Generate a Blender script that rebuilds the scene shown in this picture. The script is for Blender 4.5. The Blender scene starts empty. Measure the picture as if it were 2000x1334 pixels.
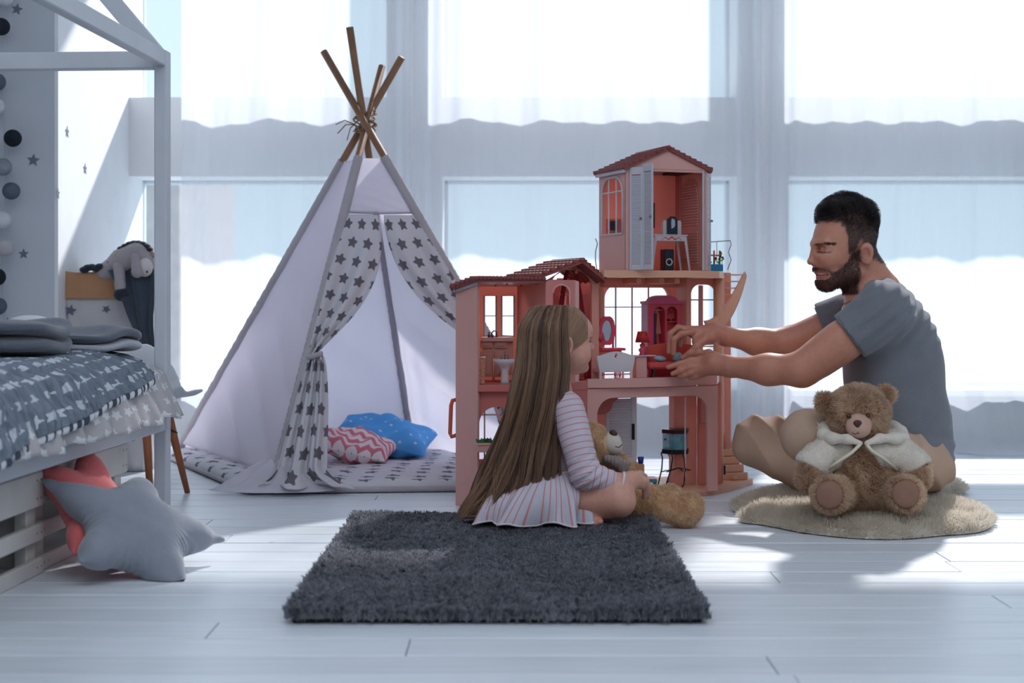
import bpy, bmesh, math, random
import numpy as np
from mathutils import Vector, Matrix
R = math.radians
rnd = random.Random(7)
rng = np.random.default_rng(11)
SC = bpy.context.scene
COL = SC.collection

# ------------------------------------------------------------------ camera, sky, sun, added fill lights, exposure
CAMZ, FPX, HOR = 0.62, 2778.0, 575.0
cam = bpy.data.objects.new('camera', bpy.data.cameras.new('camera'))
COL.objects.link(cam)
cam.location = (0, 0, CAMZ)
cam.rotation_euler = (R(90), 0, 0)
cam.data.sensor_width = 36
cam.data.lens = 36 * FPX / 2000
cam.data.shift_y = -(667 - HOR) / 2000
cam.data.clip_start = 0.05
cam.data.dof.use_dof = True
cam.data.dof.focus_distance = 3.95
cam.data.dof.aperture_fstop = 3.4
SC.camera = cam
vs = SC.view_settings
vs.view_transform = 'Standard'; vs.look = 'None'; vs.gamma = 1.0; vs.use_curve_mapping = False
vs.exposure = 0.0
SC.display_settings.display_device = 'sRGB'
w = bpy.data.worlds.new('sky'); SC.world = w; w.use_nodes = True
bg = w.node_tree.nodes['Background']
bg.inputs[0].default_value = (0.66, 0.86, 1.0, 1); bg.inputs[1].default_value = 1.12
sun = bpy.data.objects.new('sun', bpy.data.lights.new('sun', 'SUN')); COL.objects.link(sun)
sun.data.energy = 9.5; sun.data.angle = R(2.2); sun.data.color = (0.97, 0.95, 0.95)
SUND = Vector((-0.30, -1.0, -0.80)).normalized()
sun.rotation_euler = SUND.to_track_quat('-Z', 'Y').to_euler()
def area(name, loc, target, sx, sy, power, col):
    l = bpy.data.objects.new(name, bpy.data.lights.new(name, 'AREA')); COL.objects.link(l)
    l.data.shape = 'RECTANGLE'; l.data.size = sx; l.data.size_y = sy; l.data.energy = power; l.data.color = col
    l.location = loc; l.rotation_euler = (Vector(target) - Vector(loc)).to_track_quat('-Z', 'Y').to_euler()
    return l
area('overhead_fill', (0.2, 1.9, 2.95), (0.2, 2.3, 0), 3.4, 2.4, 58, (0.84, 0.91, 1.0))  # unseen area light added overhead as fill, mainly for the floor
area('front_fill', (0.6, -0.6, 2.2), (0.4, 4.0, 0.4), 2.4, 1.6, 14, (0.9, 0.94, 1.0))  # second unseen fill light, added behind the camera to lift the fronts
cy = SC.cycles
cy.max_bounces = 8; cy.diffuse_bounces = 4; cy.glossy_bounces = 3; cy.transmission_bounces = 6; cy.transparent_max_bounces = 12
cy.sample_clamp_indirect = 6.0; cy.caustics_reflective = False; cy.caustics_refractive = False
cy.use_denoising = True
cy.blur_glossy = 1.0

def P(px, py, D):
    """photo point (2000x1334 frame) at depth D metres -> world point"""
    return np.array([(px - 1000) * D / FPX, D, CAMZ + (HOR - py) * D / FPX])

# ------------------------------------------------------------------ colours and node materials
def lin(c):
    out = []
    for v in c:
        v = v / 255.0
        out.append(v / 12.92 if v <= 0.04045 else ((v + 0.055) / 1.055) ** 2.4)
    return (*out, 1.0)

class NT:
    def __init__(s, m):
        m.use_nodes = True; s.t = m.node_tree; s.t.nodes.clear()
    def n(s, kind, **kw):
        nd = s.t.nodes.new('ShaderNode' + kind)
        ins = kw.pop('ins', {})
        for k, v in kw.items(): setattr(nd, k, v)
        for k, v in ins.items(): s.put(nd.inputs[k], v)
        return nd
    def put(s, sock, v):
        if isinstance(v, bpy.types.NodeSocket): s.t.links.new(v, sock)
        else: sock.default_value = v
    def math(s, op, a, b=0.0, c=0.0):
        nd = s.n('Math', operation=op); s.put(nd.inputs[0], a); s.put(nd.inputs[1], b); s.put(nd.inputs[2], c)
        return nd.outputs[0]
    def mix(s, f, a, b):
        nd = s.n('Mix', data_type='RGBA'); s.put(nd.inputs[0], f); s.put(nd.inputs[6], a); s.put(nd.inputs[7], b)
        return nd.outputs[2]
    def coord(s, which): return s.n('TexCoord').outputs[which]
    def noise(s, vec, scale, detail=3, rough=0.55):
        nd = s.n('TexNoise'); s.put(nd.inputs['Vector'], vec); nd.inputs['Scale'].default_value = scale
        nd.inputs['Detail'].default_value = detail; nd.inputs['Roughness'].default_value = rough
        return nd.outputs['Fac']
    def attr(s, name, out='Fac'): return s.n('Attribute', attribute_name=name).outputs[out]
    def ramp(s, f, lo, hi):
        nd = s.n('MapRange'); s.put(nd.inputs[0], f); nd.inputs[1].default_value = lo; nd.inputs[2].default_value = hi
        return nd.outputs[0]

def star_mask(t, vec, scale, radius, rot=0.3, jitter=0.0, k=0.86):
    """five-pointed stars on a staggered grid; vec = 2-D cloth coordinates in metres"""
    sp = t.n('SeparateXYZ'); t.put(sp.inputs[0], vec)
    u = t.math('DIVIDE', sp.outputs[0], scale); v = t.math('DIVIDE', sp.outputs[1], scale)
    row = t.math('FLOOR', v)
    u = t.math('ADD', u, t.math('MULTIPLY', t.math('MODULO', row, 2.0), 0.5))
    colm = t.math('FLOOR', u)
    x = t.math('SUBTRACT', t.math('SUBTRACT', u, colm), 0.5); y = t.math('SUBTRACT', t.math('SUBTRACT', v, row), 0.5)
    r = t.math('SQRT', t.math('ADD', t.math('MULTIPLY', x, x), t.math('MULTIPLY', y, y)))
    ph = rot
    if jitter:
        ph = t.math('ADD', t.math('MULTIPLY', t.math('SINE', t.math('ADD', t.math('MULTIPLY', colm, 12.9), t.math('MULTIPLY', row, 78.2))), jitter), rot)
    th = t.math('ADD', t.math('ARCTAN2', y, x), ph)
    c5 = t.math('MULTIPLY', t.math('COSINE', t.math('MULTIPLY', th, 5.0)), k)
    den = t.math('COSINE', t.math('DIVIDE', t.math('ADD', t.math('MULTIPLY', t.math('ARCSINE', c5), 2.0), math.pi * 3), 10.0))
    num = math.cos((2 * math.asin(k) + math.pi * 3) / 10)
    rr = t.math('DIVIDE', num * radius / scale, den)
    return t.math('LESS_THAN', r, rr)

MATS = {}
def mat(name, c, rough=0.55, var=0.06, vscale=9.0, bump=0.0, bscale=60.0, spec=0.4, trans=0.0, clear=0.0, metal=0.0, sheen=0.0,
        emit=None, c2=None, pattern=None, stretch=None, sss=0.0, coat=0.0, bdist=0.004):
    """principled surface; trans = share of light let through (thin cloth, thin plastic), clear = share seen straight through"""
    if name in MATS: return MATS[name]
    m = bpy.data.materials.new(name); t = NT(m)
    vec = t.coord('Object')
    if stretch is not None:
        mp = t.n('Mapping'); t.put(mp.inputs[0], vec); mp.inputs['Scale'].default_value = stretch; vec = mp.outputs[0]
    a = lin(c); f = t.noise(vec, vscale, 4)
    dark = tuple(x * (1 - var * 1.6) for x in a[:3]) + (1,); lite = tuple(min(1, x * (1 + var)) for x in a[:3]) + (1,)
    colr = t.mix(t.ramp(f, 0.3, 0.7), dark, lite)
    if pattern: colr = pattern(t, colr)
    b = t.n('BsdfPrincipled'); t.put(b.inputs['Base Color'], colr)
    b.inputs['Roughness'].default_value = rough; b.inputs['Specular IOR Level'].default_value = spec
    b.inputs['Metallic'].default_value = metal
    if coat: b.inputs['Coat Weight'].default_value = coat; b.inputs['Coat Roughness'].default_value = 0.12
    if sss:
        b.inputs['Subsurface Weight'].default_value = sss; b.inputs['Subsurface Radius'].default_value = (1, .35, .2); b.inputs['Subsurface Scale'].default_value = 0.008
    if sheen: b.inputs['Sheen Weight'].default_value = sheen; b.inputs['Sheen Roughness'].default_value = 0.5
    if bump:
        bn = t.n('Bump'); bn.inputs['Strength'].default_value = min(1.0, bump); bn.inputs['Distance'].default_value = bdist
        t.put(bn.inputs['Height'], t.noise(vec, bscale, 3)); t.put(b.inputs['Normal'], bn.outputs[0])
    out = b.outputs[0]
    if trans:
        tr = t.n('BsdfTranslucent'); t.put(tr.inputs[0], colr)
        mx = t.n('MixShader', ins={0: trans}); t.put(mx.inputs[1], out); t.put(mx.inputs[2], tr.outputs[0]); out = mx.outputs[0]
    if clear:
        tp = t.n('BsdfTransparent'); mx = t.n('MixShader', ins={0: clear}); t.put(mx.inputs[1], out); t.put(mx.inputs[2], tp.outputs[0]); out = mx.outputs[0]
    if emit:
        e = t.n('Emission'); e.inputs[0].default_value = lin(emit[0]); e.inputs[1].default_value = emit[1]
        ad = t.n('AddShader'); t.put(ad.inputs[0], out); t.put(ad.inputs[1], e.outputs[0]); out = ad.outputs[0]
    o = t.n('OutputMaterial'); t.put(o.inputs[0], out)
    MATS[name] = m
    return m

def stars_pattern(color, scale, radius, rot=0.3, jitter=0.0, coord='UV', k=0.86):
    def f(t, base): return t.mix(star_mask(t, t.coord(coord), scale, radius, rot, jitter, k), base, lin(color))
    return f
def stripes_pattern(color, period, duty, axis=1, attr=None):
    def f(t, base):
        if attr: v = t.attr(attr)
        else:
            sp = t.n('SeparateXYZ'); t.put(sp.inputs[0], t.coord('UV')); v = sp.outputs[axis]
        fr = t.math('FRACT', t.math('DIVIDE', v, period))
        return t.mix(t.math('LESS_THAN', fr, duty), base, lin(color))
    return f

# ------------------------------------------------------------------ objects
def place(o, parent=None, loc=None):
    COL.objects.link(o)
    if parent is not None: o.parent = parent
    return o
def wloc(o):
    p = Vector((0, 0, 0))
    while o is not None: p = p + o.location; o = o.parent
    return np.array(p)
def tag(o, label=None, cat=None, group=None, kind=None):
    for k, v in (('label', label), ('category', cat), ('group', group), ('kind', kind)):
        if v: o[k] = v
    return o
def thing(name, label, cat, loc=(0, 0, 0), group=None):
    o = bpy.data.objects.new(name, None); COL.objects.link(o); o.location = tuple(float(v) for v in loc); o.empty_display_size = 0.05
    return tag(o, label, cat, group)

def mesh_obj(name, V, F, m, parent=None, smooth=False, uv=None, attrs=None):
    """V world vertices (n,3), F list of faces or (n,k) array -> one mesh object"""
    V = np.asarray(V, dtype=np.float64)
    if parent is not None: V = V - wloc(parent)
    me = bpy.data.meshes.new(name)
    if isinstance(F, np.ndarray):
        nf, k = F.shape
        me.vertices.add(len(V)); me.vertices.foreach_set('co', V.astype(np.float32).ravel())
        me.loops.add(nf * k); me.loops.foreach_set('vertex_index', F.astype(np.int32).ravel())
        me.polygons.add(nf); me.polygons.foreach_set('loop_start', np.arange(0, nf * k, k, dtype=np.int32))
        me.update(calc_edges=True)
    else:
        me.from_pydata([tuple(v) for v in V], [], F)
    if uv is not None:
        ul = me.uv_layers.new(name='UVMap'); li = np.empty(len(me.loops), dtype=np.int32); me.loops.foreach_get('vertex_index', li)
        ul.data.foreach_set('uv', np.asarray(uv, dtype=np.float32)[li].ravel())
    for k, v in (attrs or {}).items():
        v = np.asarray(v, dtype=np.float32)
        if v.ndim == 1:
            at = me.attributes.new(k, 'FLOAT', 'POINT'); at.data.foreach_set('value', v)
        else:
            at = me.attributes.new(k, 'FLOAT_COLOR', 'POINT'); at.data.foreach_set('color', np.c_[v, np.ones(len(v))].astype(np.float32).ravel())
    if smooth: me.polygons.foreach_set('use_smooth', np.ones(len(me.polygons), dtype=bool))
    if m is not None: me.materials.append(m)
    me.validate(); me.update()
    o = bpy.data.objects.new(name, me)
    return place(o, parent)

class MB:
    """collects boxes, tubes, prisms, lathes into one mesh; T = 4x4 local->world"""
    def __init__(s, T=None): s.V = []; s.F = []; s.T = T; s.n = 0
    def add(s, V, F):
        V = np.asarray(V, float).reshape(-1, 3)
        if s.T is not None: V = V @ s.T[:3, :3].T + s.T[:3, 3]
        s.V.append(V); s.F += [tuple(i + s.n for i in f) for f in F]; s.n += len(V); return s
    def box(s, lo, hi, rot=None, piv=None, taper=None):
        x0, y0, z0 = lo; x1, y1, z1 = hi
        V = np.array([[x0,y0,z0],[x1,y0,z0],[x1,y1,z0],[x0,y1,z0],[x0,y0,z1],[x1,y0,z1],[x1,y1,z1],[x0,y1,z1]], float)
        if taper:
            c = (V[:4].mean(0)); V[4:, :2] = c[:2] + (V[4:, :2] - c[:2]) * taper
        if rot is not None:
            p = V.mean(0) if piv is None else np.array(piv); V = (V - p) @ np.array(rot).T + p
        return s.add(V, [(3,2,1,0),(4,5,6,7),(0,1,5,4),(1,2,6,5),(2,3,7,6),(3,0,4,7)])
    def bbox(s, lo, hi, b=0.002, rot=None, piv=None):
        """box with chamfered edges"""
        lo = np.minimum(lo, hi); hi2 = np.maximum(lo, hi); b = min(b, *(0.45 * (hi2 - lo)))
        V = []; idx = {}
        for ix in (0, 1):
            for iy in (0, 1):
                for iz in (0, 1):
                    base = np.array([(lo, hi2)[ix][0], (lo, hi2)[iy][1], (lo, hi2)[iz][2]]); sg = np.array([1 - 2 * ix, 1 - 2 * iy, 1 - 2 * iz])
                    for ax in range(3):
                        q = base + sg * b; q[ax] = base[ax]; idx[(ix, iy, iz, ax)] = len(V); V.append(q)
        V = np.array(V); F = []
        def out(f):
            c = V[list(f)].mean(0) - (lo + hi2) / 2; n = np.cross(V[f[1]] - V[f[0]], V[f[2]] - V[f[0]])
            F.append(tuple(f) if n @ c > 0 else tuple(reversed(f)))
        for ax in range(3):
            for sd in (0, 1):
                f = []
                for (p, q) in ((0, 0), (1, 0), (1, 1), (0, 1)):
                    k = [0, 0, 0]; k[ax] = sd; k[(ax + 1) % 3] = p; k[(ax + 2) % 3] = q; f.append(idx[(*k, ax)])
                out(f)
            for p in (0, 1):
                for q in (0, 1):
                    k = [0, 0, 0]; k[(ax + 1) % 3] = p; k[(ax + 2) % 3] = q; a1, a2 = (ax + 1) % 3, (ax + 2) % 3
                    k0 = list(k); k0[ax] = 0; k1 = list(k); k1[ax] = 1
                    out((idx[(*k0, a1)], idx[(*k1, a1)], idx[(*k1, a2)], idx[(*k0, a2)]))
        for ix in (0, 1):
            for iy in (0, 1):
                for iz in (0, 1): out(tuple(idx[(ix, iy, iz, ax)] for ax in range(3)))
        if rot is not None:
            p = V.mean(0) if piv is None else np.array(piv); V = (V - p) @ np.array(rot).T + p
        return s.add(V, F)
    def tube(s, pts, r, n=8, cap=True, flat=1.0):
        pts = [np.array(p, float) for p in pts]; rs = r if hasattr(r, '__len__') else [r] * len(pts)
        V = []; up = None
        for i, p in enumerate(pts):
            d = pts[min(i + 1, len(pts) - 1)] - pts[max(i - 1, 0)]; d = d / (np.linalg.norm(d) + 1e-9)
            if up is None: up = np.array([0, 0, 1.0]) if abs(d[2]) < 0.9 else np.array([0, 1.0, 0])
            a = np.cross(d, up); a /= np.linalg.norm(a) + 1e-9; b = np.cross(a, d); up = b
            for k in range(n):
                th = 2 * math.pi * k / n; V.append(p + rs[i] * (math.cos(th) * a + flat * math.sin(th) * b))
        F = []
        for i in range(len(pts) - 1):
            for k in range(n):
                k2 = (k + 1) % n; F.append((i*n+k, i*n+k2, (i+1)*n+k2, (i+1)*n+k))
        if cap: F.append(tuple(range(n - 1, -1, -1))); F.append(tuple((len(pts)-1)*n + k for k in range(n)))
        return s.add(V, F)
    def lathe(s, prof, c, n=20, axis=None, sx=1.0, sy=1.0):
        """prof = [(radius, height)...] about c"""
        c = np.array(c, float); V = []
        for (r, h) in prof:
            for k in range(n):
                th = 2 * math.pi * k / n; V.append([r * math.cos(th) * sx, r * math.sin(th) * sy, h])
        V = np.array(V)
        if axis is not None: V = V @ np.array(Vector(axis).to_track_quat('Z', 'Y').to_matrix()).T
        F = []
        for i in range(len(prof) - 1):
            for k in range(n):
                k2 = (k + 1) % n; F.append((i*n+k, i*n+k2, (i+1)*n+k2, (i+1)*n+k))
        F.append(tuple(range(n - 1, -1, -1))); F.append(tuple((len(prof)-1)*n + k for k in range(n)))
        return s.add(V + c, F)
    def ell(s, c, r, nu=14, nv=9, rot=None):
        r = np.array(r if hasattr(r, '__len__') else [r]*3, float); V = [[0, 0, -1]]
        for j in range(1, nv):
            ph = -math.pi/2 + math.pi * j / nv
            for k in range(nu):
                th = 2*math.pi*k/nu; V.append([math.cos(ph)*math.cos(th), math.cos(ph)*math.sin(th), math.sin(ph)])
        V.append([0, 0, 1]); V = np.array(V) * r
        if rot is not None: V = V @ np.array(rot).T
        F = [(0, 1 + (k+1) % nu, 1 + k) for k in range(nu)]
        for j in range(nv - 2):
            for k in range(nu): a = 1 + j*nu; k2 = (k+1) % nu; F.append((a+k, a+k2, a+nu+k2, a+nu+k))
        a = 1 + (nv-2)*nu; F += [(a+k, a+(k+1) % nu, len(V)-1) for k in range(nu)]
        return s.add(V + np.array(c, float), F)
    def prism(s, poly, lo, hi, plane='xz', holes=None):
        """closed outline extruded; plane 'xz' extrudes along y, 'xy' along z, 'yz' along x; holes cut through"""
        ax = {'xz': 1, 'xy': 2, 'yz': 0}[plane]; oth = [i for i in range(3) if i != ax]
        bm = bmesh.new(); loops = [poly] + (holes or []); edges = []
        for lp in loops:
            vs_ = []
            for (p, q) in lp:
                v = [0, 0, 0]; v[oth[0]] = p; v[oth[1]] = q; v[ax] = lo; vs_.append(bm.verts.new(v))
            for i in range(len(vs_)): edges.append(bm.edges.new((vs_[i], vs_[(i+1) % len(vs_)])))
        bmesh.ops.triangle_fill(bm, edges=edges, use_beauty=True, use_dissolve=False)
        fs = list(bm.faces); ex = bmesh.ops.extrude_face_region(bm, geom=fs)
        for e in ex['geom']:
            if isinstance(e, bmesh.types.BMVert): e.co[ax] = hi
        bmesh.ops.recalc_face_normals(bm, faces=bm.faces[:])
        bm.verts.index_update(); V = [tuple(v.co) for v in bm.verts]; F = [tuple(v.index for v in f.verts) for f in bm.faces]; bm.free()
        return s.add(V, F)
    def obj(s, name, m, parent=None, smooth=False, bevel=0.0, label=None):
        o = mesh_obj(name, np.concatenate(s.V), s.F, m, parent, smooth)
        if smooth == 'auto':
            pass
        if bevel:
            b = o.modifiers.new('bevel', 'BEVEL'); b.width = bevel; b.segments = 2; b.limit_method = 'ANGLE'
        if label: o['label'] = label
        return o

def sheet(name, f, nu, nv, m, parent=None, thick=0.0, uvs=(1, 1), smooth=True, closed=False):
    """cloth: f(U,V) vectorised -> (x,y,z); uv in metres via uvs"""
    U, V = np.meshgrid(np.linspace(0, 1, nu), np.linspace(0, 1, nv), indexing='ij')
    X = np.stack([np.broadcast_to(a, U.shape) for a in f(U, V)], -1).reshape(-1, 3)
    i, j = np.meshgrid(np.arange(nu - 1), np.arange(nv - 1), indexing='ij'); a = (i * nv + j).ravel()
    F = np.stack([a, a + nv, a + nv + 1, a + 1], -1)
    o = mesh_obj(name, X, F, m, parent, smooth, uv=np.c_[U.ravel() * uvs[0], V.ravel() * uvs[1]])
    if thick:
        s = o.modifiers.new('thickness', 'SOLIDIFY'); s.thickness = thick; s.offset = 0
    return o

def rz(a):
    c, s = math.cos(a), math.sin(a); return np.array([[c, -s, 0], [s, c, 0], [0, 0, 1.0]])
def ry(a):
    c, s = math.cos(a), math.sin(a); return np.array([[c, 0, s], [0, 1, 0], [-s, 0, c]])
def rx(a):
    c, s = math.cos(a), math.sin(a); return np.array([[1, 0, 0], [0, c, -s], [0, s, c]])
def frame(origin, rot=None):
    T = np.eye(4); T[:3, 3] = origin
    if rot is not None: T[:3, :3] = rot
    return T
def copy_tree(o, parent=None):
    c = o.copy(); COL.objects.link(c)
    if parent is not None: c.parent = parent
    for ch in o.children: copy_tree(ch, c)
    return c

def vnoise(p, s=1.0, seed=0):
    """cheap smooth pseudo-noise on points (n,3) -> (n,)"""
    q = p * s; r = np.random.default_rng(seed); out = np.zeros(len(p))
    for i in range(5):
        k = r.normal(size=3); k = k / np.linalg.norm(k) * (0.8 + 0.5 * i); ph = r.uniform(0, 6.28)
        w = r.normal(size=3) * 0.6
        out += np.sin(q @ k + ph + 1.3 * np.sin(q @ w + ph * 2)) / (1 + 0.4 * i)
    return out / 2.6
def wob(u, seed, n=4, lo=1, hi=6):
    r = np.random.default_rng(seed); o = 0
    for i in range(n): o = o + np.sin(u * 2 * math.pi * r.uniform(lo, hi) + r.uniform(0, 6.28)) / n
    return o

# ------------------------------------------------------------------ smooth blended bodies
class Body:
    """smooth union of tapered limbs and ellipsoids -> one continuous mesh"""
    def __init__(s): s.p = []
    def limb(s, a, b, ra, rb, k=0.02, op=0, flat=None):
        a = np.array(a, float); b = np.array(b, float)
        s.p.append(('c', a, b, ra, rb, k, op, (a + b) / 2, np.linalg.norm(b - a) / 2 + max(ra, rb))); return s
    def chain(s, pts, rs, k=0.02):
        for i in range(len(pts) - 1): s.limb(pts[i], pts[i+1], rs[i], rs[i+1], k)
        return s
    def ell(s, c, r, k=0.02, op=0, rot=None):
        c = np.array(c, float); r = np.array(r if hasattr(r, '__len__') else [r]*3, float)
        s.p.append(('e', c, r, None if rot is None else np.array(rot), 0, k, op, c, r.max())); return s
    def plane(s, c, n, k=0.004):
        """cut away everything on the side n points to"""
        s.p.append(('p', np.array(c, float), np.array(n, float) / np.linalg.norm(n), 0, 0, k, 1, np.array(c, float), 1e9)); return s
    @staticmethod
    def _d(q, X):
        if q[0] == 'c':
            a, b = q[1], q[2]; ba = b - a; L = ba @ ba + 1e-12
            t = np.clip(((X - a) @ ba) / L, 0, 1); dv = X - a - t[:, None] * ba
            return np.sqrt((dv * dv).sum(1)) - (q[3] + (q[4] - q[3]) * t)
        if q[0] == 'e':
            Y = X - q[1]
            if q[3] is not None: Y = Y @ q[3]
            A = Y / q[2]; k0 = np.sqrt((A * A).sum(1)) + 1e-9; B = A / q[2]; k1 = np.sqrt((B * B).sum(1)) + 1e-9
            return k0 * (k0 - 1) / k1
        return -((X - q[1]) @ q[2])
    def ev(s, X, sel=None):
        d = np.full(len(X), 1e3)
        for i, q in enumerate(s.p):
            if sel is not None and not sel[i]: continue
            e = s._d(q, X); k = q[5]
            if q[6] == 0:
                h = np.maximum(k - np.abs(d - e), 0) / k; d = np.minimum(d, e) - h * h * k * 0.25
            else:
                e = -e; h = np.maximum(k - np.abs(d - e), 0) / k; d = np.maximum(d, e) + h * h * k * 0.25
        return d
    def mesh(s, h, disp=None, pad=0.03):
        add = [q for q in s.p if q[6] == 0]
        lo = np.min([q[7] - q[8] for q in add], 0) - pad; hi = np.max([q[7] + q[8] for q in add], 0) + pad
        B = 8; nb = np.ceil((hi - lo) / (h * B)).astype(int); N = nb * B + 1
        D = np.full(N, 1.0, np.float32)
        bi = np.stack(np.meshgrid(*[np.arange(n) for n in nb], indexing='ij'), -1).reshape(-1, 3)
        cen = lo + (bi + 0.5) * B * h; rad = B * h * 0.87
        dc = s.ev(cen); near = np.abs(dc) < rad * 1.7 + 0.012
        for c0 in bi[(~near) & (dc < 0)]:
            a = c0 * B; D[a[0]:a[0]+B+1, a[1]:a[1]+B+1, a[2]:a[2]+B+1] = -1
        g = np.stack(np.meshgrid(*[np.arange(B + 1)] * 3, indexing='ij'), -1).reshape(-1, 3)
        pd = np.stack([s._d(q, cen[near]) for q in s.p], 1)
        for bidx, c0 in enumerate(bi[near]):
            X = lo + (c0 * B + g) * h
            sel = pd[bidx] < rad * 2.2 + 0.05
            if not sel.any(): continue
            d = s.ev(X, sel)
            if disp is not None: d = d - disp(X)
            a = c0 * B; D[a[0]:a[0]+B+1, a[1]:a[1]+B+1, a[2]:a[2]+B+1] = d.reshape(B+1, B+1, B+1)
        S = D < 0
        C = [S[(i >> 2) & 1: N[0]-1+((i >> 2) & 1), (i >> 1) & 1: N[1]-1+((i >> 1) & 1), i & 1: N[2]-1+(i & 1)] for i in range(8)]
        cnt = np.zeros(C[0].shape, np.uint8)
        for c in C: cnt += c
        act = (cnt > 0) & (cnt < 8); idx = np.argwhere(act); im = np.full(act.shape, -1, np.int32); im[act] = np.arange(len(idx))
        off = np.array([[(i >> 2) & 1, (i >> 1) & 1, i & 1] for i in range(8)])
        val = np.stack([D[idx[:, 0]+o[0], idx[:, 1]+o[1], idx[:, 2]+o[2]] for o in off], 1).astype(np.float64)
        acc = np.zeros((len(idx), 3)); num = np.zeros(len(idx))
        for i in range(8):
            for b in (4, 2, 1):
                j = i | b
                if j == i: continue
                m = (val[:, i] < 0) != (val[:, j] < 0)
                t = np.where(m, val[:, i] / (val[:, i] - val[:, j] + 1e-12), 0)
                pt = off[i] + t[:, None] * (off[j] - off[i]); acc += pt * m[:, None]; num += m
        V = lo + (idx + acc / num[:, None]) * h
        F = []
        for ax in range(3):
            sl0 = [slice(None)] * 3; sl1 = [slice(None)] * 3; sl0[ax] = slice(0, -1); sl1[ax] = slice(1, None)
            A = S[tuple(sl0)]; Bq = S[tuple(sl1)]; e = np.argwhere(A != Bq); fl = A[e[:, 0], e[:, 1], e[:, 2]]
            a1, a2 = (ax + 1) % 3, (ax + 2) % 3
            ok = (e[:, a1] > 0) & (e[:, a2] > 0) & (e[:, a1] < N[a1]-1) & (e[:, a2] < N[a2]-1); e = e[ok]; fl = fl[ok]
            def ix(d1, d2):
                q = e.copy(); q[:, a1] -= d1; q[:, a2] -= d2; return im[q[:, 0], q[:, 1], q[:, 2]]
            q = np.stack([ix(1, 1), ix(0, 1), ix(0, 0), ix(1, 0)], 1); q[~fl] = q[~fl][:, ::-1]; F.append(q)
        F = np.concatenate(F); F = F[(F >= 0).all(1)]
        return V, F
    def normals(s, X, e=0.002):
        n = np.stack([s.ev(X + e * np.eye(3)[i]) - s.ev(X - e * np.eye(3)[i]) for i in range(3)], 1)
        return n / (np.linalg.norm(n, axis=1, keepdims=True) + 1e-9)

def strands(name, PTS, rad, m, parent=None, tone=None, kind=None, tip=0.35):
    """PTS (n strands, k points, 3) world -> one curves object"""
    n, k, _ = PTS.shape
    hc = bpy.data.hair_curves.new(name); hc.add_curves([k] * n)
    X = PTS - (wloc(parent) if parent is not None else 0)
    hc.attributes['position'].data.foreach_set('vector', X.astype(np.float32).ravel())
    ra = hc.attributes.get('radius') or hc.attributes.new('radius', 'FLOAT', 'POINT')
    prof = np.linspace(1, tip, k)[None, :] * np.broadcast_to(np.asarray(rad).reshape(-1, 1), (n, 1))
    ra.data.foreach_set('value', prof.astype(np.float32).ravel())
    tn = hc.attributes.new('tone', 'FLOAT', 'POINT')
    tone = rng.uniform(0, 1, n) if tone is None else tone
    tn.data.foreach_set('value', np.repeat(tone, k).astype(np.float32))
    hc.materials.append(m)
    o = bpy.data.objects.new(name, hc); place(o, parent)
    if kind: o['kind'] = kind
    return o

def fur_mat(name, c_dark, c_lite, trans=0.25, rough=0.7, spec=0.25):
    if name in MATS: return MATS[name]
    m = bpy.data.materials.new(name); t = NT(m)
    c = t.mix(t.attr('tone'), lin(c_dark), lin(c_lite))
    b = t.n('BsdfPrincipled'); t.put(b.inputs['Base Color'], c); b.inputs['Roughness'].default_value = rough; b.inputs['Specular IOR Level'].default_value = spec
    tr = t.n('BsdfTranslucent'); t.put(tr.inputs[0], c)
    mx = t.n('MixShader', ins={0: trans}); t.put(mx.inputs[1], b.outputs[0]); t.put(mx.inputs[2], tr.outputs[0])
    o = t.n('OutputMaterial'); t.put(o.inputs[0], mx.outputs[0]); MATS[name] = m
    return m

def sample_surface(V, F, n, seed=0, keep=None):
    r = np.random.default_rng(seed)
    T = np.concatenate([F[:, [0, 1, 2]], F[:, [0, 2, 3]]]) if F.shape[1] == 4 else F
    e = np.cross(V[T[:, 1]] - V[T[:, 0]], V[T[:, 2]] - V[T[:, 0]]); a = np.linalg.norm(e, axis=1)
    if keep is not None: a = a * keep(V[T].mean(1))
    i = r.choice(len(T), n, p=a / a.sum()); u = r.random((n, 1)); v = r.random((n, 1)); fl = (u + v) > 1; u = np.where(fl, 1 - u, u); v = np.where(fl, 1 - v, v)
    X = V[T[i, 0]] + u * (V[T[i, 1]] - V[T[i, 0]]) + v * (V[T[i, 2]] - V[T[i, 0]])
    nn = e[i] / (np.linalg.norm(e[i], axis=1, keepdims=True) + 1e-12)
    return X, nn

def fur(name, V, F, n, length, rad, m, parent, lean=(0, 0, -0.3), curl=0.4, k=4, seed=0, keep=None, clump=0.02, kind='stuff', wave=0.0):
    """short pile grown from a surface, gathered into soft tufts"""
    X, N = sample_surface(V, F, n, seed, keep); r = np.random.default_rng(seed + 1)
    cl = np.stack([vnoise(X, 1 / clump, seed + j) for j in range(3)], 1)
    d = N + np.array(lean) + curl * cl + 0.22 * r.normal(size=N.shape)
    d /= np.linalg.norm(d, axis=1, keepdims=True)
    L = length * r.uniform(0.6, 1.15, (n, 1)); side = np.cross(d, r.normal(size=(n, 3))); side /= np.linalg.norm(side, axis=1, keepdims=True) + 1e-9
    pts = []
    for j in range(k):
        t = j / (k - 1); pts.append(X + N * L * t * (1 - 0.5 * t) * 0.6 + d * L * t * t * 0.7 + side * L * wave * math.sin(4.5 * t) - N * 0.0006)
    tone = np.clip(0.5 + 0.35 * vnoise(X, 0.6 / clump, seed + 9) + 0.22 * r.normal(size=n), 0, 1)
    return strands(name, np.stack(pts, 1), rad, m, parent, tone, kind)
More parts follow.
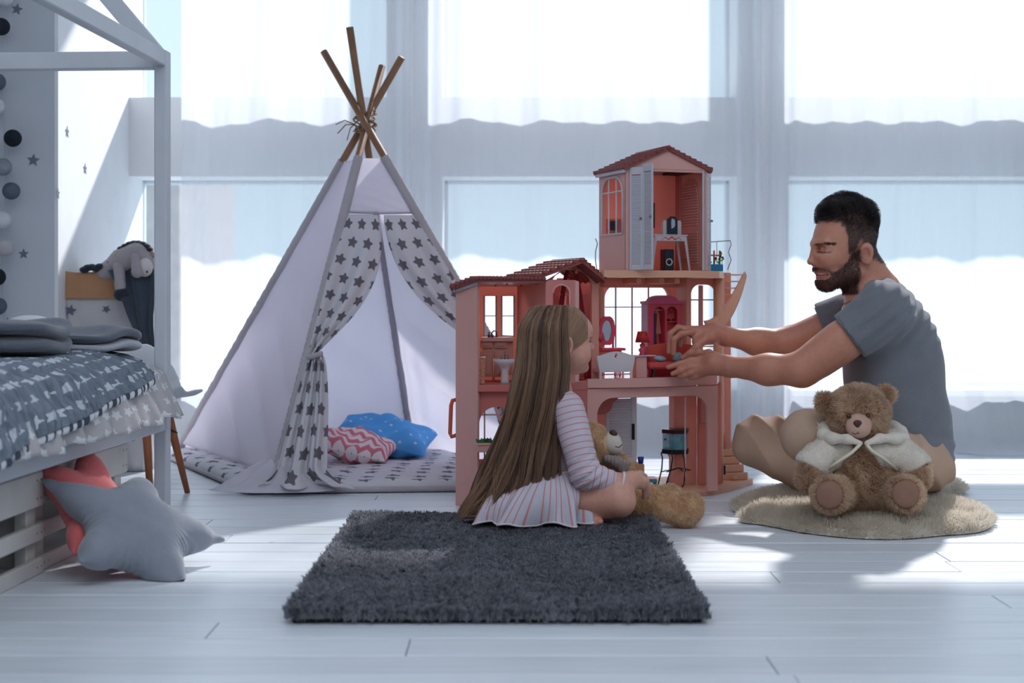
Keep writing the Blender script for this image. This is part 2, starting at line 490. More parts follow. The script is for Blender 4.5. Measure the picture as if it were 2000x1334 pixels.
# ------------------------------------------------------------------ the room
def struct(o, kind='structure'): o['kind'] = kind; return o
M_wall = mat('white_plaster', (236, 238, 241), 0.85, 0.03, 2.0, 0.15, 45)
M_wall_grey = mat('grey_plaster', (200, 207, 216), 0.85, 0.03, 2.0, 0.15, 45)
M_ceil = mat('ceiling_paint', (222, 226, 232), 0.9, 0.02)
M_frame = mat('window_white', (215, 222, 230), 0.4, 0.02)

floor = struct(mesh_obj('floor', [(-2.2, -1.6, -.014), (2.6, -1.6, -.014), (2.6, 6.05, -.014), (-2.2, 6.05, -.014), (-2.2, -1.6, -.1), (2.6, -1.6, -.1), (2.6, 6.05, -.1), (-2.2, 6.05, -.1)],
    [(0, 1, 2, 3), (7, 6, 5, 4), (0, 4, 5, 1), (1, 5, 6, 2), (2, 6, 7, 3), (3, 7, 4, 0)], mat('floor_joint', (92, 98, 108), 0.8)))
def plank_mat(i):
    r = random.Random(100 + i); b = r.uniform(-7, 5)
    m = bpy.data.materials.new('painted_plank_%d' % i); t = NT(m)
    mp = t.n('Mapping'); t.put(mp.inputs[0], t.coord('Object')); mp.inputs['Scale'].default_value = (1.2, 22, 22); mp.inputs['Location'].default_value = (i * 3.7, i * 1.3, 0)
    g = t.noise(mp.outputs[0], 3.0, 6, 0.65)
    c = t.mix(t.ramp(g, 0.25, 0.75), lin((206 + b, 214 + b, 222 + b)), lin((230 + b, 236 + b, 242 + b)))
    kn = t.n('TexVoronoi'); t.put(kn.inputs['Vector'], t.coord('Object')); kn.inputs['Scale'].default_value = 2.6
    spot = t.math('LESS_THAN', kn.outputs['Distance'], 0.022)
    c = t.mix(t.math('MULTIPLY', spot, 0.35), c, lin((120, 112, 108)))
    bs = t.n('BsdfPrincipled'); t.put(bs.inputs['Base Color'], c); t.put(bs.inputs['Roughness'], t.math('ADD', t.math('MULTIPLY', g, 0.22), 0.22))
    bs.inputs['Specular IOR Level'].default_value = 0.55
    bn = t.n('Bump'); bn.inputs['Strength'].default_value = 0.25; bn.inputs['Distance'].default_value = 0.002; t.put(bn.inputs['Height'], g); t.put(bs.inputs['Normal'], bn.outputs[0])
    o = t.n('OutputMaterial'); t.put(o.inputs[0], bs.outputs[0]); return m
PM = [plank_mat(i) for i in range(6)]
PW = 0.1228
y = 6.05 - PW; row = 0
y0 = 2778 * .62 / (1280.2 - 575)     # one joint line is read off at y = 2.442 m
start = y0 - math.ceil((y0 - 0.7) / PW) * PW
rows = int((6.0 - start) / PW) + 1
for rw in range(rows):
    ya = start + rw * PW; yb = min(ya + PW, 6.04)
    if ya > 6.0: break
    cuts = [-2.19]
    x = -2.19 + rnd.uniform(0.3, 2.4)
    if abs(ya - y0) < 0.01: x = -0.183
    while x < 2.3: cuts.append(x); x += rnd.uniform(1.7, 2.9)
    cuts.append(2.59)
    for a, b in zip(cuts[:-1], cuts[1:]):
        dz = rnd.uniform(-.0006, .0004); g = rnd.uniform(.0012, .0024)
        MB().bbox((a + .001, ya + g, -.0139), (b - .001, yb - g, dz), 0.0016).obj('plank', PM[rnd.randrange(6)], floor)

def wall_box(name, lo, hi, m): return struct(MB().box(lo, hi).obj(name, m))
WI, WO = 5.75, 6.02                       # inner and outer face of the window wall
ZS, ZH, ZU, ZT, ZC = 0.24, 1.097, 1.417, 2.36, 3.0
XA = -1.56
PIL = [(-.507, -.282), (.91, 1.118)]
XE = 2.35
m = MB(); m.box((XA, WI, 0), (2.6, WO, ZS)); m.box((XA, WI, ZH), (2.6, WO, ZU)); m.box((XA, WI, ZT), (2.6, WO, ZC))
for a, b in PIL + [(XE, 2.6)]:
    m.box((a, WI, ZS), (b, WO, ZH)); m.box((a, WI, ZU), (b, WO, ZT))
struct(m.obj('wall_back', M_wall))
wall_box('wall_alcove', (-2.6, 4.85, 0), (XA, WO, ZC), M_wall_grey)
MBX = wall_box('wall_alcove_side', (XA, 4.851, 0), (XA + .012, WO, ZC), mat('lit_reveal_white', (238, 241, 245), 0.8, 0.02))  # side face coloured whiter than the alcove front to carry its window light
wall_box('wall_left', (-2.3, -1.6, 0), (-2.2, 4.85, ZC), M_wall)
wall_box('wall_right', (2.6, -1.6, 0), (2.7, WO, ZC), M_wall)
wall_box('wall_front', (-2.3, -1.7, 0), (2.7, -1.6, ZC), M_wall)
wall_box('ceiling', (-2.6, -1.7, ZC), (2.7, WO, ZC + .1), M_ceil)
M_glass = mat('window_glass', (235, 242, 250), 0.05, 0.0, clear=0.94)
wx = [(XA, PIL[0][0]), (PIL[0][1], PIL[1][0]), (PIL[1][1], XE)]
n = 0
for (z0, z1) in ((ZS, ZH), (ZU, ZT)):
    for (a, b) in wx:
        n += 1
        fr = MB(); t_ = .03; ya, yb = WO - .05, WO - .01
        fr.bbox((a, ya, z0), (a + t_ * .5, yb, z1), .003); fr.bbox((b - t_ * .5, ya, z0), (b, yb, z1), .003)
        fr.bbox((a, ya, z0), (b, yb, z0 + t_ * .5), .003); fr.bbox((a, ya, z1 - t_ * .5), (b, yb, z1), .003)
        f = struct(fr.obj('window_%d' % n, M_frame))
        MB().box((a + .01, WO - .034, z0 + .01), (b - .01, WO - .028, z1 - .01)).obj('pane', M_glass, f)
for i, (a, b) in enumerate(((XA, PIL[0][0]), (PIL[0][1], PIL[1][0]), (PIL[1][1], XE))):
    struct(MB().bbox((a, WI - .095, ZS - .028), (b, WI + .02, ZS), .004).obj('added_sill_%d' % (i + 1), M_frame))  # protruding sill boards added to keep sun off the curtain below
struct(MB().bbox((XA, 4.83, 0), (XA + .014, WI - .03, .07), .003).bbox((-2.2, 4.836, 0), (XA + .014, 4.85, .07), .003).obj('baseboard_alcove', M_frame))

# building across the street, seen in the gap left of the curtain
bd = thing('apartment_building', 'distant apartment block with brick wall seen through the gap beside the curtain', 'building', (-9.0, 30, -9))
M_brick = mat('far_brick', (196, 184, 184), 0.9, 0.1, 3); M_fw = mat('far_window', (140, 156, 178), 0.2, 0.05)
MB().box((-16, 30, -9), (-7.0, 36, 3.6)).obj('wall', M_brick, bd)
MB().box((-16.1, 29.8, 3.6), (-6.95, 36, 3.9)).obj('roof', mat('far_roof', (120, 122, 130), 0.8), bd)
fw0 = None
for i in range(4):
    for j in range(5):
        x0 = -8.25 - i * 1.7; z0 = -6.6 + j * 1.75
        f = MB().box((x0, 29.95, z0), (x0 + .95, 30.02, z0 + 1.15)).obj('window', mat('far_window_frame', (205, 210, 216), .6), bd)
        MB().box((x0 + .08, 29.93, z0 + .08), (x0 + .44, 29.96, z0 + 1.07)).box((x0 + .51, 29.93, z0 + .08), (x0 + .87, 29.96, z0 + 1.07)).obj('pane', M_fw, f)

# sheer curtains
def sheer():
    m = bpy.data.materials.new('sheer_voile'); t = NT(m)
    sp = t.n('SeparateXYZ'); t.put(sp.inputs[0], t.coord('UV'))
    weave = t.math('MULTIPLY', t.math('ADD', t.math('SINE', t.math('MULTIPLY', sp.outputs[0], 1800.0)), 1.0), 0.02)
    lw = t.n('LayerWeight'); lw.inputs[0].default_value = 0.25
    d = t.n('BsdfDiffuse'); d.inputs[0].default_value = lin((244, 246, 247)); d.inputs[1].default_value = 0.5
    tr = t.n('BsdfTranslucent'); tr.inputs[0].default_value = lin((220, 226, 236))
    mx = t.n('MixShader', ins={0: 0.62}); t.put(mx.inputs[1], d.outputs[0]); t.put(mx.inputs[2], tr.outputs[0])
    tp = t.n('BsdfTransparent')
    f = t.math('SUBTRACT', t.math('SUBTRACT', 0.50, weave), t.math('MULTIPLY', lw.outputs['Facing'], 0.55))
    mx2 = t.n('MixShader'); t.put(mx2.inputs[0], f); t.put(mx2.inputs[1], mx.outputs[0]); t.put(mx2.inputs[2], tp.outputs[0])
    o = t.n('OutputMaterial'); t.put(o.inputs[0], mx2.outputs[0]); return m
M_sheer = sheer()
def curtain(x0, x1, ybase, seed, label, gather):
    nx = int((x1 - x0) / .006); L = x1 - x0
    def f(U, V):
        x = x0 + U * L; z = 2.62 * (1 - V) + .004
        gat = sum(np.exp(-((x - c) / wd) ** 2) for c, wd in gather)
        r = np.random.default_rng(seed); p = r.uniform(0, 6.28, 8)
        drift = .03 * np.sin(3.1 * V + p[7] + 2 * x)
        fold = .028 * np.sin(2 * np.pi * (x + drift) / .34 + p[0] + 1.2 * np.sin(4.1 * x + p[1])) * (.55 + .45 * np.sin(2.3 * x + p[2]))
        fold = fold + .007 * np.sin(2 * np.pi * (x + drift) / .15 + p[3]) + .0012 * np.sin(2 * np.pi * (x + drift * 2) / .052 + p[4])
        fold = fold * (1 - .6 * gat) + gat * .022 * np.sin(2 * np.pi * (x + drift * .4) / .066 + p[5] + 1.5 * np.sin(9 * x))
        bot = np.clip((.30 - z) / .30, 0, 1)
        y = ybase + fold * (1 + .5 * bot) - .05 * bot ** 2 * (1 + .6 * np.sin(9 * x + p[6])) - .10 * np.clip((.05 - z) / .05, 0, 1) ** 2 * (1 + .5 * np.sin(14 * x))
        z = np.maximum(z, .006 + .004 * np.sin(40 * x) ** 2)
        return x, y, z
    o = sheet('sheer_curtain', f, nx, 60, M_sheer, None, 0, (L, 2.62))
    return tag(o, label, 'curtain', 'sheer curtains along the window wall')
curtain(-1.305, -.40, 5.60, 3, 'white sheer curtain hanging behind the play tent from its gathered edge at the pillar', [(-.40, .10)])
curtain(-.388, .985, 5.60, 5, 'white sheer curtain across the middle window behind the doll house', [(-.40, .10), (.98, .12)])
curtain(.996, 2.45, 5.60, 8, 'white sheer curtain across the window behind the seated man', [(.98, .12)])

# wall stars and ball garland in the alcove
def star_poly(r, k=0.45, rot=0.0, n=5):
    return [((r if i % 2 == 0 else r * k) * math.sin(rot + math.pi * i / n), (r if i % 2 == 0 else r * k) * math.cos(rot + math.pi * i / n)) for i in range(2 * n)]
M_star = mat('grey_sticker', (112, 122, 138), 0.6)
def pxw(px, py, D): p = P(px, py, D); return p[0], p[2]
front = [(33, 18, .021, .2, 'grey star sticker nearest the ceiling beam on the alcove wall'), (65, 313, .023, .1, 'grey star sticker beside the blackest garland ball'),
         (46, 496, .019, .0, 'grey star sticker beside the pale pink garland ball'), (13, 628, .016, .3, 'small grey star sticker just above the folded throw')]
for px, py, r, a, lb in front:
    x, z = pxw(px, py, 4.849)
    m = MB(frame((x, 4.8495, z))); m.prism(star_poly(r, .45, a), -.0008, 0.0); tag(m.obj('star_sticker', M_star), lb, 'sticker', 'star stickers on the alcove walls')
for px, py, r, lb in ((131, 258, .022, 'upper slim star sticker on the sunlit reveal wall'), (166, 330, .022, 'star sticker on the sunlit reveal nearest the window'), (113, 378, .02, 'lowest star sticker on the sunlit reveal wall')):
    Y = (XA + .012) * FPX / (px - 1000); z = P(px, py, Y)[2]
    m = MB(frame((XA + .0123, Y, z))); m.prism(star_poly(r), 0, .0008, 'yz'); tag(m.obj('star_sticker', M_star), lb, 'sticker', 'star stickers on the alcove walls')
gl = thing('ball_garland', 'hanging string of black, grey and white cotton balls on the alcove wall', 'garland', (-1.75, 4.80, 0.5))
pts = [P(8 + 4 * math.sin(i * .7), -60 + i * 36, 4.815) for i in range(21)]
MB().tube(pts, .0018, 5).obj('string', mat('garland_string', (196, 200, 206), .8), gl, True)
bc = {'k': mat('ball_black', (28, 34, 44), .9, .1, 40, .4, 160), 'g': mat('ball_grey', (92, 104, 120), .9, .1, 40, .4, 160), 'l': mat('ball_light_grey', (142, 152, 164), .9, .1, 40, .4, 160),
      'w': mat('ball_white', (214, 218, 224), .9, .05, 40, .4, 160), 'p': mat('ball_pale_pink', (192, 190, 196), .9, .05, 40, .4, 160)}
for px, py, c in ((8, -4, 'w'), (2, 52, 'k'), (-6, 160, 'g'), (-8, 208, 'w'), (25, 270, 'k'), (6, 326, 'l'), (22, 373, 'g'), (4, 430, 'w'), (10, 484, 'p'), (-6, 541, 'k'), (-4, 598, 'g')):
    m = MB(); p = P(px, py, 4.79); m.ell(p, .0295, 20, 12); m.obj('ball', bc[c], gl, True)
# ------------------------------------------------------------------ house-frame bed on the left
M_white = mat('bed_white_paint', (206, 211, 219), 0.5, 0.05, 5, 0.12, 30, stretch=(1, 1, 1))
M_crate = mat('crate_white_wash', (216, 212, 208), 0.7, 0.10, 4, 0.3, 25)
BA = math.atan2(-150 / 2778, 1)          # bed is turned about three degrees
BR = rz(BA); BO = np.array([-.947, 3.895, 0])   # outer corner at the foot of the visible post
TB = frame(BO, BR)
def bw(x, y, z): return TB[:3, :3] @ np.array([x, y, z]) + BO
bed = thing('house_bed', 'white wooden house-frame bed with gable beams on the left', 'bed', BO)
PT = .040; BWID = .92; BLEN = 1.98; HT = 1.29
def bpart(name, *boxes, m=M_white, parent=bed, b=.003):
    mb = MB(TB)
    for lo, hi in boxes: mb.bbox(lo, hi, b)
    return mb.obj(name, m, parent)
for x in (-.034, -BWID):
    for y in (.0, -BLEN):
        bpart('post', ((x, y, 0), (x + .034, y + .045, HT)))
bpart('side_rail', ((-.03, -BLEN + .045, .247), (-.002, 0, .302)))
bpart('side_rail', ((-BWID, -BLEN + .045, .247), (-BWID + .028, 0, .302)))
bpart('end_rail', ((-BWID + .034, .008, .247), (-.034, .036, .302)))
bpart('top_rail', ((-.032, -BLEN + .045, HT - .044), (-.002, .0, HT)))
bpart('top_rail', ((-BWID, -BLEN + .045, HT - .044), (-BWID + .03, .0, HT)))
bpart('cross_beam', ((-BWID + .034, .004, HT - .05), (-.034, .04, HT - .002)))
bpart('cross_beam', ((-BWID + .034, -BLEN + .004, HT - .05), (-.034, -BLEN + .04, HT - .002)))
for y in (.004, -BLEN + .004):
    for s_ in (0, 1):
        x0, x1 = (-.006, -BWID / 2) if s_ == 0 else (-BWID + .006, -BWID / 2)
        L = math.hypot(.45, .52); mb = MB(TB)
        a = np.array([x0, y, HT - .004]); c = np.array([x1, y, HT + .53]); d = (c - a) / np.linalg.norm(c - a); nn = np.array([d[2], 0, -d[0]]) * (.026 if s_ == 0 else -.026)
        V = [a - nn * 1.75, a - nn * .05, c - nn * .05, c - nn * 1.75]; V = V + [v + np.array([0, .036, 0]) for v in V]
        mb.add(V, [(0, 1, 2, 3), (7, 6, 5, 4), (0, 4, 5, 1), (1, 5, 6, 2), (2, 6, 7, 3), (3, 7, 4, 0)]).obj('gable_beam', M_white, bed)
bpart('ridge_beam', ((-BWID / 2 - .02, -BLEN + .045, HT + .50), (-BWID / 2 + .02, 0, HT + .545)))
bpart('slat_base', ((-BWID + .03, -BLEN + .05, .275), (-.035, -.004, .295)))
M_mat = mat('mattress_cotton', (196, 200, 208), .9, .04)
mt = tag(MB(TB).bbox((-BWID + .05, -BLEN + .06, .296), (-.045, -.012, .425), .02).obj('mattress', M_mat, None, True), 'pale mattress lying on the slats of the house bed under the quilt', 'mattress')

# bedding: sheet and quilt hang over the right side
sheet_print = mat('sheet_print', (196, 193, 196), .9, .05, 12, .2, 120, trans=.12, pattern=stars_pattern((232, 234, 238), .055, .017, .3, .5))
def side_profile(t, prof):
    """t 0..1 along a polyline of (x, z)"""
    prof = np.array(prof); s_ = np.r_[0, np.cumsum(np.linalg.norm(np.diff(prof, axis=0), axis=1))]; s_ /= s_[-1]
    return np.interp(t, s_, prof[:, 0]), np.interp(t, s_, prof[:, 1])
def drape(name, prof0, prof1, ya, yb, nu, nv, m, disp, thick, uvl, parent=None):
    def f(U, V):
        x0, z0 = side_profile(V, prof0); x1, z1 = side_profile(V, prof1)
        x = x0 + (x1 - x0) * U; z = z0 + (z1 - z0) * U; y = ya + (yb - ya) * U
        dx, dy, dz = disp(U, V, x, y, z)
        L = np.stack([x + dx, y + dy, z + dz], -1) @ BR.T + BO
        return L[..., 0], L[..., 1], L[..., 2]
    return sheet(name, f, nu, nv, m, parent, thick, uvl)
def d_sheet(U, V, x, y, z):
    h = np.clip((.43 - z) / .12, 0, 1)
    w1 = np.sin(2 * np.pi * (y / .16) + 1.5 * np.sin(7 * y)) * .012 * h + np.sin(2 * np.pi * y / .06 + V * 9) * .004 * h
    return w1 + .008 * h, 0 * x, .006 * np.sin(2 * np.pi * y / .22) * h ** 2
sh = drape('fitted_sheet', [(-.85, .432), (-.10, .432), (-.03, .425), (.005, .39), (.022, .33), (.022, .288)], [(-.85, .432), (-.10, .432), (-.03, .425), (.0, .40), (.020, .35), (.046, .292)], -1.95, -.012, 300, 90, sheet_print, d_sheet, .004, (1.95, 1.3))
tag(sh, 'pale star-printed bed sheet hanging out below the quilt', 'sheet')
quilt_print = mat('quilt_print', (126, 137, 151), .8, .16, 1.3, 1.0, 1.0, stretch=(11, 46, 11), bdist=.03, pattern=stars_pattern((206, 214, 222), .052, .0165, .5, .8, k=.84))
def d_quilt(U, V, x, y, z):
    p = np.stack([x, y, z], -1).reshape(-1, 3); sh_ = x.shape
    q = p * np.array([1.0, 1.0, 1.0])
    # long thin creases that run down the drape, and crumpled ripples
    a = 1 - 2 * np.abs(np.sin(np.pi * (p[:, 1] / .030 + 1.1 * np.sin(p[:, 0] * 14 + p[:, 1] * 3) + .9 * vnoise(p, 9, 2) + 3.0 * (V.ravel() - .5))))
    b = vnoise(q * np.array([1, 1.8, 1]), 34, 5); c = vnoise(q, 9, 8)
    d = (.0120 * a * (.35 + .65 * np.clip(vnoise(p, 14, 4) + .5, 0, 1)) + .0100 * b + .016 * c).reshape(sh_)
    side = np.clip((V - .45) / .3, 0, 1)
    return d * side + .006 * np.sin(14 * y) * side, 0 * x, d * (1 - side * .7)
q0 = [(-.84, .458), (-.30, .468), (-.12, .466), (-.03, .452), (.022, .41), (.040, .345), (.046, .295)]
q1 = [(-.84, .452), (-.34, .474), (-.14, .472), (-.07, .462), (-.025, .445), (.002, .42), (.012, .402)]
ql = thing('star_quilt', 'crumpled grey quilt with white stars and striped edging over the bed', 'quilt', bw(-.3, -.9, .46))
drape('cover', q0, q1, -1.35, -.10, 620, 330, quilt_print, d_quilt, .010, (1.25, 1.05), ql)
bind = mat('quilt_binding', (222, 226, 232), .8, .03, pattern=stripes_pattern((74, 82, 96), .017, .42, 0))
def edge(U, V):
    u = U; xh = q0[-1][0] + (q1[-1][0] - q0[-1][0]) * u; zh = q0[-1][1] + (q1[-1][1] - q0[-1][1]) * u; y = -1.35 + 1.25 * u
    dx, dy, dz = d_quilt(u, np.ones_like(u), xh, y, zh)
    th = 2 * np.pi * V; r1 = .010
    L = np.stack([xh + dx + r1 * .55 * np.cos(th), y, zh + dz - .006 + r1 * np.sin(th)], -1) @ BR.T + BO
    return L[..., 0], L[..., 1], L[..., 2]
sheet('striped_binding', edge, 420, 12, bind, ql, 0, (1.25, .06))
def endedge(U, V):
    x, z = side_profile(U, q1); y = -.10 + 0 * U; dx, dy, dz = d_quilt(np.ones_like(U), U, x, y, z)
    th = 2 * np.pi * V
    L = np.stack([x + dx, y + .006 * np.cos(th), z + dz + .008 * np.sin(th)], -1) @ BR.T + BO
    return L[..., 0], L[..., 1], L[..., 2]
sheet('striped_binding', endedge, 260, 10, bind, ql, 0, (1.05, .05))

# folded throws on the bed
M_throw = mat('grey_throw', (92, 98, 112), .95, .10, 8, .4, 140, sheen=.5)
M_throw_in = mat('grey_throw_fleece', (176, 180, 192), .95, .06, 20, .5, 180, sheen=.6)
def folded(name, label, lo, hi, layers, seed, m, rot=0.0):
    t = thing(name, label, 'blanket', bw((lo[0] + hi[0]) / 2, (lo[1] + hi[1]) / 2, lo[2]), 'folded throws on the bed')
    hz = (hi[2] - lo[2]) / layers; c0 = np.array([(lo[0] + hi[0]) / 2, (lo[1] + hi[1]) / 2])
    for i in range(layers):
        def f(U, V):
            th = 2 * np.pi * V; e = 6.5
            cx = np.sign(np.cos(th)) * np.abs(np.cos(th)) ** (2 / e); cz = np.sign(np.sin(th)) * np.abs(np.sin(th)) ** (2 / 3.6)
            endc = np.clip(np.sin(np.pi * U), 0, 1) ** .22
            x = c0[0] + cx * (hi[0] - lo[0]) / 2 * (.35 + .65 * endc) + .006 * np.sin(9 * U + seed)
            y = lo[1] + (hi[1] - lo[1]) * U + .01 * np.sin(5 * V * 6.28 + seed) * 0
            z = lo[2] + hz * (i + .5) + cz * hz * .5 * endc + .008 * np.sin(7 * U + 2.2 * seed + 5 * x) * (i + 1) / layers + .005 * np.sin(23 * x + seed) * np.sin(11 * U) + .006 * np.sin(17 * x + 9 * U + 2 * seed) * endc
            xr = c0[0] + (x - c0[0]) * math.cos(rot) - (y - c0[1]) * math.sin(rot); yr = c0[1] + (x - c0[0]) * math.sin(rot) + (y - c0[1]) * math.cos(rot)
            L = np.stack([xr, yr, z], -1) @ BR.T + BO
            return L[..., 0], L[..., 1], L[..., 2]
        sheet('fold', f, 60, 40, m if i < layers - 1 or name != 'grey_throw' else M_throw, t)
    return t
folded('grey_throw', 'grey throw folded over in a soft roll on top of the quilt', (-.60, -.66, .478), (-.10, -.34, .556), 2, 1.0, M_throw, .12)
folded('grey_throw', 'smaller grey throw folded flat at the foot end of the bed', (-.40, -.30, .474), (-.02, -.075, .528), 2, 2.3, M_throw_in, -.05)
cu = tag(MB(TB).ell((-.30, -.20, .548), (.055, .04, .018), 22, 12).obj('white_cushion', mat('white_cotton', (226, 230, 236), .9, .03), None, True), 'small white cushion peeking out behind the folded grey throw', 'cushion')
tg = MB(TB); tg.ell((-.42, -1.02, .51), (.06, .06, .035), 18, 10); tag(tg.obj('pink_soft_toy', mat('pale_pink_plush', (206, 170, 166), .95, .08, 30, .5, 150), None, True), 'pale pink soft toy cut off at the edge, lying on the quilt', 'toy')

# slatted storage crates under the bed
def crate(y0, y1, xf, label):
    c = thing('storage_crate', label, 'crate', bw(xf, (y0 + y1) / 2, 0), 'slatted crates under the bed'); T_ = .016
    for z0, z1 in ((0, .035), (.074, .112), (.150, .228)):
        MB(TB).bbox((xf - T_, y0, z0), (xf, y1, z1), .0025).obj('slat', M_crate, c)
    for y in (y0 + .001, y1 - .052):
        MB(TB).bbox((xf - T_ - .03, y, .004), (xf - T_ - .001, y + .05, .224), .0025).obj('corner_block', M_crate, c)
        MB(TB).bbox((xf - .55, y + (.0 if y < (y0 + y1) / 2 else .034), .0), (xf - T_ - .031, y + (.016 if y < (y0 + y1) / 2 else .05), .222), .002).obj('side_board', M_crate, c)
    MB(TB).bbox((xf - .55, y0 + .02, .004), (xf - T_ - .032, y1 - .02, .014), .001).obj('bottom_board', M_crate, c)
    nl = MB(TB)
    for y in (y0 + .012, y0 + .035, y1 - .012, y1 - .035):
        for z in (.018, .093, .17, .21): nl.tube([(xf - .001, y, z), (xf + .0006, y, z)], .0028, 8)
    nl.obj('nail_heads', mat('nail', (150, 146, 140), .4, metal=.6), c)['kind'] = 'stuff'
    return c
crate(-1.52, -.73, -.058, 'nearer slatted white storage crate under the bed')
crate(-.715, -.125, -.066, 'farther slatted white storage crate under the bed beside the post')
bx = thing('cardboard_box', 'brown box standing in the dark inside the nearer storage crate', 'box', bw(-.3, -1.1, .015))
MB(TB).bbox((-.42, -1.35, .015), (-.14, -1.02, .17), .003).obj('body', mat('brown_card', (128, 92, 70), .85, .06), bx)
MB(TB).bbox((-.425, -1.355, .172), (-.135, -1.015, .186), .002).obj('lid', mat('brown_card', (128, 92, 70)), bx)

# ------------------------------------------------------------------ star pillows
def star_pillow(name, label, c, R_, axes, m, rmax, thick, seed, rot0=0.0):
    """stuffed five-armed star; axes = rows (right, up, normal)"""
    A = np.array(axes); B = Body(); fl = thick / .062
    B.ell((0, 0, 0), (rmax * .50, rmax * .50, .052), .03)
    for i in range(5):
        th = rot0 + 2 * math.pi * i / 5; d = np.array([math.sin(th), math.cos(th), 0]); q = .90 + .14 * math.sin(3.7 * i + seed)
        B.limb(d * rmax * .28, d * rmax * .62, .055, .035, .045); B.limb(d * rmax * .60, d * rmax * q, .036, .007, .03)
    def wr(X):
        th = np.arctan2(X[:, 0], X[:, 1]); r = np.hypot(X[:, 0], X[:, 1]); ph = ((th - rot0) / (2 * np.pi / 5)) % 1; nt = np.clip(1 - np.abs(ph - .5) * 3.0, 0, 1) * np.clip((r / rmax - .28) / .2, 0, 1)
        return .0032 * nt * np.sin(th * 46 + 30 * r + seed) + .0030 * vnoise(X + seed, 30, 4) + .0016 * np.clip(r / rmax - .5, 0, 1) * np.sin(r * 190 + 2 * np.sin(3 * th))
    V, F = B.mesh(.0042, wr)
    V = V * np.array([1, 1, .92 * fl]); V = V @ A + np.array(c); V[:, 2] = np.maximum(V[:, 2], .002)
    o = mesh_obj(name, V, F, m, None, True)
    r = rmax * .99
    return tag(o, label, 'pillow', 'star pillows by the crates')
def unit(v): v = np.array(v, float); return v / np.linalg.norm(v)
def axes_from(n, up):
    n = unit(n); r = unit(np.cross(up, n)); return [r, np.cross(n, r), n]
M_gp = mat('grey_velvet', (140, 146, 158), .9, .05, 18, .15, 150, sheen=.5); M_pp = mat('coral_velvet', (226, 112, 112), .9, .06, 18, .15, 150, sheen=.3)
def star_at(name, label, c, n, tipdir, m, rmax, thick, seed):
    ax = axes_from(n, (0, 0, 1)); tp = np.array(tipdir) - np.array(c)
    star_pillow(name, label, c, None, ax, m, rmax, thick, seed, math.atan2(tp @ ax[0], tp @ ax[1]))
star_at('star_pillow', 'grey velvet star pillow slumped in front of the coral one', (-.838, 3.165, .094), (.50, -.36, .79), (-.99, 3.14, .205), M_gp, .222, .060, 1.3)
star_at('star_pillow', 'coral pink star pillow leaning against the crate behind the grey star', (-.945, 3.265, .112), (.80, -.16, .58), (-1.03, 3.18, .23), M_pp, .216, .050, 4.1)

# ------------------------------------------------------------------ white shell chair
ch = thing('shell_chair', 'white moulded shell chair with wooden dowel legs behind the bed post', 'chair', (-1.125, 4.33, 0))
M_shell = mat('white_shell_plastic', (228, 232, 238), .35, .02, spec=.5); M_dowel = mat('dowel_wood', (166, 98, 62), .5, .12, 10, .2, 60, stretch=(8, 8, 1)); M_wire = mat('black_wire', (30, 32, 36), .4, metal=.5)
CT = frame((-1.155, 4.33, 0), rz(R(80)))
def shell(U, V):
    # U along: seat front (0) -> back top (1); V across
    px = np.interp(U, [0, .12, .45, .6, .72, 1], [.205, .17, .0, -.085, -.125, -.175]); pz = np.interp(U, [0, .12, .45, .6, .72, 1], [.292, .300, .285, .305, .35, .475])
    wv = np.interp(U, [0, .1, .3, .55, .8, .94, 1], [.12, .155, .172, .182, .175, .150, .115])
    v = V * 2 - 1
    lift = np.interp(U, [0, .3, .6, .85, 1], [.012, .034, .045, .012, .0]) * np.abs(v) ** 2.4
    fwd = np.interp(U, [0, .5, .7, 1], [0, .0, .05, .03]) * np.abs(v) ** 2.2
    L = np.stack([px + fwd, v * wv, pz + lift], -1) @ CT[:3, :3].T + CT[:3, 3]
    return L[..., 0], L[..., 1], L[..., 2]
so = sheet('seat_shell', shell, 60, 32, M_shell, ch, .008)
ss = so.modifiers.new('smooth', 'SUBSURF'); ss.levels = 1; ss.render_levels = 1
for sx in (1, -1):
    for sy in (1, -1):
        MB(CT).tube([(.075 * sx, .075 * sy, .278), (.135 * sx, .12 * sy, .0)], [.0145, .0085], 12).obj('leg', M_dowel, ch, True)
br = MB(CT)
for a, b in (((.09, .09), (-.09, -.09)), ((.09, -.09), (-.09, .09))): br.tube([(a[0], a[1], .235), (0, 0, .175), (b[0], b[1], .235)], .003, 6)
for a, b in (((1, 1), (1, -1)), ((-1, 1), (-1, -1)), ((1, 1), (-1, 1)), ((1, -1), (-1, -1))): br.tube([(.1 * a[0], .1 * a[1], .19), (.08 * b[0], .08 * b[1], .262)], .0028, 6)
br.obj('wire_brace', M_wire, ch, True)

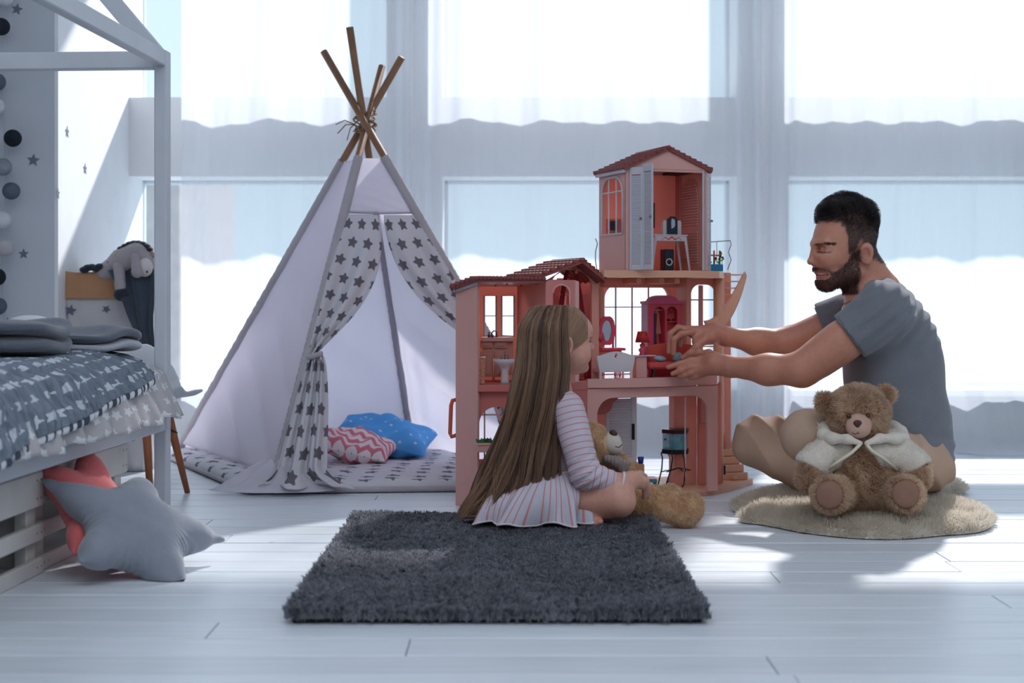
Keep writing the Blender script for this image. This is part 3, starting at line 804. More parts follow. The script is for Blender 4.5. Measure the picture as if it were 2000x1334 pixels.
# ------------------------------------------------------------------ paper storage bag with plush donkey
bagp = P(205, 535, 5.02)
bg_ = thing('paper_storage_bag', 'tall white paper storage bag with stars and a turned-down brown rim', 'bag', (bagp[0], 5.02, 0))
M_kraft = mat('kraft_paper', (184, 138, 102), .8, .06, 12, .2, 40); M_bagw = mat('white_paper', (196, 194, 196), .8, .05, 6, .4, 30)
BT = frame((bagp[0], 5.04, 0), rz(R(8)))
def tubebag(name, z0, z1, gx, gy, m, seed, parent):
    def f(U, V):
        th = 2 * np.pi * U; e = 5.0
        x = np.sign(np.cos(th)) * np.abs(np.cos(th)) ** (2 / e) * gx; y = np.sign(np.sin(th)) * np.abs(np.sin(th)) ** (2 / e) * gy
        z = z0 + (z1 - z0) * V
        cr = .006 * np.sin(13 * th + 9 * z + seed) + .005 * np.sin(31 * z + 4 * th + seed)
        k = 1 + .05 * np.sin(3 * z + seed)
        L = np.stack([x * k + cr * .6, y * k + cr * .6, z + .004 * np.sin(5 * th + seed) * V], -1) @ BT[:3, :3].T + BT[:3, 3]
        return L[..., 0], L[..., 1], L[..., 2]
    return sheet(name, f, 97, 24, m, parent, .003)
tubebag('body', .002, .63, .150, .085, M_bagw, 1, bg_)
tubebag('rim', .605, .700, .161, .096, M_kraft, 1, bg_)
MB(BT).box((-.14, -.078, .002), (.14, .078, .006)).obj('bottom', M_kraft, bg_)
for (x, z, r, a) in ((-.108, .565, .021, .2), (.012, .568, .016, .5), (-.072, .483, .009, .1), (-.03, .44, .02, .5), (.045, .45, .022, .3), (-.115, .40, .018, 0)):
    MB(BT @ frame((x, -.093, z))).prism(star_poly(r, .45, a), -.0012, .0, 'xz').obj('printed_star', mat('bag_star', (96, 104, 122), .8), bg_)

dk = thing('plush_donkey', 'grey plush donkey with dark mane flopped over the bag rim', 'soft toy', P(250, 560, 4.95))
M_dk = mat('donkey_grey_plush', (168, 162, 166), .95, .06, 30, .5, 160, sheen=.3); M_dd = mat('donkey_dark_plush', (38, 46, 60), .95, .12, 30, .6, 140, sheen=.2); M_dm = mat('donkey_muzzle', (212, 208, 206), .95, .04, 30, .3, 160)
D0 = 4.93
def Pd(px, py, d=0): return P(px, py, D0 + d)
B = Body(); B.limb(Pd(205, 530, .02), Pd(240, 508), .030, .036, .02); B.limb(Pd(240, 508), Pd(268, 497), .036, .040, .03); B.limb(Pd(268, 497), Pd(286, 515, -.01), .036, .030, .03)
V, F = B.mesh(.006); mesh_obj('body', V, F, M_dk, dk, True)
B = Body(); B.ell(Pd(283, 522, -.03), (.027, .030, .034), .01); V, F = B.mesh(.005); mesh_obj('muzzle', V, F, M_dm, dk, True)
B = Body(); B.limb(Pd(232, 522, -.03), Pd(235, 563, -.05), .020, .019, .01); V, F = B.mesh(.005); mesh_obj('foreleg', V, F, M_dk, dk, True)
B = Body(); B.ell(Pd(238, 575, -.05), (.028, .028, .024), .01); V, F = B.mesh(.005); mesh_obj('hoof', V, F, M_dd, dk, True)
B = Body(); B.limb(Pd(264, 502, -.05), Pd(268, 532, -.06), .014, .020, .01, ); V, F = B.mesh(.005); mesh_obj('ear', V, F, M_dk, dk, True)
B = Body(); B.limb(Pd(291, 488, -.0), Pd(300, 500, -.01), .010, .008, .01); V, F = B.mesh(.004); mesh_obj('ear', V, F, mat('donkey_pink_ear', (176, 138, 128), .9), dk, True)
mane = MB()
for px, py in ((217, 512), (223, 502), (230, 493), (238, 486), (246, 481), (254, 477), (262, 475), (270, 475), (278, 477), (285, 481), (290, 487), (165, 526), (172, 522), (180, 521), (188, 524), (195, 520)):
    mane.ell(Pd(px, py + 1, .0), (.017, .024, .012), 10, 7)
mane.obj('mane', M_dd, dk, True)
MB().ell(Pd(287, 531, -.062), .004, 8, 6).obj('nostril', M_dd, dk, True)
# dark blanket over the bag
def dblank(U, V):
    a = P(212, 528, 4.90); b = P(300, 520, 4.93); c = P(290, 690, 4.86); d = P(308, 700, 4.88)
    pts = [(1 - U) * (1 - V) * a[i] + U * (1 - V) * b[i] + (1 - U) * V * c[i] + U * V * d[i] for i in range(3)]
    fold = .012 * np.sin(2 * np.pi * U * 2.1 + 2 * V) * (1 - .3 * V) + .02 * np.sin(np.pi * V)
    return pts[0] + .006 * np.sin(6 * V), pts[1] - fold, pts[2] + .006 * np.sin(9 * U) * V
tag(sheet('dark_blanket', dblank, 40, 50, mat('dark_grey_wool', (58, 68, 82), .95, .10, 20, .4, 120, sheen=.3), None, .008), 'dark grey woollen blanket hanging over the bag below the donkey', 'blanket')

# ------------------------------------------------------------------ play tent
XG = np.array([-.520, 5.0, 1.223])
bases = {'front_left': np.array([-.747, 4.416, 0]), 'back_left': np.array([-1.285, 5.40, 0]), 'back_right': np.array([-.375, 5.46, 0]), 'front_right': np.array([.20, 4.63, 0])}
tops_px = {'front_left': (727, 127), 'back_left': (792, 114), 'back_right': (697, 60), 'front_right': (636, 98)}
nud = {'front_left': (.014, -.02, 0), 'back_left': (-.004, .03, 0), 'back_right': (.0, .0, 0.0), 'front_right': (.004, -.045, 0)}
tent = thing('play_tent', 'white canvas play tent with four wooden poles and star-printed door flaps', 'tent', (-.52, 5.0, 0))
M_pole = mat('pole_pine', (146, 108, 82), .55, .14, 6, .2, 50, stretch=(6, 6, .6)); M_canvas = mat('tent_canvas', (246, 244, 250), .9, .015, 4, .25, 160, trans=.66)
M_sleeve = mat('tent_sleeve', (196, 190, 198), .9, .05, 8, .4, 90, trans=.2)
flap_print = mat('flap_print', (228, 226, 232), .9, .02, 6, .2, 160, trans=.30, pattern=stars_pattern((126, 122, 132), .078, .0255, .2, .15, k=.78))
mat_print = mat('play_mat_print', (206, 204, 212), .9, .03, 6, .3, 120, pattern=stars_pattern((104, 106, 118), .085, .0245, .1, .3, k=.80))
poles = {}
for k, b in bases.items():
    c = XG + np.array(nud[k]); d = c - b
    zt = CAMZ + (HOR - tops_px[k][1]) * (c[1] + .12 * d[1]) / FPX
    poles[k] = (b, d, b + d * (zt / d[2]))
    MB().tube([b + d * .0, b + d * .3, poles[k][2]], .0128, 14).obj('pole', M_pole, tent, True)
def on(k, t): b, d, _ = poles[k]; return b[None] + np.asarray(t).reshape(-1, 1) * d[None] if np.ndim(t) else b + t * d
TC = .895     # canvas ends here, as share of the pole up to the tie
def panel(name, k0, k1, t0, t1, m, sag, seed, inward, nu=60, nv=90, uvs=(1, 1.3), puddle=0, amp=1.0):
    b0, d0, _ = poles[k0]; b1, d1, _ = poles[k1]; cen = XG * np.array([1, 1, 0]) + np.array([0, 0, .4])
    def f(U, V):
        t = t0 + (t1 - t0) * V
        q = np.stack([(1 - U) * (b0[i] + d0[i] * t) + U * (b1[i] + d1[i] * t) for i in range(3)], -1)
        nr = np.cross((b1 - b0), (d0 + d1) / 2); nr = nr / np.linalg.norm(nr)
        if nr @ (cen - (b0 + b1) / 2) < 0: nr = -nr
        p = q.reshape(-1, 3)
        w_ = ((.5 - np.abs(np.sin(np.pi * (5.5 * V + (-2.6 if seed == 1 else 1.8) * U * (1 - .6 * V) + wob(U, seed, 3, .4, 1.4) * .35)))) * .042 * np.sin(np.pi * U) ** .8 * np.clip(1 - V * 1.25, 0, 1) ** 1.1
              + np.sin(2 * np.pi * (4.5 * V - 2.1 * U * (1 - V)) + seed) * .005 * (1 - V) * np.sin(np.pi * U)) * amp
        s_ = sag * np.sin(np.pi * U) * (.25 + .75 * np.sin(np.pi * np.clip(V * .95 + .05, 0, 1))) * inward + w_
        return q[..., 0] + nr[0] * s_, q[..., 1] + nr[1] * s_, np.maximum(q[..., 2] + nr[2] * s_, .012)
    return sheet(name, f, nu, nv, m, tent, .0015, uvs)
panel('side_panel', 'front_left', 'back_left', .045, TC, M_canvas, .035, 1, 1)
panel('side_panel', 'back_left', 'back_right', .02, TC, M_canvas, .03, 2, 1)
panel('side_panel', 'back_right', 'front_right', .02, TC, M_canvas, .03, 3, 1)
panel('front_panel', 'front_left', 'front_right', .735, TC - .004, M_canvas, .004, 4, -1, 40, 30, amp=.2)
for k in bases:
    ts = np.linspace(.035, TC, 240 if 'front' in k else 120); pts = [on(k, t) for t in ts]
    rr = [.0165 + (.0011 * math.sin(i * 1.45 + 2 * math.sin(i * .31)) + .0007 * math.sin(i * 2.6)) * min(1, max(.2, 1.2 - t)) for i, t in enumerate(ts)]
    MB().tube(pts, rr, 12, False).obj('pole_sleeve', M_sleeve, tent, True)
MB().tube([on('front_left', .735) + (.012, -.004, 0), (on('front_left', .735) + on('front_right', .735)) / 2 + (0, .0, -.003), on('front_right', .735) + (-.012, -.004, 0)], .0052, 8, flat=.6).obj('door_binding', M_sleeve, tent, True)
rope = MB()
for i in range(9):
    th = np.linspace(0, 2 * np.pi, 26); zz = 1.196 + i * .007; rr = .037 + .004 * math.sin(i * 2)
    rope.tube([XG * [1, 1, 0] + np.array([.004, -.006, zz + .012 * math.sin(t + i)]) + rr * np.array([math.cos(t), math.sin(t), 0]) for t in th], .0026, 6)
for e in ((-.055, -.03, -.035), (-.062, -.03, -.004), (-.02, -.05, -.06), (.03, -.05, -.05)):
    a = XG + np.array([-.03, -.035, -.01]); rope.tube([a, a + np.array(e) * .5 + (0, -.01, .014), a + np.array(e)], .002, 6)
rope.obj('tie_rope', mat('jute_rope', (150, 118, 92), .9, .1, 60), tent, True)

# door flaps: gathered to the poles at the ties, falling open below
def flap(pole, side, label=None):
    b, d, _ = poles[pole]; oth = poles['front_right' if pole == 'front_left' else 'front_left']
    tie_t = .345
    topa = b + d * .728; topb = (b + d * .728) * .5 + (oth[0] + oth[1] * .728) * .5
    tie = b + d * tie_t + np.array([.030 * side, -.012, 0])
    def f(U, V):
        # U: 0 at pole -> 1 at the free edge; V: 0 at the top -> 1 at the tie
        top = [topa[i] + (topb[i] - topa[i]) * U for i in range(3)]
        tp = .728 + (tie_t - .728) * V
        px = [b[i] + d[i] * tp for i in range(3)]
        # free edge sweeps in a curve from the middle of the top to the tie
        s_ = V ** 1.25
        ex = [topb[i] + (tie[i] - topb[i]) * V for i in range(3)]
        bow = .075 * np.sin(np.pi * V ** .85) * (-side)
        ex[0] = ex[0] - bow * (1.0 if side > 0 else -1.0) * side; ex[2] = ex[2] - .035 * np.sin(np.pi * V)
        fold = .020 * np.sin(2 * np.pi * U * (1.7 + .6 * V) + .6) * np.clip(V * 2.2, 0, 1) * (1.1 - .6 * V)
        q = [px[i] + (ex[i] - px[i]) * U for i in range(3)]
        curl = np.clip((U - .86) / .14, 0, 1) ** 2
        return q[0] - .012 * curl * side, q[1] - .006 - fold + .02 * curl, q[2]
    sheet('door_flap', f, 60, 80, flap_print, tent, .0015, (.24, .62))
    def g(U, V):
        u = U - .5
        base = b + d * .02
        z = tie[2] * (1 - V) + .03 * V
        t = z / d[2]
        cx = b[0] + d[0] * t + (.030 + .055 * V ** .8) * side; cy = b[1] + d[1] * t - .012 - .02 * V
        wdt = .045 + .115 * V ** .7
        fold = .020 * np.sin(2 * np.pi * U * 2.6 + .8 * V + 1.0) * (.35 + .65 * V) + .007 * np.sin(2 * np.pi * U * 6 + 3)
        out = np.clip((V - .86) / .14, 0, 1) ** 2
        return cx + u * wdt + .09 * out * u + .05 * out * side * (U if side > 0 else 1 - U), cy - fold - .05 * out * np.abs(np.sin(5 * U)), z + .006 * np.sin(11 * U) * V
    sheet('door_flap', g, 60, 70, flap_print, tent, .0015, (.24, .46))
    MB().tube([tie + np.array([.022 * math.cos(a) - .004 * side, .022 * math.sin(a), .007 * math.cos(a) * side]) for a in np.linspace(0, 6.28, 22)], .005, 8, False, 1.7).obj('tie_back', M_sleeve, tent, True)
flap('front_left', 1); flap('front_right', -1)

# padded mat on the tent floor, spilling out in front
mp_ = thing('play_mat', 'padded pale play mat with grey stars on the tent floor', 'mat', (-.5, 4.9, 0))
corn = [np.array([-1.34, 5.43]), np.array([-.82, 4.40]), np.array([.24, 4.50]), np.array([-.30, 5.50])]
def matf(U, V):
    q = [(1 - U) * (1 - V) * corn[1][i] + U * (1 - V) * corn[2][i] + (1 - U) * V * corn[0][i] + U * V * corn[3][i] for i in (0, 1)]
    e = np.minimum(np.minimum(U, 1 - U) * 1.0, np.minimum(V, 1 - V) * 1.1); z = .034 * (1 - np.clip(1 - e / .035, 0, 1) ** 2.4) ** .5
    p = np.stack([q[0], q[1], 0 * U], -1).reshape(-1, 3); n_ = vnoise(p, 13, 3).reshape(U.shape) * .007 + vnoise(p, 34, 6).reshape(U.shape) * .0025
    qq = .004 * np.abs(np.sin(q[0] * 20)) * np.abs(np.sin(q[1] * 20))
    return q[0], q[1], z + .003 + (n_ + qq) * np.clip(e / .03, 0, 1)
sheet('pad', matf, 150, 150, mat_print, mp_, .002, (1.08, 1.15))
def mate(U, V):
    c4 = [corn[0], corn[1], corn[2], corn[3]]; s_ = U * 3; i = np.clip(s_.astype(int), 0, 2); f_ = s_ - i; C = np.array(c4)
    x = C[i, 0] * (1 - f_) + C[np.minimum(i + 1, 3), 0] * f_; y = C[i, 1] * (1 - f_) + C[np.minimum(i + 1, 3), 1] * f_
    th = 2 * np.pi * V; return x + .006 * np.cos(th), y + .006 * np.cos(th), .012 + .008 * np.sin(th)
sheet('piping', mate, 120, 10, M_sleeve, mp_, 0, (3, .05))
cr_ = MB()
# crumpled canvas skirt lying around the front pole foot
def skirt(U, V):
    a = poles['front_left'][0] + poles['front_left'][1] * .07; th = -2.9 + U * 2.5
    r = .03 + .15 * V
    x = a[0] - .01 + r * np.cos(th) * 1.15; y = a[1] - .0 + r * np.sin(th) * .5 - .02 * V
    z = .085 * (1 - V) ** 1.3 + .014 + .014 * np.sin(9 * th + 3 * V) * np.sin(np.pi * np.clip(V + .15, 0, 1))
    return x, y, z
sheet('canvas_skirt', skirt, 50, 24, M_canvas, tent, .002)

def cushion(name, label, c, size, rot, m, group, uvs=(1, 1)):
    t = thing(name, label, 'cushion', c, group)
    Rm = np.array(rot)
    def mk(sg):
        def f(U, V):
            x = (U * 2 - 1); y = (V * 2 - 1)
            e = np.clip((1 - x ** 4) * (1 - y ** 4), 0, 1) ** .5
            pin = 1 - .10 * (1 - np.abs(x * y)) * np.maximum(np.abs(x), np.abs(y)) ** 6
            z = sg * size[2] * e * (1 - .25 * (x * x + y * y) / 2) + .010 * np.sin(5 * x + 3 * y) * e + .006 * np.sin(11 * x - 7 * y) * e
            L = np.stack([x * size[0] * pin, y * size[1] * pin, z], -1) @ Rm.T + np.array(c)
            return L[..., 0], L[..., 1], L[..., 2]
        return f
    sheet('cover', mk(1), 46, 46, m, t, 0, uvs); sheet('backing', mk(-1), 46, 46, m, t, 0, uvs)
    return t
def chevron(t, base):
    sp = t.n('SeparateXYZ'); t.put(sp.inputs[0], t.coord('UV')); u = t.math('MULTIPLY', sp.outputs[0], 5.5); fr = t.math('ABSOLUTE', t.math('SUBTRACT', t.math('FRACT', u), .5))
    v = t.math('FRACT', t.math('SUBTRACT', t.math('MULTIPLY', sp.outputs[1], 6.0), t.math('MULTIPLY', fr, 1.1)))
    return t.mix(t.math('LESS_THAN', v, .5), base, lin((222, 126, 146)))
M_chev = mat('chevron_cotton', (240, 230, 234), .9, .03, pattern=chevron, trans=.1)
M_blue = mat('blue_cotton', (88, 168, 238), .85, .06, trans=.1, pattern=stars_pattern((196, 216, 240), .16, .022, .2, .6))
cushion('cushion', 'pink and white chevron cushion lying in the tent', P(694, 870, 4.95), (.135, .11, .042), rz(R(-8)) @ rx(R(8)) @ ry(R(12)), M_chev, 'cushions inside the tent')
cushion('cushion', 'bright blue cushion with tiny pale stars behind the pink one', P(752, 850, 5.14), (.175, .13, .05), rz(R(-6)) @ ry(R(11)) @ rx(R(12)), M_blue, 'cushions inside the tent')
# ------------------------------------------------------------------ three-storey doll house, turned about twenty degrees
HA = R(20); HO = np.array([.34, 4.25, 0.0]); HR = rz(HA); TH = frame(HO, HR); ca, sa = math.cos(HA), math.sin(HA)
def hU(px, v):
    k = (px - 1000) / FPX; return (k * (HO[1] + v * ca) - HO[0] + v * sa) / (ca - k * sa)
def hY(u, v): return HO[1] + u * sa + v * ca
def hZ(py, u, v): return CAMZ + (HOR - py) * hY(u, v) / FPX
def H(px, py, v): u = hU(px, v); return np.array([u, v, hZ(py, u, v)])
def hw(u, v, z): return HR @ np.array([u, v, z]) + HO
plast = dict(rough=.38, var=.03, vscale=3, spec=.45)
M_pk = mat('pale_pink_plastic', (230, 176, 168), trans=.16, **plast); M_co = mat('coral_plastic', (240, 180, 164), trans=.42, **plast)
M_or = mat('orange_red_plastic', (236, 164, 150), trans=.45, **plast); M_pe = mat('peach_plastic', (236, 182, 152), trans=.16, **plast)
M_rd = mat('deep_rose_plastic', (228, 140, 134), trans=.38, **plast); M_hp = mat('hot_pink_plastic', (234, 96, 122), trans=.35, **plast); M_mg = mat('magenta_plastic', (222, 104, 146), trans=.3, **plast)
M_wp = mat('white_plastic', (236, 236, 240), rough=.35, var=.02, trans=.42); M_sh = mat('grey_white_shutter', (216, 219, 228), rough=.45, var=.02, trans=.25)
M_tile = mat('roof_tile', (136, 70, 66), rough=.55, var=.12, vscale=30); M_dk = mat('black_plastic', (30, 30, 36), rough=.4); M_thin = mat('mullion', (196, 156, 156), rough=.4, trans=.1)
M_film = mat('clear_pink_plastic', (226, 150, 146), .15, .02, clear=.45)
house = thing('doll_house', 'large three-storey pink doll house with tiled roofs and open rooms', 'doll house', hw(.15, .1, 0))
def hb(name, *boxes, m=M_pk, b=.0015, parent=house):
    mb = MB(TH)
    for lo, hi in boxes: mb.bbox(lo, hi, b)
    return mb.obj(name, m, parent)
def arch(x0, x1, z0, z1, ztop=None, n=14, r=None):
    """arched opening outline, springing so that the top of the arch is z1; r = corner radius (default half width)"""
    hw_ = (x1 - x0) / 2 if r is None else r
    pts = [(x0, z0), (x1, z0)]
    for i in range(n + 1):
        a = math.pi / 2 * i / n; pts.append((x1 - hw_ + hw_ * math.cos(a), z1 - hw_ + hw_ * math.sin(a)))
    for i in range(n + 1):
        a = math.pi / 2 + math.pi / 2 * i / n; q = (x0 + hw_ + hw_ * math.cos(a), z1 - hw_ + hw_ * math.sin(a))
        if math.hypot(q[0] - pts[-1][0], q[1] - pts[-1][1]) > 1e-5: pts.append(q)
    return pts
def rect(x0, x1, z0, z1): return [(x0, z0), (x1, z0), (x1, z1), (x0, z1)]
def wall_with(name, outline, holes, v0, v1, m, parent=house): return MB(TH).prism(outline, v0, v1, 'xz', holes).obj(name, m, parent)
ZF = .366; TB_ = .671                    # bedroom floor top, tower floor underside
uL, uR = hU(1147, 0), hU(1400, .12)
# --- base plate with rounded front
pb = []
ub0, ub1 = hU(1180, .08), hU(1462, .24)
for i in range(25):
    t = i / 24; pb.append((ub0 + (ub1 - ub0) * t, .05 - .035 * math.sin(math.pi * min(1, t * 1.1)) + .20 * max(0, t - .45) ** 1.6 * 2.1))
pb += [(ub1, .34), (ub0, .40)]
MB(TH).prism(pb, 0.0, .019, 'xy').obj('base_plate', M_pe, house)
MB(TH).lathe([(.011, 0), (.010, .013), (.006, .014)], (hU(1433, .20), .20, .019), 14).obj('base_peg', M_pe, house, True)
# --- ground floor: arched front frame, coral side walls, louvred door, column
u0, u1 = hU(1147, 0), hU(1372, .10)
zc = ZF - .026
inner = arch(hU(1176, 0) , hU(1340, .08), .02, zc - .013, r=.050)
mb = MB(TH); mb.prism(rect(u0, u1, .019, zc), .0, .012, 'xz', [[(p, q) for p, q in arch(u0 + .032, u1 - .034, .0195, zc - .028, r=.052)]]); mb.obj('arch_frame', M_pk, house)
hb('side_wall', ((u0, .012, .019), (u0 + .010, .26, zc)), m=M_co); hb('side_wall', ((hU(1306, .2), .16, .019), (hU(1350, .2), .20, zc)), m=M_co)
hb('corner_wall', ((u1 + .002, .13, .019), (hU(1403, .15), .142, zc - .0)), m=M_or); hb('corner_panel', ((u1 + .004, .118, .215), (hU(1397, .12), .130, .31)), m=M_co)
hb('rear_wall', ((u0 + .012, .26, .019), (hU(1190, .26), .272, zc)), ((hU(1190, .26), .26, .29), (hU(1345, .26), .272, zc)), m=M_co)
mb = MB(TH); cu_, cz = hU(1178, .02), zc - .030
mb.prism([(cu_, cz), (cu_ + .10, cz), (cu_ + .092, cz - .012), (cu_ + .078, cz - .022), (cu_ + .070, cz - .045), (cu_ + .052, cz - .058), (cu_ + .02, cz - .058), (cu_, cz - .058)], .12, .135).obj('valance', M_rd, house)
dr = hb('louvre_door', ((hU(1184, .18), .18, .08), (hU(1190, .18), .19, .30)), ((hU(1234, .18), .18, .019), (hU(1244, .18), .19, .33)), ((hU(1184, .18), .18, .296), (hU(1244, .18), .19, .31)), m=M_wp)
n_l = 24
for i in range(n_l):
    z = .095 + i * .2 / n_l; MB(TH).box((hU(1190, .18), .181, z), (hU(1234, .18), .189, z + .0055), rx(R(28))).obj('slat', M_wp, dr)
MB(TH).bbox((hU(1236, .17), .174, .165), (hU(1241, .17), .180, .215), .001).obj('handle', M_dk, dr)
hb('door_plinth', ((hU(1184, .17), .170, .019), (hU(1236, .17), .18, .095)), m=M_pe)
hb('hinge_rod', ((hU(1342, .075), .09, .05), (hU(1344.5, .075), .095, .30)), m=M_wp)
cu2 = hU(1405.5, .16)
MB(TH).lathe([(.0165, .019), (.0165, .30), (.0155, .5), (.0155, TB_)], (cu2, .17, 0), 18).obj('column', M_pe, house, True)
hb('door_latch', ((cu2 + .010, .150, .045), (cu2 + .017, .154, .075)), m=M_dk)
hb('rear_post', ((hU(1416, .24), .24, .019), (hU(1428, .24), .262, TB_ + .02)), m=M_co)
# --- spiral stairs up the right side
for i in range(6):
    hb('stair_step', ((hU(1418, .2), .20 + i * .012, .019 + i * .0245), (hU(1461 - i * 4.2, .2), .34, .019 + (i + 1) * .0245 - .001)), m=M_pe)
band = []; 
def stair_band(U, V):
    px = 1380 + (1456 - 1380) * U ** .62; py = 640 + (535 - 640) * U ** 1.25
    wid = (.030 * (1 - .75 * U ** 3) + .004)
    k = (px - 1000) / FPX; v = .15 + .05 * U; u = (k * (HO[1] + v * ca) - HO[0] + v * sa) / (ca - k * sa)
    z = CAMZ + (HOR - py) * (HO[1] + u * sa + v * ca) / FPX
    L = np.stack([u + wid * .55 * (V - .5), v + 0 * u, z - wid * (V - .5) * 1.3], -1) @ HR.T + HO
    return L[..., 0], L[..., 1], L[..., 2]
sheet('stair_stringer', stair_band, 40, 6, M_pe, house, .006)
for i, (pa, pb_, py) in enumerate(((1418, 1452, 536), (1418, 1445, 549), (1417, 1438, 562), (1416, 1430, 575), (1400, 1412, 632), (1376, 1400, 676))):
    hb('ladder_rung', (tuple(H(pa, py + 2, .19)), tuple(H(pb_, py - .5, .19) + (0, .02, 0))), m=M_pe, b=.0008)
# --- bedroom slab
uf = [(hU(1147, 0), 0.0), (hU(1230, -.012), -.014), (hU(1310, -.012), -.012), (hU(1398, .03), .025), (hU(1410, .13), .15), (hU(1400, .3), .30), (hU(1100, .3), .30), (hU(1100, .02), .02)]
MB(TH).prism(uf, ZF - .022, ZF, 'xy').obj('bedroom_floor', mat('glossy_pink_floor', (226, 146, 144), .12, .02, spec=.7, trans=.1), house)
MB(TH).prism([(a, b - .003) for a, b in uf[:5]] + [(uf[4][0], uf[4][1] + .01), (uf[3][0] - .008, uf[3][1] + .012), (uf[2][0], uf[2][1] + .012), (uf[1][0], uf[1][1] + .012), (uf[0][0], uf[0][1] + .012)], ZF - .023, ZF + .004, 'xy').obj('floor_lip', M_pk, house)
# --- bedroom back wall with the large arched window, side pieces, upper slab
vb = .26
zb1 = TB_
w0, w1 = hU(1181, vb), hU(1306, vb); zt = hZ(556, w0, vb)
o_ = rect(hU(1090, vb), hU(1348, vb), ZF, zb1)
wall_with('bedroom_wall', o_, [arch(w0, w1, ZF + .002, zt, r=.045)], vb, vb + .012, M_co)
for px in (1204, 1236, 1268):
    hb('window_mullion', ((hU(px - 1.2, vb), vb + .004, ZF), (hU(px + 1.2, vb), vb + .008, zt)), m=M_thin, b=.0004)
hb('window_mullion', ((w0, vb + .004, hZ(601, w0, vb)), (w1, vb + .008, hZ(599, w0, vb))), m=M_thin, b=.0004)
a0, a1 = hU(1346, .19), hU(1404, .19); 
wall_with('side_window_wall', rect(a0 - .012, a1, ZF, zb1), [arch(hU(1350, .19), hU(1398, .19), ZF + .06, hZ(556, a0, .19), r=.030)], .19, .20, M_co)
hb('window_mullion', ((hU(1366, .19), .192, ZF + .05), (hU(1374, .19), .198, hZ(557, a0, .19))), m=M_pk, b=.0006); hb('window_mullion', ((a0, .193, hZ(587, a0, .19)), (a1, .197, hZ(584.5, a0, .19))), m=M_thin, b=.0004)
hb('wall_pilaster', ((hU(1338, .14), .13, ZF), (hU(1347, .14), .20, zb1)), m=M_co); hb('wall_pilaster', ((hU(1157, .1), .09, ZF), (hU(1168, .1), .115, zb1)), ((hU(1172, .2), .2, ZF), (hU(1180, .2), .215, zb1)), m=M_pe)
hb('frieze', ((hU(1170, .2), .2, zb1 - .03), (hU(1345, .2), .21, zb1)), m=M_co)
hb('beam', *[((hU(p, .12), .10, zb1 - .018), (hU(p + 10, .12), .22, zb1 - .001)) for p in (1238, 1282, 1312)], m=M_pe)
ts = TB_ + .021; 
MB(TH).prism([(hU(1180, -.015), -.015), (hU(1378, -.015), -.012), (hU(1408, .02), .03), (hU(1420, .14), .16), (hU(1420, .2), .26), (hU(1165, .24), .28), (hU(1172, .0), .0)], TB_, ts, 'xy').obj('terrace_floor', M_pe, house)
# --- tower
t0, t1 = 0.0, hU(1381, 0); td = .20; zt0 = ts; zt1 = hZ(327, t0, 0)
zg = hZ(293, hU(1305, 0), 0)
# left wall, with arched window (seen from outside)
def lw(name, m, mbf): return mbf(MB(TH)).obj(name, m, house)
wz0, wz1 = hZ(458, 0, .1), hZ(347, 0, .1)
lwall = MB(TH).prism(rect(0, td, zt0, zt1), 0.0, .006, 'yz', [arch(.022, td - .022, wz0, wz1, r=.055)]).obj('tower_wall', M_pk, house)
tr = MB(TH); prof = arch(.022, td - .022, wz0, wz1, r=.055); tr.tube([(-.001, p, q) for p, q in prof + [prof[0]]], .0035, 6)
tr.obj('arched_window_frame', M_wp, house, True)
for a, b in (((.072, wz0), (.072, wz1 - .005)), ((.128, wz0), (.128, wz1 - .005)), ((.024, wz1 - .045), (td - .024, wz1 - .045))):
    MB(TH).tube([(.001, *a), (.001, *b)], .0026, 6).obj('window_bar', M_wp, house)
hb('tower_wall', ((t1 - .006, 0, zt0), (t1, td, zt1)), m=M_co)
hb('tower_back_wall', ((0.006, td - .008, zt0), (t1 - .006, td, zt1 - .001)), m=M_or)
hb('corner_pilaster', ((0, -.002, zt0), (.012, .008, zt1)), ((t1 - .008, -.002, zt0), (t1 + .001, .006, zt1)), m=M_pk)
hb('back_pilaster', ((hU(1322, .18), .16, zt0), (hU(1334, .18), td - .008, zt1 - .001)), m=M_or)
pn = MB(TH).prism(arch(.030, .165, zt0 + .012, zt1 - .018, r=.060), t1 - .0085, t1 - .006, 'yz').obj('louvre_panel', M_co, house)
for i in range(34):
    z = zt0 + .022 + i * .0086
    if z < zt1 - .040 and not (zt0 + .125 < z < zt0 + .138):
        hw2 = .054 if z < zt1 - .085 else .054 * math.sqrt(max(.05, 1 - ((z - zt1 + .085) / .062) ** 2))
        MB(TH).box((t1 - .0115, .0975 - hw2, z), (t1 - .0085, .0975 + hw2, z + .0046), ry(R(-24))).obj('slat', M_pk, pn)
MB(TH).prism([(-.001, zt1 - .002), (t1 + .001, zt1 - .002), (t1 / 2, zg)], -.006, .004).obj('gable', M_pk, house)
MB(TH).prism([(-.001, zt1 - .002), (t1 + .001, zt1 - .002), (t1 / 2, zg)], td - .004, td + .004).obj('gable', M_pk, house)
hb('gable_beam', ((.012, -.004, zt1 - .010), (t1 - .008, .003, zt1 + .001)), m=M_pk)
hb('ceiling_gap', ((hU(1316, .1), .06, zt1 - .004), (t1 - .008, .18, zt1 + .004)), m=mat('dark_gap', (60, 30, 30), .8))
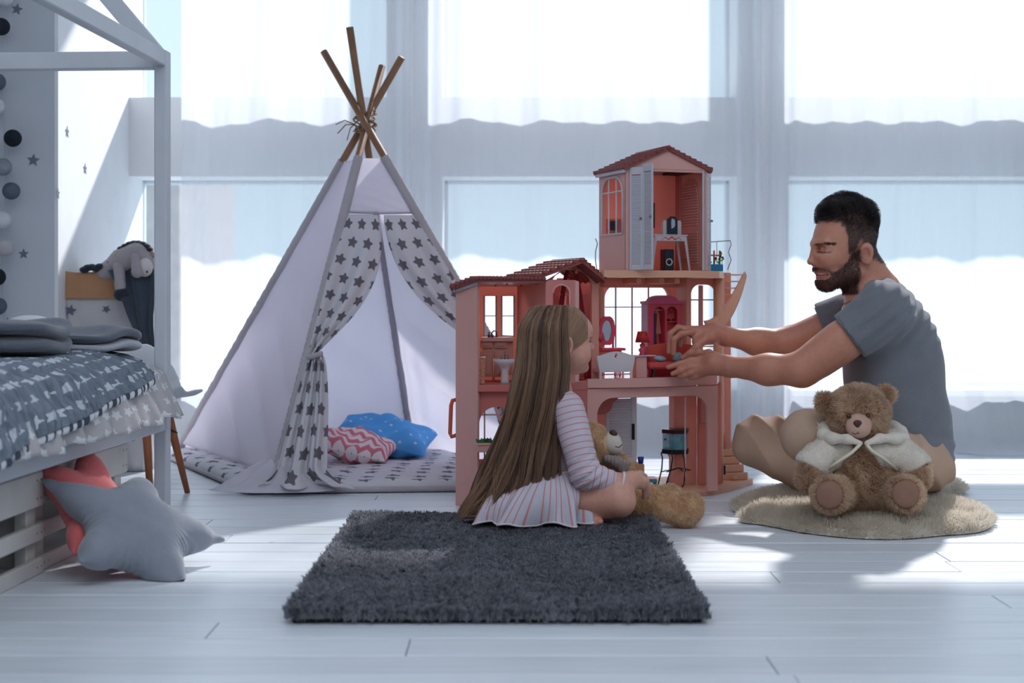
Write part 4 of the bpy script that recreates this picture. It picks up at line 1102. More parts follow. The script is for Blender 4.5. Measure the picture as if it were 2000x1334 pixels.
def tiled_roof(name, e0, e1, r0, r1, rows, cols, parent=house, rad=.0046):
    """e0,e1 = eave ends, r0,r1 = ridge ends (house frame): base board plus single half-round tiles"""
    e0, e1, r0, r1 = map(np.array, (e0, e1, r0, r1)); n_ = np.cross(e1 - e0, r0 - e0); n_ = n_ / np.linalg.norm(n_)
    if n_[2] < 0: n_ = -n_
    mb = MB(TH); V = [e0, e1, r1, r0]; V = V + [v - n_ * .006 for v in V]
    rf = mb.add(V, [(0, 1, 2, 3), (7, 6, 5, 4), (0, 4, 5, 1), (1, 5, 6, 2), (2, 6, 7, 3), (3, 7, 4, 0)]).obj(name, M_tile, parent)
    for i in range(rows):
        for j in range(cols):
            a = (j + .5) / cols
            def at(t): return (e0 + (e1 - e0) * a) * (1 - t) + (r0 + (r1 - r0) * a) * t
            p = at(i / rows - .01) + n_ * .0028; q = at(min(1, (i + 1.05) / rows)) + n_ * .0002
            MB(TH).tube([p, q], [rad * 1.12, rad * .85], 6).obj('tile', M_tile, rf, True)
    return rf
ov = .012
er = zt1 - .004; sl = (zg - zt1) / (t1 / 2)
tiled_roof('roof', (-ov, -.014, er - ov * sl + .006), (-ov, td + .014, er - ov * sl + .006), (t1 / 2, -.014, zg + .004), (t1 / 2, td + .014, zg + .004), 8, 16, rad=.0062)
tiled_roof('roof', (t1 + ov, -.014, er - ov * sl + .006), (t1 + ov, td + .014, er - ov * sl + .006), (t1 / 2, -.014, zg + .004), (t1 / 2, td + .014, zg + .004), 8, 8, rad=.010)
MB(TH).tube([(t1 / 2, -.016, zg + .006), (t1 / 2, td + .014, zg + .006)], .007, 10).obj('ridge_tile', M_tile, house, True)
hb('eave_board', ((-ov + .001, -.008, er - .012), (-ov + .009, td + .006, er + .0)), m=mat('lilac_white', (196, 190, 204), .5))
# shutters
def shutter(u0, v0, u1, v1, z0, z1, n=38):
    d = np.array([u1 - u0, v1 - v0]); L = np.linalg.norm(d); T = TH @ frame((u0, v0, 0), rz(math.atan2(d[1], d[0])))
    mb = MB(T); fr = .0065
    for lo, hi in (((0, -.003, z0), (fr, .003, z1)), ((L - fr, -.003, z0), (L, .003, z1)), ((fr, -.003, z0), (L - fr, .003, z0 + .016)), ((fr, -.003, z1 - .022), (L - fr, .003, z1))): mb.bbox(lo, hi, .0008)
    s_ = mb.obj('shutter', M_sh, house)
    for i in range(n):
        z = z0 + .018 + i * (z1 - z0 - .042) / n; MB(T).box((fr, -.002, z), (L - fr, .002, z + (z1 - z0) / n * .72), rx(R(22))).obj('slat', M_sh, s_)
    MB(T).lathe([(.002, 0), (.004, .003), (.004, .005), (.002, .007)], (L - .004, -.003, (z0 + z1) / 2), 8, (0, -1, 0)).obj('knob', mat('grey_knob', (120, 124, 134), .4), s_, True)
s0 = H(1230, 400, -.004); s1 = H(1255.5, 400, -.035); s2 = H(1275, 400, -.075)
zs0, zs1 = ts + .001, zt1 + .004
shutter(s0[0], s0[1], s1[0], s1[1], zs0, zs1 - .004); shutter(s1[0] + .0005, s1[1] - .0006, s2[0], s2[1], zs0, zs1 + .004)
s3 = H(1372, 400, -.006); s4 = H(1387, 400, .055); shutter(s3[0] + .002, s3[1], s4[0], s4[1], zs0, zs1 - .002)
# terrace railing
rl = MB(TH); pr = [H(1382, 473, .10), H(1426, 470, .10), H(1428, 478, .10), H(1423, 492, .10), H(1428, 508, .10), H(1421, 527, .10)]
rl.tube([pr[0], pr[1]], .0017, 6); rl.tube(pr[1:], .0017, 6); rl.tube([H(1400, 472, .10), H(1400, 527, .10)], .0012, 6)
rl.obj('balcony_rail', mat('rail_metal', (150, 160, 176), .35, metal=.4), house, True)
rl = MB(TH); pr = [H(1163, 466, .19), H(1167, 476, .19), H(1163, 492, .19), H(1163, 510, .19), H(1166, 527, .19)]; rl.tube(pr, .0017, 6); rl.obj('balcony_rail', mat('rail_metal', (150, 160, 176)), house, True)

# --- gabled middle bay, behind the girl
gv = .05
g0, g1 = hU(1049, gv), hU(1180, -.01); zge = hZ(545, g1, 0); zgr = hZ(512, hU(1120, gv), gv)
gm = hU(1121, gv)
wall_with('bay_gable', [(hU(1066, gv), ZF - .03), (hU(1168, gv), ZF - .03), (hU(1168, gv), zge - .002), (gm, zgr - .006), (hU(1066, gv), zge - .006)], [arch(hU(1076, gv), hU(1156, gv), ZF - .028, hZ(528, gm, gv), r=.052)], gv, gv + .008, M_co)
wall_with('bay_rear_wall', rect(hU(1062, .2), hU(1168, .2), .30, zge), [rect(hU(1092, .2), hU(1108, .2), hZ(660, gm, .2), hZ(572, gm, .2)), rect(hU(1118, .2), hU(1134, .2), hZ(660, gm, .2), hZ(572, gm, .2))], .2, .208, M_rd)
for px in (1100, 1126): hb('window_mullion', ((hU(px - 1, .2), .203, ZF + .02), (hU(px + 1, .2), .206, hZ(572, gm, .2))), m=M_thin, b=.0003)
for sgn in (-1, 1):
    def drp(U, V, sgn=sgn):
        uc = gm; z = hZ(522, gm, gv) + .0 * U - (hZ(522, gm, gv) - ZF) * V
        spread = (.006 + .050 * V ** .6 + .0) * sgn; wd = .010 + .016 * V
        u = uc + spread + wd * (U - .5); v = gv + .02 + .006 * np.sin(U * 22) + 0 * V
        L = np.stack([u, v, z], -1) @ HR.T + HO; return L[..., 0], L[..., 1], L[..., 2]
    sheet('drape', drp, 40, 30, mat('rose_drape', (188, 58, 70), .8, .05, trans=.35), house, .001)
hb('curtain_rod', ((hU(1084, gv + .02), gv + .02, hZ(577, gm, gv)), (hU(1150, gv + .02), gv + .026, hZ(574, gm, gv))), m=M_rd, b=.001)
MB(TH).ell((gm + .002, gv - .012, zgr - .028), (.006, .005, .008), 10, 8).obj('gable_knob', M_rd, house, True)
hb('bay_floor', ((hU(1064, .0), .0, ZF - .03), (hU(1150, .0), .26, ZF)), m=M_rd)
hb('bay_skirt', ((hU(1080, .0), .0, .25), (hU(1147, .0), .012, ZF - .03)), m=M_rd)
tiled_roof('bay_roof', (hU(1044, -.0), .24, zge + .004), (hU(1052, -.03), -.02, zge + .004), (gm, .24, zgr + .002), (gm, -.02, zgr + .002), 6, 9, rad=.010)
tiled_roof('bay_roof', (g1 + .004, .24, zge - .004), (g1 + .004, -.02, zge - .004), (gm, .24, zgr + .002), (gm, -.02, zgr + .002), 6, 6, rad=.012)
MB(TH).tube([(gm, -.022, zgr + .005), (gm, .22, zgr + .005)], .007, 10).obj('ridge_tile', M_tile, house, True)

# --- left wing (folded open, facing the camera)
LW = np.eye(4)
YF, YB = 4.12, 4.36
def lX(px, Y): return (px - 1000) * Y / FPX
def lZ(py, Y): return CAMZ + (HOR - py) * Y / FPX
def lb(name, *boxes, m=M_pk, b=.0015, parent=house):
    mb = MB()
    for lo, hi in boxes: mb.bbox(lo, hi, b)
    return mb.obj(name, m, parent)
xa, xb = lX(890, 4.18), lX(933, YF); zr = lZ(549, YF)
mb = MB(); V = [(xa, 4.18, 0), (xb, YF, 0), (xb, YF, lZ(548, YF)), (xa, 4.18, lZ(566, 4.18))]; V = V + [(x + .004, y + .012, z) for x, y, z in V]
mb.add(V, [(0, 1, 2, 3), (7, 6, 5, 4), (0, 4, 5, 1), (1, 5, 6, 2), (2, 6, 7, 3), (3, 7, 4, 0)]).obj('outer_wall', M_pk, house)
lb('outer_wall', ((xa - .0, 4.185, 0), (xa + .012, YB, lZ(566, 4.18))), ((xb - .006, YF + .006, 0), (xb + .004, YF + .02, zr)), m=M_pk)
x2 = lX(1012, YB); zk = lZ(752, YF)
kw = [rect(lX(946, YB), lX(969, YB), lZ(656, YB), lZ(578, YB)), rect(lX(980, YB), lX(1004, YB), lZ(656, YB), lZ(578, YB))]
MB().prism(rect(xa + .012, lX(1030, YB), zk - .02, lZ(555, YB)), YB, YB + .008, 'xz', kw).obj('kitchen_wall', M_co, house)
for h_ in kw:
    (a, z0), (b, _), (_, z1), _ = h_
    mb = MB(); mb.tube([(a, YB - .002, z0), (b, YB - .002, z0), (b, YB - .002, z1), (a, YB - .002, z1), (a, YB - .002, z0)], .003, 6); mb.tube([(a, YB, (z0 + z1) / 2), (b, YB, (z0 + z1) / 2)], .0016, 6)
    mb.obj('window_frame', M_sh, house)
mb = MB(); V = [(lX(1010, YB), YB, zk), (lX(1066, YF), YF + .02, zk), (lX(1066, YF), YF + .02, zr - .004), (lX(1010, YB), YB, lZ(556, YB))]; V = V + [(x + .008, y + .004, z) for x, y, z in V]
mb.add(V, [(0, 1, 2, 3), (7, 6, 5, 4), (0, 4, 5, 1), (1, 5, 6, 2), (2, 6, 7, 3), (3, 7, 4, 0)]).obj('kitchen_side_wall', M_co, house)
mb = MB(); V = [(xb, YF, zr - .004), (lX(1064, YF), YF, zr - .004), (lX(1030, YB), YB, lZ(560, YB)), (xa + .01, YB, lZ(560, YB))]; V = V + [(x, y, z + .006) for x, y, z in V]
mb.add(V, [(3, 2, 1, 0), (4, 5, 6, 7), (0, 1, 5, 4), (1, 2, 6, 5), (2, 3, 7, 6), (3, 0, 4, 7)]).obj('kitchen_ceiling', M_pk, house)
for px, Y in ((968, 4.25), (990, 4.18), (1018, 4.26), (1048, 4.18)): MB().ell((lX(px, Y), Y, zr - .006 + (4.12 - Y) * .05), (.004, .004, .003), 8, 6).obj('ceiling_stud', M_rd, house)
def plain_tiled(name, e0, e1, r0, r1, rows, cols, rad):
    global TH
    keep = TH; TH = np.eye(4); o = tiled_roof(name, e0, e1, r0, r1, rows, cols, house, rad); TH = keep; return o
plain_tiled('wing_roof', (lX(884, 4.18), 4.16, lZ(562, 4.18)), (lX(884, 4.18), 4.36, lZ(562, 4.18)), (xb - .002, 4.10, lZ(544.5, 4.1)), (xb - .002, 4.36, lZ(544.5, 4.1)), 5, 9, .011)
plain_tiled('wing_roof', (xb - .006, 4.098, lZ(545, 4.1)), (lX(1066, 4.1), 4.098, lZ(546, 4.1)), (xb - .006, 4.34, lZ(544, 4.3)), (lX(1066, 4.1), 4.34, lZ(545, 4.3)), 4, 18, .0062)
lb('eave_board', ((xa - .006, 4.162, lZ(571, 4.18)), (xa - .002, 4.36, lZ(563, 4.18))), m=mat('lilac_white', (196, 190, 204)))
mb = MB(); V = [(xa - .005, 4.172, lZ(572, 4.18)), (xb + .0, 4.114, lZ(556, YF)), (xb + .0, 4.114, lZ(547, YF)), (xa - .005, 4.172, lZ(563, 4.18))]; V = V + [(x, y + .004, z) for x, y, z in V]
mb.add(V, [(0, 1, 2, 3), (7, 6, 5, 4), (0, 4, 5, 1), (1, 5, 6, 2), (2, 6, 7, 3), (3, 7, 4, 0)]).obj('barge_board', mat('lilac_white', (196, 190, 204)), house)
# kitchen units
zc_ = lZ(659, 4.28)
lb('countertop', ((xb + .008, 4.27, zc_ - .012), (lX(1004, YB), YB, zc_)), m=M_pk)
cb = lb('kitchen_cabinet', ((xb + .01, 4.285, zk + .02), (lX(1002, YB), YB, zc_ - .012)), m=M_co)
for a, b, z0, z1 in ((938, 962, 686, 736), (966, 990, 686, 736), (938, 962, 665, 680), (966, 990, 665, 680)):
    lb('cabinet_door', ((lX(a, 4.28), 4.279, lZ(z1, 4.28)), (lX(b, 4.28), 4.285, lZ(z0, 4.28))), m=M_co, parent=cb)
    lb('door_panel', ((lX(a + 4, 4.28), 4.276, lZ(z1 - 4, 4.28)), (lX(b - 4, 4.28), 4.279, lZ(z0 + 4, 4.28))), m=M_co, parent=cb)
MB().lathe([(.004, 0), (.003, .03), (.004, .07)], (lX(964, 4.27), 4.275, zk), 8).obj('cabinet_leg', M_co, house, True)
lb('kitchen_floor', ((xb, YF, zk - .02), (lX(1066, YF), YB, zk)), m=M_rd)
# lower front of the wing: arched opening with mullions, planter
za = lZ(796, YF)
MB().prism(rect(xb + .001, lX(1085, YF), .0, zk - .02), YF + .02, YF + .03, 'xz', [arch(xb + .004, lX(1010, YF), .14, za, r=.05)]).obj('lower_wall', M_rd, house)
for px in (946, 978): lb('window_mullion', ((lX(px - 1.5, YF), YF + .022, .13), (lX(px + 1.5, YF), YF + .028, za)), m=M_thin, b=.0004)
lb('window_mullion', ((xb, YF + .022, lZ(813, YF)), (lX(1010, YF), YF + .028, lZ(810, YF))), m=M_thin, b=.0004)
lb('lower_floor', ((xb, YF + .03, .0), (lX(1080, YF), YB + .1, .012)), m=M_pe)
# hinged clear door of the bay
MB().prism(arch(lX(1066, 4.10), lX(1130, 4.10), ZF, lZ(547, 4.10), r=.012), 4.098, 4.106, 'xz', [arch(lX(1080, 4.1), lX(1113, 4.1), ZF + .02, lZ(556, 4.1), r=.0243)]).obj('clear_bay_door', M_film, house)
fr = MB(); fr.tube([(p, 4.10, q) for p, q in arch(lX(1080, 4.1), lX(1113, 4.1), ZF + .02, lZ(556, 4.1), r=.0243)], .003, 6); fr.bbox((lX(1122, 4.1), 4.095, ZF), (lX(1131, 4.1), 4.108, lZ(549, 4.1)), .003); fr.obj('bay_door_frame', M_pk, house, False)
# carry handle on the outer wall
mb = MB(); hx = lambda px: lX(px, 4.2)
mb.tube([(hx(891), 4.2, lZ(781, 4.2)), (hx(884), 4.2, lZ(782, 4.2)), (hx(881), 4.2, lZ(792, 4.2)), (hx(879), 4.2, lZ(846, 4.2)), (hx(882), 4.2, lZ(853, 4.2)), (hx(891), 4.2, lZ(850, 4.2))], .0062, 10)
mb.obj('carry_handle', mat('orange_handle', (226, 106, 78), .35, trans=.2), house, True)

# ------------------------------------------------------------------ doll furniture (each piece its own thing)
def hthing(name, label, cat, px, py, v, group=None): return thing(name, label, cat, hw(*H(px, py, v)), group)
fl = ZF + .0005
def at_h(px, v): return hU(px, v)
# vanity with mirror
va = thing('doll_vanity', 'red doll vanity table with an oval mirror in the bedroom', 'doll furniture', hw(hU(1178, .13), .13, fl)); v = .13
pf = [(0, 0)]
u_a, u_b = hU(1148, v), hU(1216, v)
zt_ = hZ(680, u_a, v)
MB(TH).bbox((u_a, v - .025, zt_ - .008), (u_b, v + .03, zt_), .002).obj('table_top', M_hp, va); MB(TH).bbox((u_a + .004, v - .018, zt_ - .026), (u_b - .010, v + .026, zt_ - .008), .002).obj('drawer_front', M_rd, va)
for x in (u_a + .008, u_b - .016):
    for y in (v - .015, v + .02): MB(TH).tube([(x, y, zt_ - .02), (x, y, fl)], [.005, .0035], 8).obj('leg', M_hp, va, True)
c = H(1185, 646, v + .01); ur = hU(1185 + 16, v) - c[0]
op = [(c[0] + ur * 1.25 * math.cos(a) * (1 + .06 * math.cos(8 * a)), c[2] + .046 * math.sin(a) * (1 + .05 * math.cos(6 * a))) for a in np.linspace(0, 6.2832, 40)[:-1]]
ip = [(c[0] + ur * .72 * math.cos(a), c[2] + .032 * math.sin(a)) for a in np.linspace(0, 6.2832, 28)[:-1]]
MB(TH).prism(op, v + .006, v + .012, 'xz', [ip]).obj('mirror_frame', M_hp, va); MB(TH).prism(ip, v + .009, v + .011).obj('mirror', mat('toy_mirror', (170, 176, 184), .12, .0, metal=.9), va)
for s_ in (-1, 1): MB(TH).bbox((c[0] + s_ * ur * .9 - .003, v + .006, zt_), (c[0] + s_ * ur * .9 + .003, v + .012, c[2] - .02), .001).obj('mirror_post', M_hp, va)
def lamp(name, label, px, v, z0, s, m, ms):
    l = thing(name, label, 'doll lamp', hw(hU(px, v), v, z0)); u = hU(px, v)
    MB(TH).lathe([(.010*s, 0), (.012*s, .003*s), (.006*s, .006*s), (.012*s, .014*s), (.0125*s, .019*s), (.006*s, .025*s), (.009*s, .031*s), (.009*s, .034*s), (.003*s, .040*s), (.003*s, .05*s)], (u, v, z0), 16).obj('base', m, l, True)
    MB(TH).lathe([(.024*s, .042*s), (.0155*s, .078*s)], (u, v, z0), 18).obj('lamp_shade', ms, l, True)
M_shade = mat('red_lace_shade', (206, 58, 56), .6, .3, 160, trans=.3)
lamp('doll_lamp', 'small pink doll lamp standing on the vanity', 1172, .10, zt_, .62, M_hp, M_hp)
# armoire
ar = thing('doll_armoire', 'tall magenta doll wardrobe with open arched doors and hanging clothes', 'doll furniture', hw(hU(1300, .16), .16, fl)); v = .14
a0, a1 = hU(1266, v), hU(1332, v); zt_ = hZ(590, a0, v)
mw = (a0 + a1) / 2
MB(TH).prism([(a0 - .004, zt_ - .006), (a1 + .005, zt_ - .006), (a1 + .005, zt_ + .002), (a1 - .012, zt_ + .003)] + [(mw + (a1 - a0) * .36 * math.cos(t), zt_ + .003 + .018 * math.sin(t)) for t in np.linspace(.1, math.pi - .1, 14)] + [(a0 + .012, zt_ + .003), (a0 - .004, zt_ + .002)], v - .006, v + .05).obj('cornice', M_mg, ar)
fa = rect(a0, a1, fl, zt_ - .006); g = (a1 - a0)
MB(TH).prism(fa, v, v + .005, 'xz', [arch(a0 + g * .16, a0 + g * .50, fl + .03, zt_ - .014, r=g * .17), arch(a0 + g * .55, a0 + g * .86, fl + .03, zt_ - .014, r=g * .155)]).obj('front', M_hp, ar)
MB(TH).bbox((a0, v + .005, fl), (a0 + .004, v + .05, zt_ - .006), .0006).obj('side', mat('lilac_plastic', (206, 186, 222), trans=.3, **plast), ar)
MB(TH).bbox((a1 - .004, v + .005, fl), (a1, v + .05, zt_ - .006), .0006).bbox((a0 + g * .5, v + .005, fl), (a0 + g * .54, v + .045, zt_ - .006), .0006).obj('side', M_hp, ar)
MB(TH).box((a0, v + .046, fl), (a1, v + .05, zt_ - .006)).obj('back', M_rd, ar)
for z in (hZ(629, a1, v), hZ(665, a1, v)): MB(TH).bbox((a0 + g * .54, v + .006, z), (a1 - .004, v + .045, z + .003), .0006).obj('shelf', M_hp, ar)
mb = MB(TH); mb.tube([(a0 + g * .14, v + .02, hZ(606, a0, v)), (a0 + g * .5, v + .02, hZ(606, a0, v))], .0015, 6); mb.obj('rail', M_wp, ar)
for px, z0, z1, m_, lb_ in ((1281, 612, 676, mat('navy_cloth', (62, 52, 92), .8), 'dark violet doll dress hanging in the magenta wardrobe'), (1289, 612, 652, M_rd, 'small rose doll dress hanging in the magenta wardrobe')):
    dts = thing('doll_dress', lb_, 'doll clothes', hw(*H(px, z1, v + .02)), 'doll clothes in the wardrobe'); u = hU(px, v)
    MB(TH).prism([(u - .004, hZ(z0, u, v)), (u + .004, hZ(z0, u, v)), (u + .0045, hZ(z0 + 16, u, v)), (u + .010, hZ(z1, u, v)), (u - .008, hZ(z1, u, v)), (u - .005, hZ(z0 + 16, u, v))], v + .012, v + .024).obj('cloth', m_, dts)
    MB(TH).tube([(u, v + .02, hZ(607, u, v)), (u, v + .02, hZ(z0 + 1, u, v))], .0008, 5).obj('hanger', M_wp, dts)
for px, py in ((1306, 627), (1316, 627)):
    mb = MB(TH); p = H(px, py, v + .02); mb.ell(p + (0, 0, .003), (.006, .010, .0045), 10, 7); mb.tube([p + (.005, .004, -.002), p + (.005, .004, .005)], .0015, 6)
    tag(mb.obj('doll_shoe', mat('maroon_shoe', (112, 32, 46), .4), None, True), ('left one' if px < 1310 else 'right one') + ' of two tiny maroon doll shoes on the wardrobe shelf', 'doll shoe', 'pair of doll shoes in the wardrobe')
bg2 = MB(TH); p = H(1310, 603, v + .02); bg2.ell(p, (.009, .006, .010), 12, 8); bg2.tube([p + (-.006, 0, .006), p + (0, 0, .02), p + (.006, 0, .006)], .001, 5)
tag(bg2.obj('doll_handbag', mat('rose_bag', (172, 60, 76), .5), None, True), 'rose doll handbag on the top shelf of the wardrobe', 'doll handbag')
# side table with the red lamp
v = .03; st = thing('doll_side_table', 'pale pink doll side table with a thin top beside the sofa', 'doll furniture', hw(hU(1254, v), v, fl))
z1 = hZ(694, hU(1254, v), v)
MB(TH).bbox((hU(1243, v), v, fl), (hU(1264, v), v + .03, z1 - .003), .002).obj('pedestal', M_pk, st); MB(TH).bbox((hU(1232, v), v - .008, z1 - .003), (hU(1280, v), v + .036, z1), .001).obj('table_top', M_wp, st)
lamp('doll_lamp', 'red doll lamp with a patterned shade on the side table', 1254.5, v + .014, z1, .92, M_hp, M_shade)
# white headboard bench
v = -.008; bn = thing('doll_bench', 'white doll bench with a curved back and leaf-shaped cut-out', 'doll furniture', hw(hU(1203, v), v, fl))
b0, b1 = hU(1166, v), hU(1241, v); zb = hZ(687, b0, v); bw_ = b1 - b0
pol = [(b0 + bw_ * .08, fl + .022), (b1 - bw_ * .08, fl + .022), (b1 - bw_ * .03, fl + .05)] + [(b1, hZ(696, b0, v))] + [(b1 - bw_ * t, hZ(696, b0, v) + (zb - hZ(696, b0, v)) * math.sin(math.pi * t) ** 1.5) for t in np.linspace(.06, .94, 20)] + [(b0, hZ(696, b0, v)), (b0 + bw_ * .03, fl + .05)]
lc = (b0 + b1) / 2; zl = zb - .013
MB(TH).prism(pol, v, v + .006, 'xz', [[(lc, zl - .008), (lc + .006, zl - .002), (lc + .004, zl + .004), (lc, zl + .010), (lc - .004, zl + .004), (lc - .006, zl - .002)]]).obj('back', M_wp, bn)
for x in (b0 + bw_ * .10, b1 - bw_ * .10):
    for y in (v, v + .06): MB(TH).bbox((x - .003, y, fl), (x + .003, y + .006, fl + .024), .0006).obj('leg', M_wp, bn)
MB(TH).bbox((b0 + bw_ * .08, v + .005, fl + .022), (b1 - bw_ * .08, v + .066, fl + .032), .001).obj('seat', M_pk, bn)
cg = thing('doll_goblet', 'tiny clear pink goblet on the bedroom floor before the bench', 'doll cup', hw(hU(1206, -.010), -.010, ZF + .004))
MB(TH).lathe([(.007, 0), (.006, .002), (.0025, .005), (.0025, .008), (.008, .013), (.009, .021)], (hU(1206, -.010), -.0105, ZF + .0042), 14).obj('bowl', mat('clear_rose', (240, 190, 196), .1, .0, clear=.3), cg, True)
# sofa
v = .03; sf = thing('doll_sofa', 'salmon red doll sofa with rounded back and black curved legs', 'doll furniture', hw(hU(1310, v), v, fl))
s0_, s1_ = hU(1266, v), hU(1386, v); zq0, zq1 = hZ(722, s0_, v), hZ(707, s0_, v); sw = s1_ - s0_
MB(TH).bbox((s0_, v - .02, zq0 + .002), (s1_, v + .062, zq1), .006).obj('seat', mat('salmon_flock', (206, 84, 78), .8, .04, trans=.05), sf)
zk2 = hZ(671, s0_, v + .05); bk = [(s0_, zq1 - .004)] + [(s0_ + sw * (.5 - .5 * math.cos(t)) * 1.0, zq1 + (zk2 - zq1) * math.sin(t) ** .45) for t in np.linspace(.12, math.pi - .12, 24)] + [(s1_, zq1 - .004)]
MB(TH).prism(bk, v + .045, v + .066).obj('backrest', mat('coral_flock', (220, 90, 80), .8, .04, trans=.12), sf, bevel=.003)
for px in (1274, 1284, 1340, 1362):
    u = hU(px, v); y = v - .012 if px in (1274, 1362) else v + .04
    MB(TH).tube([(u, y, zq0 + .004), (u + .002, y, zq0 - .008), (u - .001, y, fl + .006), (u - .004, y, fl)], [.004, .003, .0024, .002], 8).obj('leg', M_dk, sf, True)
M_sat = mat('blue_satin', (140, 166, 182), .35, .12, 30)
tag(MB(TH).ell(H(1289, 703, v - .002) + (0, 0, .004), (.021, .013, .009), 16, 9, ry(R(8))).obj('doll_cushion', M_sat, None, True), 'silvery blue doll cushion lying flat on the sofa', 'doll cushion', 'satin doll cushions')
tag(MB(TH).ell(H(1322, 697, v - .006), (.018, .008, .014), 16, 9, ry(R(-30))).obj('doll_cushion', M_sat, None, True), "blue doll cushion held between the man's fingers", 'doll cushion', 'satin doll cushions')
# pedestal washbasin in the kitchen, wicker basket, kitchen things
wb = thing('doll_washbasin', 'white doll pedestal washbasin with chrome tap', 'doll furniture', (lX(985, 4.2), 4.2, zk)); bxx = lX(986, 4.2)
MB().lathe([(.015, 0), (.012, .006), (.011, .035), (.017, .050), (.032, .060), (.036, .070), (.034, .072), (.026, .070), (.006, .064)], (bxx, 4.2, zk), 22, sy=.8).obj('basin', M_wp, wb, True)
MB().tube([(bxx, 4.222, zk + .07), (bxx, 4.222, zk + .088), (bxx, 4.212, zk + .092), (bxx, 4.200, zk + .086)], .002, 8).obj('tap', mat('toy_chrome', (150, 152, 158), .25, metal=.8), wb, True)
for s_ in (-1, 1): MB().tube([(bxx + s_ * .010, 4.222, zk + .07), (bxx + s_ * .010, 4.222, zk + .082)], .0022, 8).obj('tap_handle', mat('toy_chrome', (150, 152, 158)), wb, True)
bs = thing('doll_basket', 'pink woven doll basket standing at the kitchen edge', 'doll basket', (lX(941, 4.16), 4.16, zk))
MB().bbox((lX(935, 4.16), 4.15, zk), (lX(947, 4.16), 4.18, lZ(698, 4.16)), .002).obj('body', mat('woven_pink', (206, 140, 120), .7, .3, 220, .5, 260), bs); MB().bbox((lX(934, 4.16), 4.148, lZ(700, 4.16)), (lX(948, 4.16), 4.182, lZ(697, 4.16)), .001).obj('rim', M_pe, bs)
tp = MB(); x = lX(966, 4.3); tp.tube([(x - .008, 4.3, zc_), (x - .008, 4.3, zc_ + .014), (x - .003, 4.3, zc_ + .019), (x + .005, 4.3, zc_ + .018), (x + .007, 4.3, zc_ + .0)], .0022, 8); tp.bbox((x - .012, 4.295, zc_), (x - .003, 4.305, zc_ + .008), .001)
tag(tp.obj('doll_kitchen_tap', mat('dark_chrome', (84, 84, 92), .3, metal=.6), None, True), 'dark toy kitchen tap on the counter under the windows', 'doll tap')
bt = MB().lathe([(.004, 0), (.004, .006), (.0015, .010), (.002, .016)], (lX(955, 4.3), 4.3, zc_), 10); tag(bt.obj('doll_bottle', mat('dark_chrome', (84, 84, 92)), None, True), 'tiny dark bottle beside the toy kitchen tap', 'doll bottle')
# window planter of the wing
pl = thing('doll_planter', 'pink window box with green plants in the lower arch', 'doll planter', (lX(955, 4.1), 4.09, lZ(890, 4.1)))
MB().bbox((lX(933, 4.1), 4.075, lZ(882, 4.1)), (lX(978, 4.1), 4.11, lZ(866, 4.1)), .002).obj('box', M_pk, pl); MB().bbox((lX(931, 4.1), 4.072, lZ(868, 4.1)), (lX(980, 4.1), 4.113, lZ(864, 4.1)), .001).obj('rim', M_pe, pl)
M_leaf = mat('toy_leaf', (52, 104, 58), .6, .2, 30); lf = MB()
for i in range(46):
    x = lX(935 + 42 * rnd.random(), 4.1); d_ = np.array([rnd.uniform(-.6, .6), rnd.uniform(-.5, .3), 1]); d_ /= np.linalg.norm(d_); p = np.array([x, 4.092 + rnd.uniform(-.012, .012), lZ(866, 4.1)]); L = rnd.uniform(.012, .022)
    sd = np.cross(d_, [0, 1, .2]); sd /= np.linalg.norm(sd); lf.add([p, p + d_ * L * .5 + sd * .004, p + d_ * L, p + d_ * L * .5 - sd * .004], [(0, 1, 2, 3)])
lf.obj('plants', M_leaf, pl)['kind'] = 'stuff'
# tower furniture
v = .05; dkz = ts + .001
tb = thing('doll_desk', 'white doll desk with red flower garland in the tower room', 'doll furniture', hw(hU(1312, v), v, dkz)); u = hU(1312, v)
d0, d1 = hU(1274, v), hU(1347, v); zd = hZ(458, u, v)
MB(TH).bbox((d0 + .006, v - .002, zd - .004), (d1 - .006, v + .07, zd), .001).obj('desk_top', M_wp, tb); MB(TH).bbox((d0 + .010, v, zd - .020), (d1 - .010, v + .004, zd - .004), .001).obj('apron', M_wp, tb)
for x0, x1 in ((d0 + .012, d0 - .001), (d1 - .014, d1 + .001)):
    for y in (v + .001, v + .06): MB(TH).tube([(x0, y, zd - .01), (x1, y, dkz)], [.0052, .0034], 4).obj('leg', M_wp, tb)
fw = MB(TH)
for i in range(15):
    t = (i - 7) / 7; fw.ell((u + t * .032, v - .001, zd - .011 + .003 * math.cos(t * 9) - .002 * abs(t)), (.0016 + .0014 * (1 - abs(t)), .001, .0016 + .0014 * (1 - abs(t))), 8, 6)
fw.obj('painted_flowers', mat('red_flower_paint', (204, 66, 66), .5), tb)['kind'] = 'stuff'
ra = thing('doll_stereo', 'black toy picture panel framed in white on the tower desk', 'doll stereo', hw(hU(1308, .08), .08, zd)); u = hU(1308, .08)
MB(TH).prism([(u - .016, zd), (u + .017, zd), (u + .017, zd + .048), (u + .012, zd + .051), (u + .008, zd + .056), (u - .006, zd + .056), (u - .010, zd + .051), (u - .016, zd + .048)], .06, .068).obj('dark_panel', mat('midnight', (20, 26, 44), .3), ra)
MB(TH).prism([(u - .028, zd), (u + .034, zd), (u + .034, zd + .040), (u + .030, zd + .044), (u - .024, zd + .044), (u - .028, zd + .040)], .0685, .080).obj('white_frame', M_wp, ra)
MB(TH).prism([(u - .004, zd + .018), (u + .004, zd + .022), (u + .008, zd + .028), (u + .007, zd + .046), (u - .003, zd + .050), (u - .005, zd + .038)], .0588, .060).obj('pale_shape', mat('pale_blue_print', (176, 188, 204), .5), ra)
